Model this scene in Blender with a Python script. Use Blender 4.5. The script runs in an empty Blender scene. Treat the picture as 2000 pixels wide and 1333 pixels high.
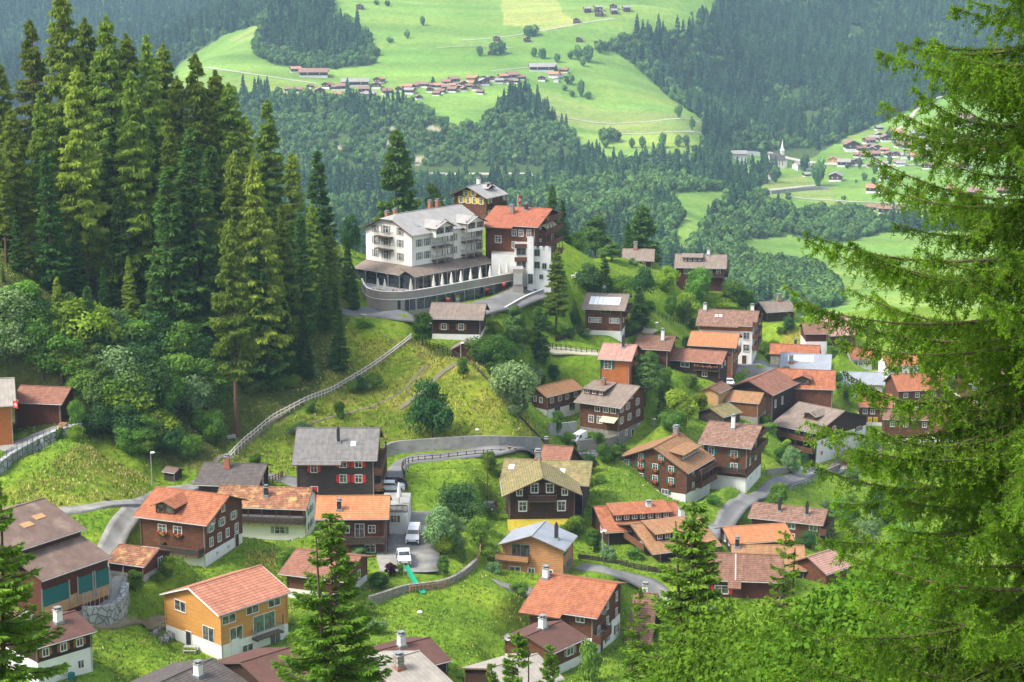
import bpy, math, random, colorsys
import numpy as np
from mathutils import Vector, Matrix
R = math.radians
random.seed(7); rng = np.random.default_rng(7)
scene = bpy.context.scene
# ---------------------------------------------------------------- camera, world, sun, exposure
FPX = 3700.0; PITCH = R(12.0)
cam_d = bpy.data.cameras.new('camera'); cam = bpy.data.objects.new('camera', cam_d)
scene.collection.objects.link(cam); scene.camera = cam
cam.location = (0, 0, 0); cam.rotation_euler = (R(90) - PITCH, 0, 0)
cam_d.sensor_width = 36; cam_d.lens = 36 * FPX / 2000; cam_d.clip_start = 0.5; cam_d.clip_end = 12000
HAZE = .000085
SUN_EL, SUN_AZ = R(50), R(-112)          # azimuth measured from +Y towards +X
world = bpy.data.worlds.new('World'); scene.world = world; world.use_nodes = True
nt = world.node_tree; bg = nt.nodes['Background']
sky = nt.nodes.new('ShaderNodeTexSky'); sky.sky_type = 'NISHITA'; sky.sun_disc = False
sky.sun_elevation = SUN_EL; sky.sun_rotation = SUN_AZ; sky.dust_density = 3.0; sky.air_density = 1.2
hs_ = nt.nodes.new('ShaderNodeHueSaturation'); hs_.inputs['Saturation'].default_value = .55; nt.links.new(sky.outputs[0], hs_.inputs['Color']); nt.links.new(hs_.outputs[0], bg.inputs[0]); bg.inputs[1].default_value = 0.15
sl = bpy.data.lights.new('sun', 'SUN'); sl.energy = 2.1; sl.angle = R(16); sl.color = (1.0, 0.95, 0.86)
sun = bpy.data.objects.new('sun', sl); scene.collection.objects.link(sun)
sdir = Vector((math.sin(SUN_AZ) * math.cos(SUN_EL), math.cos(SUN_AZ) * math.cos(SUN_EL), math.sin(SUN_EL)))
sun.rotation_euler = sdir.to_track_quat('Z', 'Y').to_euler()
scene.view_settings.view_transform = 'Standard'; scene.view_settings.look = 'None'
scene.view_settings.exposure = 1.3; scene.view_settings.gamma = 1.0
scene.cycles.max_bounces = 5; scene.cycles.diffuse_bounces = 2; scene.cycles.glossy_bounces = 2
scene.cycles.transmission_bounces = 3; scene.cycles.transparent_max_bounces = 8; scene.cycles.volume_bounces = 0

# ---------------------------------------------------------------- projection helpers
cp, sp = math.cos(PITCH), math.sin(PITCH)
def ray(px, py):
    cx = (np.asarray(px, float) - 1000) / FPX; cy = -(np.asarray(py, float) - 666.5) / FPX
    y = cp + cy * sp; z = -sp + cy * cp
    return cx / y, z / y                      # a = x/Y , t = z/Y
def at(px, py, Y):
    a, t = ray(px, py); return Vector((float(a) * Y, Y, float(t) * Y))
def proj(x, y, z):
    d = y * cp - z * sp; u = y * sp + z * cp
    return 1000 + FPX * x / d, 666.5 - FPX * u / d

C = scene.collection
def link(o, parent=None):
    C.objects.link(o)
    if parent is not None: o.parent = parent
    return o
def tag(o, label=None, cat=None, group=None, kind=None):
    if label: o['label'] = label
    if cat: o['category'] = cat
    if group: o['group'] = group
    if kind: o['kind'] = kind
    return o
def empty(name, loc, label=None, cat=None, group=None, rz=0):
    o = bpy.data.objects.new(name, None); o.location = loc; o.rotation_euler = (0, 0, rz); o.empty_display_size = .3
    link(o); return tag(o, label, cat, group)
def copy_tree(o, parent=None):
    c = o.copy(); link(c); c.parent = parent
    for ch in list(kids.get(o.name, [])):
        cc = copy_tree(ch, c); kids.setdefault(c.name, []).append(cc)
    return c
kids = {}
def obj(name, me, parent=None, loc=None, rz=None, mw=None):
    o = bpy.data.objects.new(name, me)
    link(o, parent)
    if parent is not None: kids.setdefault(parent.name, []).append(o)
    if loc is not None: o.location = loc
    if rz is not None: o.rotation_euler = (0, 0, rz)
    return o

# ---------------------------------------------------------------- materials
MATS = {}
def srgb(r, g, b):
    f = lambda c: (c / 255) / 12.92 if c / 255 <= .04045 else ((c / 255 + .055) / 1.055) ** 2.4
    return (f(r), f(g), f(b))
def new_mat(name):
    m = bpy.data.materials.new(name); m.use_nodes = True; nt = m.node_tree
    b = nt.nodes['Principled BSDF']; b.inputs['Specular IOR Level'].default_value = .25
    return m, nt, b
def N(nt, t, **kw):
    n = nt.nodes.new(t)
    for k, v in kw.items(): setattr(n, k, v)
    return n
def rgb4(c): return (c[0], c[1], c[2], 1)
def mix(nt, fac, a, b, mode='MIX'):
    n = N(nt, 'ShaderNodeMix', data_type='RGBA', blend_type=mode)
    def s(sock, v):
        if isinstance(v, bpy.types.NodeSocket): nt.links.new(v, sock)
        elif isinstance(v, (int, float)): sock.default_value = v
        else: sock.default_value = rgb4(v)
    s(n.inputs[0], fac); s(n.inputs[6], a); s(n.inputs[7], b)
    return n.outputs[2]
def noise(nt, vec, scale, detail=3, rough=.6, lo=.35, hi=.65):
    n = N(nt, 'ShaderNodeTexNoise'); n.inputs['Scale'].default_value = scale
    n.inputs['Detail'].default_value = detail; n.inputs['Roughness'].default_value = rough
    nt.links.new(vec, n.inputs['Vector'])
    mr = N(nt, 'ShaderNodeMapRange'); mr.inputs[1].default_value = lo; mr.inputs[2].default_value = hi
    nt.links.new(n.outputs[0], mr.inputs[0]); return mr.outputs[0]
def surf(name, c1, c2, scale=1.0, rough=.8, band=None, cell=None, patch=None, bump=.3, metal=0, stretch=None, spec=None):
    """c1/c2 mixed by noise; band=(axis,period,dark,width) lines along uv; cell=(w,h,amount) random tile tone; patch=(colour,scale,lo,hi)"""
    if name in MATS: return MATS[name]
    m, nt, b = new_mat(name)
    tc = N(nt, 'ShaderNodeTexCoord'); oc = tc.outputs['Object']; uv = tc.outputs['UV']
    base = uv if (band or cell) else oc
    v = base
    if stretch:
        mp = N(nt, 'ShaderNodeMapping'); mp.inputs['Scale'].default_value = stretch
        nt.links.new(base, mp.inputs[0]); v = mp.outputs[0]
    f = noise(nt, v, scale); col = mix(nt, f, c1, c2)
    h = f
    if cell:
        w, hh, amt = cell
        br = N(nt, 'ShaderNodeTexBrick'); nt.links.new(uv, br.inputs['Vector'])
        br.inputs['Scale'].default_value = 1; br.inputs['Brick Width'].default_value = w; br.inputs['Row Height'].default_value = hh
        br.inputs['Mortar Size'].default_value = min(w, hh) * .07; br.inputs['Mortar Smooth'].default_value = .3
        br.inputs['Color1'].default_value = (1 - amt, 1 - amt, 1 - amt, 1); br.inputs['Color2'].default_value = (1 + amt * .4, 1 + amt * .4, 1 + amt * .4, 1)
        br.inputs['Mortar'].default_value = (1 - amt * 1.6, 1 - amt * 1.6, 1 - amt * 1.6, 1)
        col = mix(nt, 1.0, col, br.outputs[0], 'MULTIPLY')
        mp2 = N(nt, 'ShaderNodeMapping'); mp2.inputs['Scale'].default_value = (1.6, .22, 1); nt.links.new(uv, mp2.inputs[0])
        col = mix(nt, noise(nt, mp2.outputs[0], 1.3, 5, .7, .3, .7), mix(nt, 1.0, col, (.68, .70, .70), 'MULTIPLY'), mix(nt, 1.0, col, (1.12, 1.1, 1.08), 'MULTIPLY'))
        col = mix(nt, noise(nt, oc, 1.9, 6, .75, .56, .74), col, mix(nt, .55, col, (.17, .17, .10)))
    if band:
        ax, per, dark, wid = band
        sx = N(nt, 'ShaderNodeSeparateXYZ'); nt.links.new(uv, sx.inputs[0])
        mm = N(nt, 'ShaderNodeMath', operation='DIVIDE'); nt.links.new(sx.outputs[ax], mm.inputs[0]); mm.inputs[1].default_value = per
        fr = N(nt, 'ShaderNodeMath', operation='FRACT'); nt.links.new(mm.outputs[0], fr.inputs[0])
        mr = N(nt, 'ShaderNodeMapRange'); mr.inputs[1].default_value = 0; mr.inputs[2].default_value = wid
        nt.links.new(fr.outputs[0], mr.inputs[0])
        col = mix(nt, mr.outputs[0], mix(nt, 1.0, col, (dark, dark, dark), 'MULTIPLY'), col)
        h = mr.outputs[0]
    if patch:
        pc, ps, lo, hi = patch
        pf = noise(nt, oc, ps, 4, .65, lo, hi); col = mix(nt, pf, col, pc)
    # weathering at large scale
    wf = noise(nt, oc, .35, 5, .7, .3, .75)
    col = mix(nt, wf, mix(nt, 1.0, col, (.82, .82, .82), 'MULTIPLY'), col)
    nt.links.new(col, b.inputs['Base Color']); b.inputs['Roughness'].default_value = rough; b.inputs['Metallic'].default_value = metal
    if spec is not None: b.inputs['Specular IOR Level'].default_value = spec
    if bump:
        bp = N(nt, 'ShaderNodeBump'); bp.inputs['Strength'].default_value = bump; bp.inputs['Distance'].default_value = .05
        nt.links.new(h, bp.inputs['Height']); nt.links.new(bp.outputs[0], b.inputs['Normal'])
    MATS[name] = m; return m
def tile(name, c1, c2, patch=None, w=.3, h=.40, amt=.2, rough=.85):
    return surf(name, c1, c2, .9, rough, band=(1, h, .42, .34), cell=(w, h, amt), patch=patch, bump=.5)
def logs(name, c1, c2, per=.30, ax=1, patch=None):
    return surf(name, c1, c2, 2.2, .8, band=(ax, per, .45, .22), patch=patch, bump=.5, stretch=(.4, 2, 1) if ax == 1 else (2, .3, 1))
M = {}
M['t_orange'] = tile('tile_orange', (.50, .185, .085), (.37, .125, .065), patch=((.30, .12, .07), .5, .5, .8))
M['t_salmon'] = tile('tile_salmon', (.58, .25, .16), (.48, .19, .12), amt=.1, h=.5, w=.4)
M['t_bright'] = tile('tile_bright', (.62, .25, .11), (.54, .20, .09), amt=.1)
M['t_old'] = tile('tile_old', (.42, .17, .10), (.26, .13, .07), patch=((.55, .33, .13), .9, .5, .7), amt=.28)
M['t_brown'] = tile('tile_brown', (.30, .155, .105), (.22, .115, .08), amt=.2)
M['t_redbrown'] = tile('tile_redbrown', (.38, .17, .11), (.29, .13, .09), amt=.18)
M['t_shingle'] = tile('tile_mottled', (.36, .21, .155), (.27, .15, .11), amt=.32, w=.45, h=.5)
M['t_moss'] = tile('tile_mossy', (.33, .29, .12), (.24, .20, .09), patch=((.36, .22, .13), .6, .52, .8), amt=.2)
M['t_mossor'] = tile('tile_mossy_orange', (.43, .235, .115), (.36, .20, .095), patch=((.38, .145, .08), .5, .5, .75), amt=.2)
M['t_grey'] = tile('slate_grey', (.25, .235, .225), (.19, .18, .175), amt=.1, w=.3, h=.3)
M['t_dark'] = tile('slate_dark', (.155, .13, .12), (.11, .095, .09), amt=.16)
M['t_lgrey'] = surf('roof_lightgrey', (.37, .33, .28), (.29, .26, .225), .8, .8, band=(0, .62, .6, .12), bump=.4)
M['t_dkbrown'] = surf('roof_brown_metal', (.135, .062, .045), (.105, .05, .038), .8, .6, band=(0, .35, .7, .15), bump=.4)
M['t_barn'] = surf('roof_barn', (.19, .125, .10), (.145, .10, .08), .7, .85, band=(1, 1.2, .8, .04), patch=((.28, .21, .16), .35, .5, .8), bump=.2)
M['t_metal'] = surf('roof_zinc', (.31, .33, .37), (.26, .28, .31), .5, .5, band=(0, .6, .75, .06), bump=.3)
M['t_hotel'] = surf('roof_hotel', (.35, .335, .315), (.30, .285, .27), .6, .7, band=(0, .7, .8, .05), bump=.2)
M['t_taupe'] = tile('tile_taupe', (.31, .245, .20), (.25, .195, .16), amt=.1)
M['t_pink'] = tile('tile_pink', (.52, .30, .245), (.45, .25, .20), amt=.08)
M['t_red'] = tile('tile_red', (.44, .145, .08), (.36, .115, .065), amt=.08)
M['t_ygreen'] = surf('roof_moss_carpet', (.44, .34, .03), (.32, .27, .035), 1.5, .95, bump=.6)
M['wood_dark'] = logs('logs_dark', (.062, .030, .020), (.038, .019, .014))
M['wood_brown'] = logs('logs_brown', (.16, .062, .030), (.09, .037, .020), patch=((.22, .10, .05), .5, .55, .8))
M['wood_red'] = logs('planks_red', (.115, .034, .020), (.07, .024, .016), .18, 0)
M['wood_mid'] = logs('logs_mid', (.22, .09, .04), (.15, .06, .028))
M['wood_orange'] = logs('logs_orange', (.50, .17, .05), (.38, .12, .035), .16)
M['wood_larch'] = surf('larch_boards', (.58, .285, .075), (.49, .23, .06), 1.5, .7, band=(1, .14, .82, .15), bump=.15, stretch=(.2, 2, 1))
M['wood_fresh'] = logs('logs_fresh', (.52, .27, .12), (.40, .19, .08), .3)
M['wood_dkgrey'] = logs('logs_weathered', (.075, .055, .045), (.045, .035, .03), .22)
M['plaster'] = surf('plaster_white', (.76, .75, .72), (.70, .69, .66), .6, .9, bump=.05)
M['plaster_cream'] = surf('plaster_cream', (.80, .78, .71), (.74, .72, .66), .6, .9, bump=.05)
M['concrete'] = surf('concrete', (.34, .33, .31), (.25, .245, .23), .5, .9, patch=((.18, .175, .165), .9, .5, .8), bump=.2)
M['concrete_tan'] = surf('concrete_tan', (.31, .28, .24), (.28, .25, .215), .4, .9, bump=.1)
M['trim'] = surf('trim_wood', (.13, .075, .05), (.09, .055, .04), 2, .8, bump=.1)
M['trim_grey'] = surf('gutter_grey', (.40, .39, .37), (.33, .32, .31), 2, .5, bump=0)
M['white'] = surf('paint_white', (.78, .77, .74), (.72, .71, .68), 3, .6, bump=0)
M['greywood'] = surf('grey_painted_wood', (.30, .285, .27), (.25, .24, .225), 2, .7, bump=0)
M['red'] = surf('paint_red', (.62, .035, .02), (.55, .03, .02), 3, .6, bump=0)
M['green'] = surf('paint_green', (.02, .13, .075), (.018, .11, .06), 3, .6, bump=0)
M['palegreen'] = surf('paint_pale_green', (.22, .30, .22), (.2, .27, .2), 3, .6, bump=0)
M['yellow'] = surf('paint_yellow', (.72, .50, .03), (.66, .45, .03), 3, .6, bump=0)
M['brownpaint'] = surf('paint_brown', (.10, .04, .025), (.08, .03, .02), 3, .6, bump=0)
M['orangepaint'] = surf('shutter_wood', (.33, .13, .04), (.27, .1, .03), 3, .6, bump=0)
M['palewood'] = surf('pale_weathered_wood', (.72, .66, .60), (.58, .51, .45), 2, .8, bump=0)
M['pinkpaint'] = surf('shutter_pale', (.42, .27, .22), (.36, .22, .18), 3, .6, bump=0)
M['blackmetal'] = surf('metal_black', (.03, .03, .032), (.04, .04, .042), 3, .5, bump=0)
M['steel'] = surf('steel', (.35, .37, .38), (.3, .32, .33), 3, .4, bump=0, metal=.4)
M['solar'] = surf('solar_glass', (.72, .75, .80), (.66, .70, .76), 3, .15, bump=0, spec=.8)
M['copper'] = surf('copper_flash', (.36, .14, .08), (.28, .11, .07), 3, .6, bump=0)
M['teal'] = surf('teal_netting', (.012, .13, .125), (.015, .11, .11), 1.5, .6, bump=0)
M['ochre'] = surf('ochre_boards', (.50, .29, .14), (.40, .22, .10), 1.2, .8, bump=.1)
M['blue'] = surf('blue_tarp', (.02, .17, .55), (.02, .12, .42), 4, .4, bump=.4)
M['flowers_red'] = surf('flowers_red', (.65, .06, .05), (.25, .12, .05), 12, .8, bump=.3)
M['flowers_pink'] = surf('flowers_pink', (.6, .13, .16), (.3, .1, .08), 12, .8, bump=.3)
M['burgundy'] = surf('burgundy', (.16, .012, .03), (.13, .01, .025), 3, .5, bump=0)
M['asphalt'] = surf('asphalt', (.235, .23, .225), (.17, .168, .165), .25, .9, patch=((.13, .13, .128), .12, .45, .75), bump=.2)
M['gravel'] = surf('gravel', (.29, .28, .26), (.20, .19, .175), .5, .95, patch=((.15, .17, .07), .3, .55, .75), bump=.3)
M['path_dirt'] = surf('path_dirt', (.24, .20, .14), (.17, .145, .09), .8, .95, patch=((.12, .15, .04), .5, .5, .75), bump=.3)
M['path_far'] = surf('path_pale', (.45, .42, .33), (.36, .35, .25), .2, .95, bump=0)
M['awning'] = surf('awning_cream', (.62, .54, .36), (.57, .5, .33), 3, .8, bump=0)
M['canvas'] = surf('canvas_white', (.72, .68, .6), (.62, .58, .5), 2, .8, bump=.1)
M['slide'] = surf('slide_green', (.02, .42, .24), (.02, .38, .22), 3, .35, bump=0)
M['carwhite'] = surf('car_white', (.72, .73, .74), (.70, .71, .72), 3, .25, bump=0, spec=.6)
M['cardark'] = surf('car_dark', (.03, .035, .04), (.035, .04, .045), 3, .3, bump=0, spec=.6)
M['rubber'] = surf('rubber', (.02, .02, .02), (.03, .03, .03), 3, .8, bump=0)
M['skin'] = surf('skin', (.5, .3, .2), (.48, .28, .19), 3, .6, bump=0)
def glass(name, c1, c2):
    m, nt, b = new_mat(name); tc = N(nt, 'ShaderNodeTexCoord')
    oi = N(nt, 'ShaderNodeObjectInfo')
    ad = N(nt, 'ShaderNodeVectorMath', operation='ADD'); nt.links.new(tc.outputs['Object'], ad.inputs[0]); nt.links.new(oi.outputs['Location'], ad.inputs[1])
    f = noise(nt, ad.outputs[0], 1.7, 2, .5, .4, .6)
    nt.links.new(mix(nt, f, c1, c2), b.inputs['Base Color']); b.inputs['Roughness'].default_value = .08; b.inputs['Specular IOR Level'].default_value = .7
    return m
M['glass'] = glass('window_glass', (.03, .033, .036), (.15, .15, .14))
M['glassdark'] = glass('dark_glass', (.02, .024, .026), (.05, .06, .062))
M['glassgreen'] = glass('curtained_glass', (.07, .12, .09), (.13, .19, .14))
def stone(name, c1, c2, gap, sc):
    m, nt, b = new_mat(name); tc = N(nt, 'ShaderNodeTexCoord')
    v = N(nt, 'ShaderNodeTexVoronoi', feature='DISTANCE_TO_EDGE'); v.inputs['Scale'].default_value = sc; nt.links.new(tc.outputs['Object'], v.inputs['Vector'])
    v2 = N(nt, 'ShaderNodeTexVoronoi'); v2.inputs['Scale'].default_value = sc; nt.links.new(tc.outputs['Object'], v2.inputs['Vector'])
    mr = N(nt, 'ShaderNodeMapRange'); mr.inputs[2].default_value = .09; nt.links.new(v.outputs['Distance'], mr.inputs[0])
    sx = N(nt, 'ShaderNodeSeparateColor'); nt.links.new(v2.outputs['Color'], sx.inputs[0])
    col = mix(nt, sx.outputs[0], c1, c2); col = mix(nt, mr.outputs[0], gap, col)
    nt.links.new(col, b.inputs['Base Color']); b.inputs['Roughness'].default_value = .9
    bp = N(nt, 'ShaderNodeBump'); bp.inputs['Strength'].default_value = .8; bp.inputs['Distance'].default_value = .1
    nt.links.new(mr.outputs[0], bp.inputs['Height']); nt.links.new(bp.outputs[0], b.inputs['Normal'])
    return m
M['stone'] = stone('stone_blocks', (.36, .37, .36), (.24, .25, .25), (.07, .07, .06), 1.1)
M['masonry'] = stone('masonry', (.34, .31, .27), (.24, .22, .19), (.12, .11, .10), 3.0)
def leafmat(name, c1, c2, c3=None, nscale=.35, trans=.25, rnd=.35, rough=.7):
    if name in MATS: return MATS[name]
    m = bpy.data.materials.new(name); m.use_nodes = True; nt = m.node_tree; nt.nodes.clear()
    out = N(nt, 'ShaderNodeOutputMaterial'); tc = N(nt, 'ShaderNodeTexCoord'); oi = N(nt, 'ShaderNodeObjectInfo')
    f = noise(nt, tc.outputs['Object'], nscale, 3, .6, .35, .65)
    col = mix(nt, f, c1, c2)
    hsv = N(nt, 'ShaderNodeHueSaturation')
    mr = N(nt, 'ShaderNodeMapRange'); mr.inputs[3].default_value = 1 - rnd; mr.inputs[4].default_value = 1 + rnd
    nt.links.new(oi.outputs['Random'], mr.inputs[0]); nt.links.new(mr.outputs[0], hsv.inputs['Value'])
    m2 = N(nt, 'ShaderNodeMath', operation='MULTIPLY_ADD'); nt.links.new(oi.outputs['Random'], m2.inputs[0]); m2.inputs[1].default_value = 7.31; m2.inputs[2].default_value = 0
    fr = N(nt, 'ShaderNodeMath', operation='FRACT'); nt.links.new(m2.outputs[0], fr.inputs[0])
    m3 = N(nt, 'ShaderNodeMapRange'); m3.inputs[3].default_value = .5 - .015 * (rnd > 0); m3.inputs[4].default_value = .5 + .015 * (rnd > 0); nt.links.new(fr.outputs[0], m3.inputs[0])
    nt.links.new(m3.outputs[0], hsv.inputs['Hue']); nt.links.new(col, hsv.inputs['Color']); col = hsv.outputs[0]
    d = N(nt, 'ShaderNodeBsdfDiffuse'); t = N(nt, 'ShaderNodeBsdfTranslucent'); ms = N(nt, 'ShaderNodeMixShader'); ms.inputs[0].default_value = trans
    nt.links.new(col, d.inputs[0]); nt.links.new(mix(nt, .5, col, (1.0, 1.0, .35), 'MULTIPLY'), t.inputs[0])
    nt.links.new(d.outputs[0], ms.inputs[1]); nt.links.new(t.outputs[0], ms.inputs[2]); nt.links.new(ms.outputs[0], out.inputs[0])
    MATS[name] = m; return m
M['bark'] = surf('bark', (.13, .09, .065), (.08, .055, .04), 3, .95, bump=.5)
M['bark_red'] = surf('bark_reddish', (.16, .085, .055), (.10, .055, .038), 3, .95, bump=.5)
M['l_larch'] = leafmat('larch_needles', (.25, .33, .045), (.15, .225, .034), trans=.4)
M['l_spruce'] = leafmat('spruce_needles', (.10, .185, .038), (.06, .125, .03), rnd=.25, trans=.3)
M['l_broad'] = leafmat('leaves_green', (.17, .30, .045), (.075, .16, .028), trans=.35)
M['l_grey'] = leafmat('leaves_greygreen', (.20, .30, .12), (.12, .20, .075), trans=.3)
M['l_dark'] = leafmat('leaves_dark', (.065, .14, .04), (.04, .095, .03), rnd=.2)
M['l_lime'] = leafmat('leaves_lime', (.25, .37, .04), (.16, .26, .03), trans=.35)
M['l_purple'] = leafmat('leaves_purple', (.07, .02, .04), (.04, .012, .025))
M['l_farcon'] = leafmat('far_needles', (.055, .115, .045), (.03, .07, .03), nscale=.15, trans=.1, rnd=.45)
M['l_farbro'] = leafmat('far_leaves', (.11, .20, .05), (.065, .13, .035), nscale=.15, trans=.1)
# ---------------------------------------------------------------- mesh builder
class MB:
    def __init__(s): s.v = []; s.f = []; s.uv = []; s.m = []; s.mats = []
    def mi(s, mat):
        if mat not in s.mats: s.mats.append(mat)
        return s.mats.index(mat)
    def face(s, pts, mat, uv=None):
        n = len(s.v); s.v += [tuple(p) for p in pts]; s.f.append(tuple(range(n, n + len(pts)))); s.m.append(s.mi(mat))
        if uv is None:
            p = [Vector(q) for q in pts]; nrm = (p[1] - p[0]).cross(p[2] - p[0])
            if abs(nrm.z) > .9 * nrm.length: uv = [(q.x, q.y) for q in p]
            else:
                h = Vector((-nrm.y, nrm.x, 0)); h.normalize() if h.length > 1e-9 else None
                uv = [(q.dot(h), q.z) for q in p]
        s.uv += list(uv)
    def hexa(s, c, mat, skip=()):
        """c: 8 corners, bottom 4 ccw then top 4"""
        F = [(3, 2, 1, 0), (4, 5, 6, 7), (0, 1, 5, 4), (1, 2, 6, 5), (2, 3, 7, 6), (3, 0, 4, 7)]
        for i, f in enumerate(F):
            if i in skip: continue
            s.face([c[k] for k in f], mat)
    def box(s, lo, hi, mat, T=None, skip=()):
        (x0, y0, z0), (x1, y1, z1) = lo, hi
        c = [(x0, y0, z0), (x1, y0, z0), (x1, y1, z0), (x0, y1, z0), (x0, y0, z1), (x1, y0, z1), (x1, y1, z1), (x0, y1, z1)]
        c = [Vector(q) for q in c]
        if T is not None: c = [T(q) for q in c]
        # keep the winding right for mirrored frames
        if (c[1] - c[0]).cross(c[3] - c[0]).dot(c[4] - c[0]) < 0: c = [c[1], c[0], c[3], c[2], c[5], c[4], c[7], c[6]]
        s.hexa(c, mat, skip)
    def tube(s, p0, p1, r0, r1, mat, n=6, cap=True):
        p0, p1 = Vector(p0), Vector(p1); d = (p1 - p0)
        if d.length < 1e-6: return
        d.normalize(); a = d.orthogonal().normalized(); b = d.cross(a)
        r0s = [p0 + (a * math.cos(t) + b * math.sin(t)) * r0 for t in [2 * math.pi * k / n for k in range(n)]]
        r1s = [p1 + (a * math.cos(t) + b * math.sin(t)) * r1 for t in [2 * math.pi * k / n for k in range(n)]]
        for k in range(n):
            j = (k + 1) % n; s.face([r0s[k], r0s[j], r1s[j], r1s[k]], mat)
        if cap: s.face(r1s, mat); s.face(r0s[::-1], mat)
    def lathe(s, prof, mat, c=(0, 0, 0), n=10):
        for (ra, za), (rb, zb) in zip(prof, prof[1:]):
            for k in range(n):
                t0, t1 = 2 * math.pi * k / n, 2 * math.pi * (k + 1) / n
                q = [(c[0] + ra * math.cos(t0), c[1] + ra * math.sin(t0), c[2] + za), (c[0] + ra * math.cos(t1), c[1] + ra * math.sin(t1), c[2] + za),
                     (c[0] + rb * math.cos(t1), c[1] + rb * math.sin(t1), c[2] + zb), (c[0] + rb * math.cos(t0), c[1] + rb * math.sin(t0), c[2] + zb)]
                s.face(q, mat)
    def mesh(s, name, smooth=False):
        me = bpy.data.meshes.new(name); me.from_pydata(s.v, [], s.f)
        for m in s.mats: me.materials.append(m)
        me.polygons.foreach_set('material_index', s.m)
        ul = me.uv_layers.new(name='UVMap'); ul.data.foreach_set('uv', np.array(s.uv, 'f').ravel())
        if smooth: me.polygons.foreach_set('use_smooth', [True] * len(s.f))
        me.update(); return me
    def build(s, name, parent=None, smooth=False, **kw):
        return obj(name, s.mesh(name, smooth), parent, **kw)
def np_mesh(name, V, F, mat=None, smooth=False):
    """V (n,3), F (m,k) uniform faces"""
    me = bpy.data.meshes.new(name); V = np.asarray(V, 'f'); F = np.asarray(F, 'i'); k = F.shape[1]
    me.vertices.add(len(V)); me.vertices.foreach_set('co', V.ravel())
    me.loops.add(F.size); me.loops.foreach_set('vertex_index', F.ravel())
    me.polygons.add(len(F)); me.polygons.foreach_set('loop_start', np.arange(0, F.size, k, dtype='i'))
    if smooth: me.polygons.foreach_set('use_smooth', np.ones(len(F), bool))
    if mat: me.materials.append(mat)
    me.update(calc_edges=True); me.validate(); return me

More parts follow.
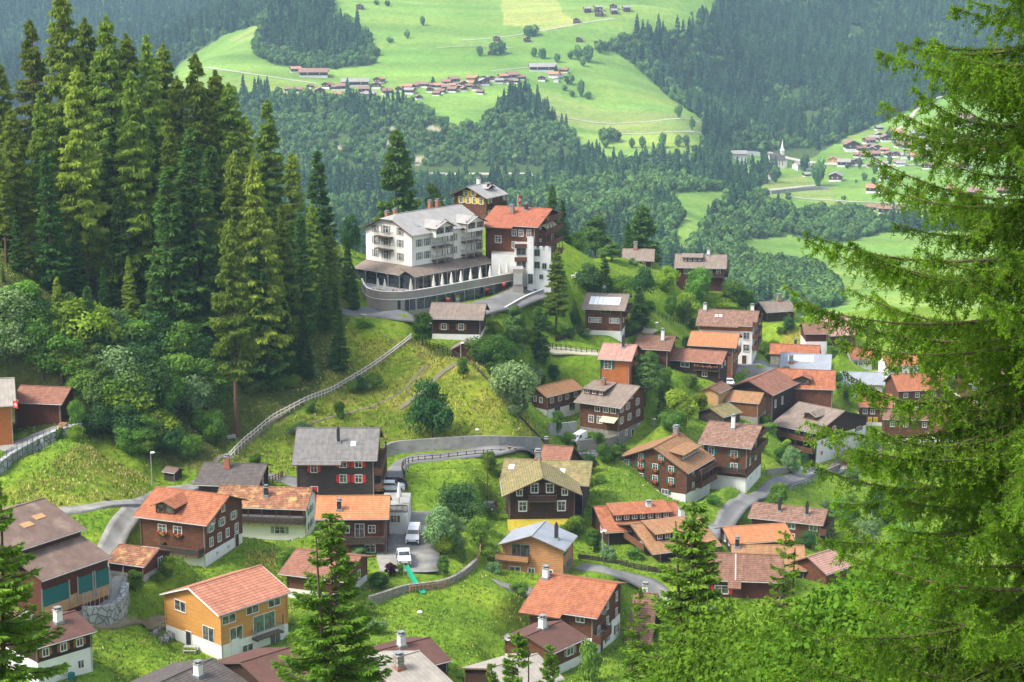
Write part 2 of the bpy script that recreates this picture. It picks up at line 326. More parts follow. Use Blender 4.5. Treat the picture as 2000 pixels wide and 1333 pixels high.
# ---------------------------------------------------------------- ground control points: (px, py, Y)
GP = [
 (100,950,262),(30,960,262),(0,900,272),(100,880,278),(160,862,285),(270,985,262),(0,1000,255),(240,1040,250),(200,1130,236),(250,1250,216),
 (300,1290,212),(190,1330,206),(0,1333,205),(330,1050,250),(200,900,288),(300,900,292),(400,880,297),(450,880,303),(380,1110,243),(300,1180,229),(560,1300,215),(740,1210,235),
 (470,850,308),(520,815,315),(600,785,322),(700,737,337),(760,700,344),(803,665,352),(700,620,367),(600,700,338),(500,680,335),(400,750,315),(300,700,315),(300,600,330),
 (300,430,362),(100,450,350),(0,500,340),(-200,480,340),(100,650,308),(0,620,305),(-200,650,300),(0,740,292),(200,700,310),(200,560,330),(450,560,352),(600,580,372),(600,500,392),(400,480,370),
 (850,890,311),(775,905,309),(930,885,312),(1000,884,314),(800,820,320),(900,840,319),(1000,850,318),(850,760,331),(950,770,330),(900,700,344),(1000,780,330),(1060,864,327),
 (740,612,364),(820,622,360),(960,605,372),(1000,580,386),(1050,560,396),(1075,530,408),(1120,530,402),(1150,560,404),(1180,600,405),(1300,640,410),(1240,660,402),(1130,700,366),(1060,690,368),
 (1050,650,380),(1090,620,388),(1150,736,374),(1250,590,430),(1320,560,465),(1450,580,490),(1400,600,480),(1250,530,462),(1200,500,470),(1100,480,445),(1000,470,450),
 (1050,887,322),(1100,888,328),(1180,889,335),(1100,866,336),(1180,866,343),(1240,886,340),(1300,760,385),(1330,820,366),(1300,830,358),(1520,650,470),(1560,660,465),(1450,740,405),(1480,710,420),(1540,900,398),(1600,915,385),(1700,870,402),
 (1500,1000,330),(1450,985,333),(1400,1030,312),(1600,960,360),(1620,1010,345),(1420,945,338),(1900,860,400),(2000,850,400),(1900,700,470),(2000,690,470),(1700,680,480),(1800,650,500),(1600,640,500),
 (1900,1000,330),(2100,900,380),(2100,1100,300),(1700,1150,270),(1900,1200,260),(1500,1180,255),(1350,1200,250),(1300,1300,232),(1500,1333,228),(1750,1333,228),(2000,1333,228),
 (850,1170,245),(900,1230,232),(950,1320,218),(780,1080,258),(800,1040,268),(850,1000,278),(900,960,290),(870,1110,254),(1000,1170,248),(950,1150,250),(1200,1130,262),(1250,1080,278),(1150,1100,268),(1300,1150,258),
 (820,920,300),(950,940,295),(1150,960,305),(1170,930,318),(1400,960,330),(560,940,292),(350,940,288),(640,1100,256),(690,1180,243),(850,1290,222),(1180,1050,285),(930,1050,270),
 # behind the village hill, the drop to the valley floor and the floor itself
 (1640,620,1000),(1560,600,1060),(1650,560,1180),(1740,560,1150),(1590,530,1300),(1540,490,1400),(1460,470,1450),(1650,470,1450),(1560,405,1700),(1700,410,1680),(1750,340,1900),(1520,322,2000),(1450,330,1980),(1480,380,1760),
 (1700,300,2040),(1800,250,2140),(1900,200,2250),(1860,180,2320),(1330,490,1250),(1370,430,1400),(1370,376,1580),(1250,400,1450),(1150,390,1500),(1250,335,1720),(1100,350,1740),(1000,345,1750),(850,342,1750),(700,345,1750),(600,360,1700),
 (850,380,1600),(1000,380,1600),(700,400,1560),(1200,290,1900),(1350,280,1930),(1350,240,2000),(1200,240,2000),(1100,220,2020),(1250,180,2110),(1100,150,2130),(1000,180,2050),(950,210,1980),(900,250,1900),(900,300,1820),(700,300,1830),(600,300,1830),
 (700,240,1930),(600,190,2010),(480,190,2010),(420,190,2010),(700,185,2030),(850,180,2040),(1000,120,2190),(850,110,2200),(700,130,2150),(600,140,2130),(560,100,2230),(1000,60,2330),(1200,60,2330),(1350,30,2420),(800,50,2350),(650,60,2320),(1000,5,2480),(1200,5,2480),
 (800,5,2480),(620,5,2480),(500,60,2340),(420,110,2210),(360,130,2160),(1000,-60,2700),(1300,-60,2700),(700,-60,2700),
 (100,120,3050),(200,60,3250),(400,20,3350),(0,0,3500),(300,-40,3600),(-300,60,3300),(100,200,2850),(-300,200,2900),(0,320,2500),(200,320,2400),(-300,330,2400),(500,-30,3350),
 (1500,250,2220),(1450,200,2340),(1420,100,2550),(1500,100,2600),(1600,200,2350),(1700,150,2520),(1600,50,2800),(1450,0,2800),(1550,-50,3050),(1800,50,2850),(1900,100,2650),(2000,0,3000),(2100,150,2500),(2300,50,2900),(1800,-60,3200),(2000,-60,3200),(2300,-60,3300),
 (2000,300,2000),(2200,300,2000),(2000,400,1700),(2200,450,1500),(1900,450,1550),(2000,560,1150),(2200,600,1050),
]
GZ = []   # extra in (a, lnY, t): points never seen from the camera
def gz(px, Y, z): GZ.append(((px - 1000) / FPX / cp, math.log(Y), z / Y))
for px in (-500, 0, 500, 1000, 1500, 2000, 2500):
    for Y, z in ((3, -2.4), (15, -8.6), (30, -17), (60, -33), (100, -51), (150, -69), (190, -84)): gz(px, Y, z)
for px, Y in ((0, 430), (300, 470), (600, 520), (900, 560), (1200, 580), (1500, 560), (1800, 580), (2100, 560), (-300, 420), (2400, 560)):
    z0 = -60 if px < 500 else -100
    gz(px, Y, z0 - 12); gz(px, Y * 1.25, z0 - 60); gz(px, Y * 1.6, -205)
for px in (-500, 0, 400, 700, 1000, 1250): gz(px, 1000, -226); gz(px, 1300, -228 if px < 1100 else -212)
for px in (-500, -100, 200, 400): gz(px, 1650, -222); gz(px, 1950, -222 if px < 300 else -190)
for px in (0, 300, 450, 600): gz(px, 2600, -178 if px < 420 else -120); 
for px in (-500, 0, 500, 1000, 1500, 2000, 2500): gz(px, 4200, 60); gz(px, 5600, 160)
for Y, z in ((200, -85), (250, -82), (300, -70), (360, -52), (450, -75)): gz(-500, Y, z)
for Y, z in ((200, -88), (250, -92), (300, -100), (400, -105), (500, -105)): gz(2500, Y, z)

for px, Y, z in ((800, 381, -72.7), (760, 378, -72.4), (860, 385, -72.8), (900, 392, -72.8), (950, 392, -72.8), (720, 382, -71.8), (800, 402, -70.5), (900, 412, -70.5), (960, 402, -72.5), (1000, 402, -72.6), (1040, 402, -72.6), (720, 420, -70), (1060, 415, -72.5), (1000, 420, -72), (850, 430, -71), (920, 440, -76), (690, 405, -69), (700, 435, -74), (800, 450, -82), (870, 470, -88), (950, 480, -88), (1040, 460, -80), (620, 430, -66)): gz(px, Y, z)
# ---------------------------------------------------------------- house list, each solved from the places of its ridge and eave corner
HOUSES = []
def solve(R1, R2, E, Y, tan0=.45, fixw=None):
    P1 = at(*R1, Y); a2, t2 = ray(*R2); Y2 = P1.z / float(t2); P2 = Vector((float(a2) * Y2, Y2, P1.z))
    X = (P1 - P2); L = X.length; X.normalize(); U = Vector((-X.y, X.x, 0))
    best = None
    for s in (1, -1):
        for tn in np.linspace(.30, .66, 19):
            for w in (np.linspace(1.2, 13, 119) if fixw is None else [fixw]):
                q = P1 + U * (s * w) - Vector((0, 0, tn * w)); x, y = proj(*q)
                e = (x - E[0]) ** 2 + (y - E[1]) ** 2 + 900 * (tn - tan0) ** 2
                if best is None or e < best[0]: best = (e, s, tn, w, q)
    e, s, tn, w, q = best
    return dict(P1=P1, P2=P2, X=X, U=U * s, L=L, tan=tn, w=w, err=e, Ecorner=q)
def house(name, label, R1, R2, E, Y, yb, roof, wall, cat='house', **kw):
    g = solve(R1, R2, E, Y, kw.pop('tan0', .42), kw.pop('fixw', None))
    wx = kw.get('og', .8); 
    g['H'] = max(1.6, (yb - E[1]) * (Y / FPX) * 1.035)       # eave to ground at the near corner
    g['zb'] = g['Ecorner'].z - g['H']
    g.update(name=name, label=label, roof=roof, wall=wall, cat=cat, kw=kw)
    HOUSES.append(g); return g
# name, label, ridge end near the visible gable, other ridge end, eave corner below the first, depth, ground y, roof, wall
WS = (.95, 1.15)   # usual window
house('chalet', 'large brown chalet with orange tiled roof, broad gabled dormer and red window flowers, lower left', (448,968),(305,951),(404,1026),250,1114,'t_orange','wood_brown',
  plinth=(1.8,'plaster'), wb=5.2, win=[('F',[.42,.66],[1.5],1.2,1.1,None,'flower'),('G',[.5,.22],[-.9],.8,1.2,None),('G',[.16,.46,.78],[1.1],.95,1.0,'palegreen'),('G',[.16,.38,.6,.85],[3.1],.8,1.1,None),('G',[.3,.6],[5.1],.4,.4,None)],
  doors=[('G',.84,'brownpaint')], balc=[('F',.02,.62,4.3,1.5,'wood_dkgrey')], dorm=[(.62,.80,3.0,'gable')], gutter='trim_grey')
house('timber_house', 'new house clad in yellow larch boards with pale salmon roof and white basement', (368,1148),(510,1104),(428,1203),222,1300,'t_salmon','wood_larch',
  plinth=(1.9,'plaster'), og=.5, oe=.35, win=[('F',[.12],[1.0],2.0,1.0,None,'wide'),('F',[.47],[.8],1.9,.9,None,'wide'),('F',[.8],[.8],1.9,.9,None,'wide'),('F',[.22],[3.2],1.9,1.7,None,'wide'),('F',[.64],[3.0],3.4,2.3,None,'curtain'),
   ('F',[.38,.8],[5.6],1.6,1.0,None,'wide'),('G',[.72],[.9],2.1,1.3,None,'wide'),('G',[.22],[3.2],2.1,1.8,None,'wide')], doors=[('G',.58,'blackmetal'),('F',.2,'white')], balc=[('F',.45,.85,4.4,1.2,'steel','thin')])
house('farm_barn', 'big brown barn with two stepped roofs and teal netted openings at the left edge', (86,973),(-60,1017),(170,1032),228,1142,'t_barn','wood_red', cat='barn',
  og=.5, oe=.6, skirt=[('F',-.02,1.02,.9,4.8,'t_barn','wood_red',6.2)], sky=[(.30,.40,1.6,.9,'ochre'),(.52,.5,1.6,.9,'ochre')])
house('shed', 'small maroon shed with weathered orange tile roof beside the gravel lane', (310,1073),(233,1063),(281,1107),232,1134,'t_old','wood_red', cat='shed', og=.35, oe=.35,
  plinth=(.5,'concrete'), win=[('G',[.62],[.7],1.0,1.1,None)])
house('house', 'brown metal roofed house with square white chimney and white ground floor, lower left corner', (147,1193),(30,1226),(198,1223),205,1306,'t_dkbrown','wood_dark',
  plinth=(2.8,'plaster'), og=.4, oe=.6, win=[('F',[.22,.52,.85],[1.0],.7,.8,'orangepaint'),('F',[.22,.52],[3.6],.7,.9,None)], chim=[(.38,.25,'white','F')])
house('house', 'grey tiled house with white chimney at the bottom edge, below the larch boarded house', (415,1286),(300,1338),(497,1333),203,1378,'t_dark','wood_dark', og=.4, oe=.5, chim=[(.42,.25,'white','F')])
house('house', 'brown sheet roofed house cut off by the bottom edge, left of the tall spruce', (567,1264),(470,1294),(640,1322),205,1366,'t_dkbrown','wood_dark', og=.4, oe=.5, chim=[])
house('chalet', 'white walled chalet under a rust coloured patchy tile roof with long dark balcony', (610,954),(430,948),(602,997),275,1066,'t_old','plaster',
  upper=(1.4,'wood_brown'), wb=4.5, og=.35, oe=1.2, win=[('F',[.30],[3.7],1.5,1.0,'palegreen'),('F',[.78],[3.5],1.0,1.0,None),('G',[.3,.6],[1.2,3.4],.7,1.0,'green')], balc=[('F',.0,.95,2.3,1.2,'wood_dkgrey')], chim=[(.47,.42,'dark','F')], fmat='plaster')
house('chalet', 'dark timber chalet with clean bright orange roof, left of the parked white vans', (762,968),(619,969),(758,1014),262,1090,'t_bright','wood_brown',
  og=.4, oe=1.6, balc=[('F',.02,.62,3.6,1.6,'wood_dkgrey')], win=[('F',[.4],[2.2],1.2,1.9,None),('F',[.22,.6],[2.0],.9,1.0,None),('F',[.25],[4.9],1.4,1.0,None)], chim=[(.68,.6,'dark','F')], posts=[('F',.03),('F',.97)])
house('chalet', 'tall charcoal chalet with grey slate roof and bright red shutters above the parking place', (742,836),(580,836),(741,900),290,982,'t_grey','wood_dkgrey',
  og=.6, oe=.9, ext=[(.42,1.0,1.0)], win=[('F',[.20,.40],[.75],1.0,1.2,'red'),('F',[.20,.40],[3.2],1.0,1.2,'red'),('F',[.78],[1.6],.9,1.1,'red')], doors=[('F',.78,'red')], chim=[(.48,.45,'tallblack','F')], sky=[(.30,.5,.8,1.0,'solar')],
  balc=[('G',.0,.9,2.4,1.3,'wood_mid'),('G',.0,.9,5.0,1.3,'wood_mid')])
house('house', 'low house with dark grey tiles and brick chimney, left of the red shuttered chalet', (522,907),(399,903),(500,950),284,990,'t_dark','wood_dkgrey', wb=3.6, og=.7, oe=.7, win=[('G',[.6],[.6],.7,1.0,None)], chim=[(.60,.2,'brick','F')])
house('shelter', 'tiny open wooden shelter with weathered roof under the trees', (350,915),(325,911),(345,925),290,942,'t_barn','wood_dkgrey', cat='shelter', og=.2, oe=.3)
house('chalet', 'brown chalet with worn reddish tile roof, partly behind the tall spruce', (706,1087),(579,1072),(670,1135),243,1186,'t_redbrown','wood_mid',
  og=1.0, oe=.8, plinth=(1.3,'plaster'), wb=4.6, win=[('G',[.5],[-.6],.8,.8,None),('G',[.3,.7],[1.3],.8,1.0,'brownpaint'),('F',[.5],[1.4],1.6,1.0,None)])
house('chalet', 'dark chalet with mossy yellow-green cross roof and white framed windows in its front gable', (1060,934),(1052,899),(982,969),286,1040,'t_moss','wood_dark',
  og=1.3, oe=1.2, wb=None, tan0=.5, win=[('G',[.38,.62],[-.85],1.0,1.3,'brownpaint','ornate'),('G',[.15,.85],[-.15],.75,.8,None,'ornate'),('G',[.2,.8],[2.1],1.1,1.4,'brownpaint','ornate')], balc=[('G',.28,.72,1.0,1.0,'wood_dark')],
  skirt=[('G',-.04,1.10,4.2,2.4,'t_ygreen','wood_dark',2.2)],
  more=[dict(R1=(1157,902),R2=(985,896),E=(1147,948),Y=298,H=7,roof='t_moss',wall='wood_dark',sky=[(.32,.45,.9,1.0,'solar'),(.9,.35,.9,1.0,'solar')],chim=[(.62,-.05,'stone','F')],og=1.0,oe=.9)])
house('timber_house', 'modern house of fresh golden timber with blue-grey metal roof and tall corner window', (1037,1047),(1064,1018),(1102,1075),262,1134,'t_metal','wood_fresh',
  og=.9, oe=.5, wb=None, win=[('G',[.70],[.9],2.6,2.0,None,'darkwide'),('G',[.22,.52],[3.9],.9,.9,'wood_fresh'),('G',[.80],[3.9],1.6,.9,'wood_fresh'),('F',[.25],[.9],2.2,1.0,None,'darkwide'),('F',[.2,.45,.6,.75],[3.4],.5,1.2,None,'darkwide')],
  balc=[('G',.55,1.1,2.3,1.0,'wood_fresh')], chim=[(.4,.6,'tallblack','F')])
house('chalet', 'large reddish brown chalet with orange roof, satellite dish and white lower walls, bottom centre', (1206,1140),(1061,1120),(1143,1194),245,1284,'t_orange','wood_brown',
  plinth=(2.9,'plaster'), wb=4.4, og=.9, oe=.8, ext=[(.45,1.0,1.1)], win=[('G',[.52,.86],[.3],.7,1.2,'brownpaint'),('G',[.52,.86],[2.7],.7,1.2,'brownpaint'),('G',[.52,.86],[5.0],.8,1.2,'brownpaint'),('G',[.2],[2.8],.8,1.0,None),('F',[.2],[.7],1.1,.9,'brownpaint'),('F',[.3,.6],[3.2],.9,1.2,'brownpaint')],
  doors=[('G',.3,'brownpaint')], balc=[('G',-.02,.38,3.6,1.2,'wood_brown')], chim=[(.93,.12,'white','F')], dish=[('G',.25,.3)])
house('house', 'low house with chocolate brown roof and whitewashed chimney in front of the orange roofed chalet', (1097,1212),(1029,1242),(1152,1240),232,1292,'t_dkbrown','wood_brown',
  og=.5, oe=.4, plinth=(1.2,'plaster'), win=[('F',[.45],[1.0],1.3,.9,'pinkpaint')], chim=[(.52,-.05,'white','F')], dish=[('G2',.9,-.3)])
house('house', 'house with plain brown roof cut off by the bottom edge, right of the tall spruce', (839,1245),(740,1270),(891,1281),215,1304,'t_dkbrown','wood_dark', og=.4, oe=.4, chim=[(.58,.05,'white','F')])
house('house', 'house with pale grey ribbed roof and stone chimney at the bottom edge', (819,1271),(722,1300),(902,1326),205,1372,'t_lgrey','wood_dark', og=.4, oe=.4, chim=[(.6,.25,'stone','F')])
house('house', 'house with pale grey roof half hidden behind the small spruce tips at the bottom edge', (1050,1277),(950,1306),(1108,1318),212,1370,'t_lgrey','wood_dark', og=.4, oe=.4)
house('house', 'red tiled house with long low dormer and small red shutter, below the dark mossy chalet', (1160,990),(1320,980),(1187,1039),287,1074,'t_orange','wood_dark',
  og=.6, oe=.5, wb=3.6, dorm=[(.50,.62,9.0,'shed')], win=[('G',[.4],[.8],.7,1.0,'red')], chim=[(.62,.3,'white','F')])
house('barn', 'dark wooden farmhouse with big moss streaked orange roof, flat shed dormer and side stair', (1231,1024),(1365,1008),(1275,1082),278,1104,'t_mossor','wood_dark',
  og=1.6, oe=.7, wb=5.0, dorm=[(.45,.62,6.5,'shed')], win=[('G',[.5],[-.6],.9,1.3,'green'),('G',[.55],[1.2],.9,1.3,'green')], balc=[('G',.25,1.0,.6,1.3,'wood_mid')], chim=[(.75,-.02,'white','F')])
house('house', 'house with even bright orange roof below the long brown roofed house', (1411,1030),(1534,1022),(1430,1062),285,1092,'t_bright','wood_dkgrey', og=.9, oe=.3, wb=3.6, win=[('G',[.4,.7],[.8],.7,.9,None)])
house('house', 'house with weathered ochre-orange roof and short brick chimney directly below the bright orange roof', (1571,1066),(1428,1063),(1577,1115),270,1140,'t_mossor','wood_dark', og=.4, oe=.4, wb=2.5, chim=[(.92,.12,'dark','F')])
house('house', 'house with purple-brown tiles and white metal flashing behind the tall lone spruce', (1530,1085),(1380,1080),(1526,1138),258,1176,'t_brown','wood_red',
  og=.4, oe=.7, ext=[(.55,.72,1.4)], win=[('F',[.82],[1.6],1.8,1.1,'red')], flash=[.62])
house('house', 'small house with pinkish red tiles at the left edge of the big foreground larch', (1627,1072),(1577,1088),(1662,1108),268,1130,'t_pink','wood_brown', og=.5, oe=.4)
house('chalet', 'long brown chalet with dull tile roof, two black flues and corner balconies', (1617,996),(1472,981),(1606,1026),318,1078,'t_shingle','wood_brown',
  og=.6, oe=.7, win=[('F',[.42],[1.0],1.2,.8,None),('F',[.42],[2.9],1.2,1.0,None),('F',[.1],[.9,3.0],1.3,.9,None)], balc=[('G',-.1,1.0,1.6,1.2,'wood_brown'),('G',-.1,1.0,3.8,1.2,'wood_brown')], chim=[(.25,.45,'tallblack','F'),(.62,.4,'tallblack','F')])
house('inn', 'big brown inn with orange roofs and rows of green shuttered windows with geraniums', (1275,874),(1330,845),(1342,927),335,1000,'t_mossor','wood_brown', cat='inn',
  og=.7, oe=.7, wb=9.0, wbt=.42, plinth=(2.6,'plaster'), win=[('G',[.20,.42,.62,.82],[-.1],.9,1.1,'green','flower'),('G',[.20,.42,.62,.82],[2.1],.9,1.1,'green','flower'),('G',[.34,.62],[-2.5],.8,1.0,'green','flower'),('G',[.28,.5],[4.3],1.2,.8,'green'),('F',[.3],[1.0,3.4],.8,1.1,'green','flower')],
  doors=[('G',.72,'brownpaint')], balc=[('F',.35,1.0,1.2,1.5,'wood_brown'),('F',.35,1.0,3.6,1.5,'wood_brown')], dorm=[(.52,.66,7.5,'shed')], chim=[(.86,-.03,'stone','F')])
house('chalet', 'chalet with mottled brown roof, tall white chimney and green shutters beside the village road', (1489,832),(1385,822),(1466,876),348,968,'t_shingle','wood_brown',
  og=1.1, oe=1.0, plinth=(2.9,'plaster'), wb=4.8, win=[('F',[.30],[1.7],1.2,1.2,'green','flower'),('F',[.30],[4.2],1.2,1.4,'green'),('F',[.84],[1.5,4.0],1.0,1.5,'green'),('G',[.2,.6],[1.0,3.4],1.0,1.2,'green'),('G',[.3,.7],[6.8],.4,.6,None)],
  balc=[('G',0,1.0,1.7,1.3,'wood_brown'),('G',.4,.95,-.8,1.3,'wood_brown'),('F',0,1.0,5.0,1.0,'wood_dark')], chim=[(.5,.22,'tallwhite','F')])
house('barn', 'long dark barn with large rusty orange roof in the middle of the right village', (1462,744),(1515,720),(1509,773),400,842,'t_redbrown','wood_dark', cat='barn',
  og=1.0, oe=.6, plinth=(1.4,'masonry'), wb=None, win=[('F',[.15,.45],[2.5],.6,1.6,None)], 
  more=[dict(R1=(1632,724),R2=(1515,720),E=(1631,762),Y=413,H=7,roof='t_orange',wall='wood_brown',dorm=[(.55,.8,3.4,'gable')],og=.6,oe=.5)])
house('barn', 'stubby plank sided barn annex with mossy orange hipped roof in front of the long barn', (1492,768),(1425,762),(1481,788),390,832,'t_mossor','wood_mid', cat='barn', og=.3, oe=.3, plinth=(1.7,'masonry'))
house('shed', 'old log shed with moss green roof, below the long barn', (1386,797),(1424,786),(1412,816),372,836,'t_moss','wood_dkgrey', cat='shed', og=.5, oe=.4, wb=None)
house('chalet', 'tall chalet with bright red shutters on its white end wall and long dark balconies', (1650,803),(1560,785),(1592,844),395,908,'t_taupe','wood_dark',
  og=.6, oe=1.0, plinth=(5.2,'plaster'), fmat='wood_dark', win=[('G',[.16,.34],[.3],1.0,.9,None,'redpane'),('G',[.10,.38,.53],[2.6],.9,.9,None,'redpane'),('G',[.10,.38,.53],[4.9],.9,.9,None,'redpane'),('G',[.85],[2.2],1.6,.9,'brownpaint'),('G',[.9],[4.4],1.4,.9,'brownpaint')],
  doors=[('G',.42,'red')], balc=[('F',.0,1.0,2.0,1.6,'wood_brown'),('F',.0,1.0,4.3,1.6,'wood_brown')], dorm=[(.42,.55,3.0,'gable')])
house('shed', 'brown roofed shed beside the small bridge on the right', (1722,878),(1668,876),(1724,904),392,926,'t_taupe','wood_red', cat='shed', og=.4, oe=.4)
house('chalet', 'brown chalet with pale shutters, cream awning and grey stone ground floor above the road', (1250,755),(1158,743),(1213,797),360,876,'t_taupe','wood_brown',
  og=1.0, oe=1.0, plinth=(2.9,'masonry'), wb=4.6, win=[('G',[.10,.35,.75],[.7],.9,1.2,'pinkpaint'),('G',[.10,.42,.78],[3.0],.9,1.2,'pinkpaint'),('G',[.3,.8],[5.9],.7,1.0,None),('G',[.5],[-1.4],.8,1.0,None),('F',[.15,.34,.56],[.9],1.0,1.2,None),('F',[.5,.72],[3.2],1.0,1.3,None)],
  doors=[('G',.55,'brownpaint')], dorm=[(.72,.62,4.4,'shedwin')], chim=[(.66,.28,'brick','F')], awn=[('F',.02,.42,2.3,1.8)])
house('annex', 'narrow two storey annex with pale orange roof left of the awning chalet', (1045,757),(1118,740),(1066,778),362,824,'t_mossor','wood_brown', cat='annex',
  og=.6, oe=.4, plinth=(1.9,'plaster'), win=[('F',[.14,.38,.6,.86],[1.0],.7,.9,'orangepaint'),('G',[.3,.6],[1.0],.7,.9,None),('F',[.3,.75],[3.2],1.4,1.4,None,'darkwide')])
house('chalet', 'dark square chalet with a row of white solar panels on its roof', (1230,575),(1145,572),(1215,605),405,656,'t_taupe','wood_brown',
  og=.9, oe=.9, plinth=(1.0,'plaster'), wb=4.4, win=[('F',[.12,.20,.28,.62,.70,.78,.86],[2.5],.75,1.0,None),('F',[.45],[.6],2.2,.6,None,'darkwide'),('G',[.3,.7],[.8,2.8],.7,1.0,None)], sol=[(.16,.86,.25,.72,7)], chim=[(.58,.03,'dark','F')], balc=[('G',0,1,1.4,1.1,'wood_dark')], dish=[('G',.1,1.0)])
house('barn', 'dark log barn with light taupe roof directly below the hotel terrace', (950,593),(843,591),(945,625),362,666,'t_taupe','wood_dark', cat='barn', og=.7, oe=.9,
  plinth=(1.0,'plaster'), win=[('F',[.40,.76],[1.7],.9,1.1,'orangepaint')], tan0=.4)
house('shed', 'little brown gabled shed on the grassy slope beside the lamp post', (909,668),(912,661),(936,689),350,714,'t_taupe','wood_red', cat='shed', og=.3, oe=.3, minL=4)
house('house', 'orange plank house with pink roof and dark green shutters', (1245,674),(1178,670),(1235,706),368,768,'t_pink','wood_orange', og=.6, oe=.7, wb=4, win=[('F',[.75],[1.2],1.4,1.6,'green')], chim=[(.38,.2,'tallblack','F')])
house('house', 'small red-brown house with white chimney behind the pink roofed house', (1320,657),(1247,653),(1305,683),402,716,'t_brown','wood_red', og=.8, oe=.6, wb=3.6, win=[('G',[.4],[.6],.6,.9,None)], chim=[(.3,.35,'tallwhite','F')])
house('chalet', 'low wide chalet with russet roof and geraniums on its balcony above the little square', (1420,687),(1312,679),(1411,711),400,742,'t_redbrown','wood_dark',
  og=.7, oe=.8, wb=4, win=[('F',[.70],[1.0],1.8,.9,None),('F',[.3],[2.8],1.0,.9,None),('G',[.3,.7],[1.0],.7,.9,'pinkpaint')], balc=[('F',.02,.5,1.7,1.0,'wood_dark','flower')])
house('house', 'house with flat toned vivid orange roof between two russet roofs', (1445,652),(1350,647),(1438,680),416,736,'t_bright','wood_mid', og=.8, oe=.6, wb=3.6, win=[('G',[.3,.7],[1.0,3.2],.7,1.1,'pinkpaint')], balc=[('G',0,.9,2.2,.9,'wood_mid')])
house('apartment_house', 'large white chalet block with mottled brown roof and three stacked balconies', (1483,608),(1366,603),(1475,638),430,714,'t_shingle','plaster',
  upper=(1.4,'wood_orange'), og=.8, oe=.7, ext=[(.30,1.0,.7)], wb=5, win=[('G',[.3,.7],[1.2,3.8,6.2],.9,1.2,'brownpaint'),('F',[.12],[2.4,5.2],1.3,1.5,None)], balc=[('G',-.15,1,-.2,1.2,'wood_red'),('G',-.15,1,2.6,1.2,'wood_brown'),('G',-.15,1,5.2,1.2,'wood_brown')],
  doors=[('F',.15,'brownpaint')], chim=[(.9,.1,'white','F'),(.12,-.1,'white','F')], sky=[(.62,.42,.7,.8,'solar'),(.69,.42,.7,.8,'solar')], cat='house')
house('barn', 'dark barn with grey-brown roof standing alone at the far edge of the village', (1542,586),(1482,590),(1557,607),490,626,'t_taupe','wood_dark', cat='barn', og=.6, oe=.6, chim=[(.35,.02,'stone','F')])
house('chalet', 'brown roofed chalet half hidden among trees, right of the hotel hill', (1279,487),(1216,486),(1276,510),485,528,'t_taupe','wood_dark', og=.6, oe=.6, chim=[(.6,.02,'stone','F')], win=[('F',[.3,.7],[1.0],.8,.9,None)])
house('chalet', 'wide taupe roofed chalet with pale dormer and red-brown balconies among trees', (1420,498),(1319,496),(1416,525),490,570,'t_taupe','wood_red', og=.6, oe=.8, wb=4, dorm=[(.66,.55,5.0,'shedwin')], balc=[('F',.0,.4,2.2,1.2,'wood_dark'),('G',0,1,2.2,1.1,'wood_dark')], win=[('F',[.12,.3,.8],[1.1],1.0,1.2,None)], chim=[(.36,.03,'white','F')])
house('house', 'house with broad pale orange roof at the meadow edge, partly behind larch twigs', (1655,617),(1600,620),(1672,656),480,672,'t_pink','wood_brown', og=.5, oe=.4)
house('shed', 'small maroon house with plain brown roof in front of the pale orange roof', (1615,631),(1566,631),(1623,652),462,674,'t_brown','wood_red', cat='house', og=.5, oe=.5, plinth=(.8,'plaster'))
house('house', 'long house with faded red tiles behind the grey solar roof', (1505,671),(1602,675),(1508,702),452,728,'t_orange','masonry', og=.3, oe=.3, wb=3.6, chim=[(.5,.02,'dark','F')])
house('house', 'broad light grey roof carrying a band of solar panels', (1525,689),(1625,693),(1515,720),436,740,'t_metal','masonry', og=.3, oe=.3, wb=4, sol=[(.15,.65,.15,.52,5)], chim=[(.22,.6,'stone','F')])
house('house', 'house with plain pinkish brown roof and black chimney just behind the mossy chalet', (1120,873),(1062,869),(1138,901),310,946,'t_redbrown','wood_dark', og=.4, oe=.4, chim=[(.95,.1,'dark','F')], sky=[(.4,.5,.8,1.0,'solar')])
house('shed', 'small ochre plank shed with brown roof above the old log shed', (1385,757),(1411,745),(1404,770),388,794,'t_brown','ochre', cat='shed', og=.4, oe=.4, wb=None)
house('house', 'low brown roofed house right of the big orange roofed chalet at bottom centre', (1285,1160),(1238,1157),(1290,1190),252,1216,'t_brown','wood_dark', og=.4, oe=.4, chim=[(.55,.1,'white','F')])
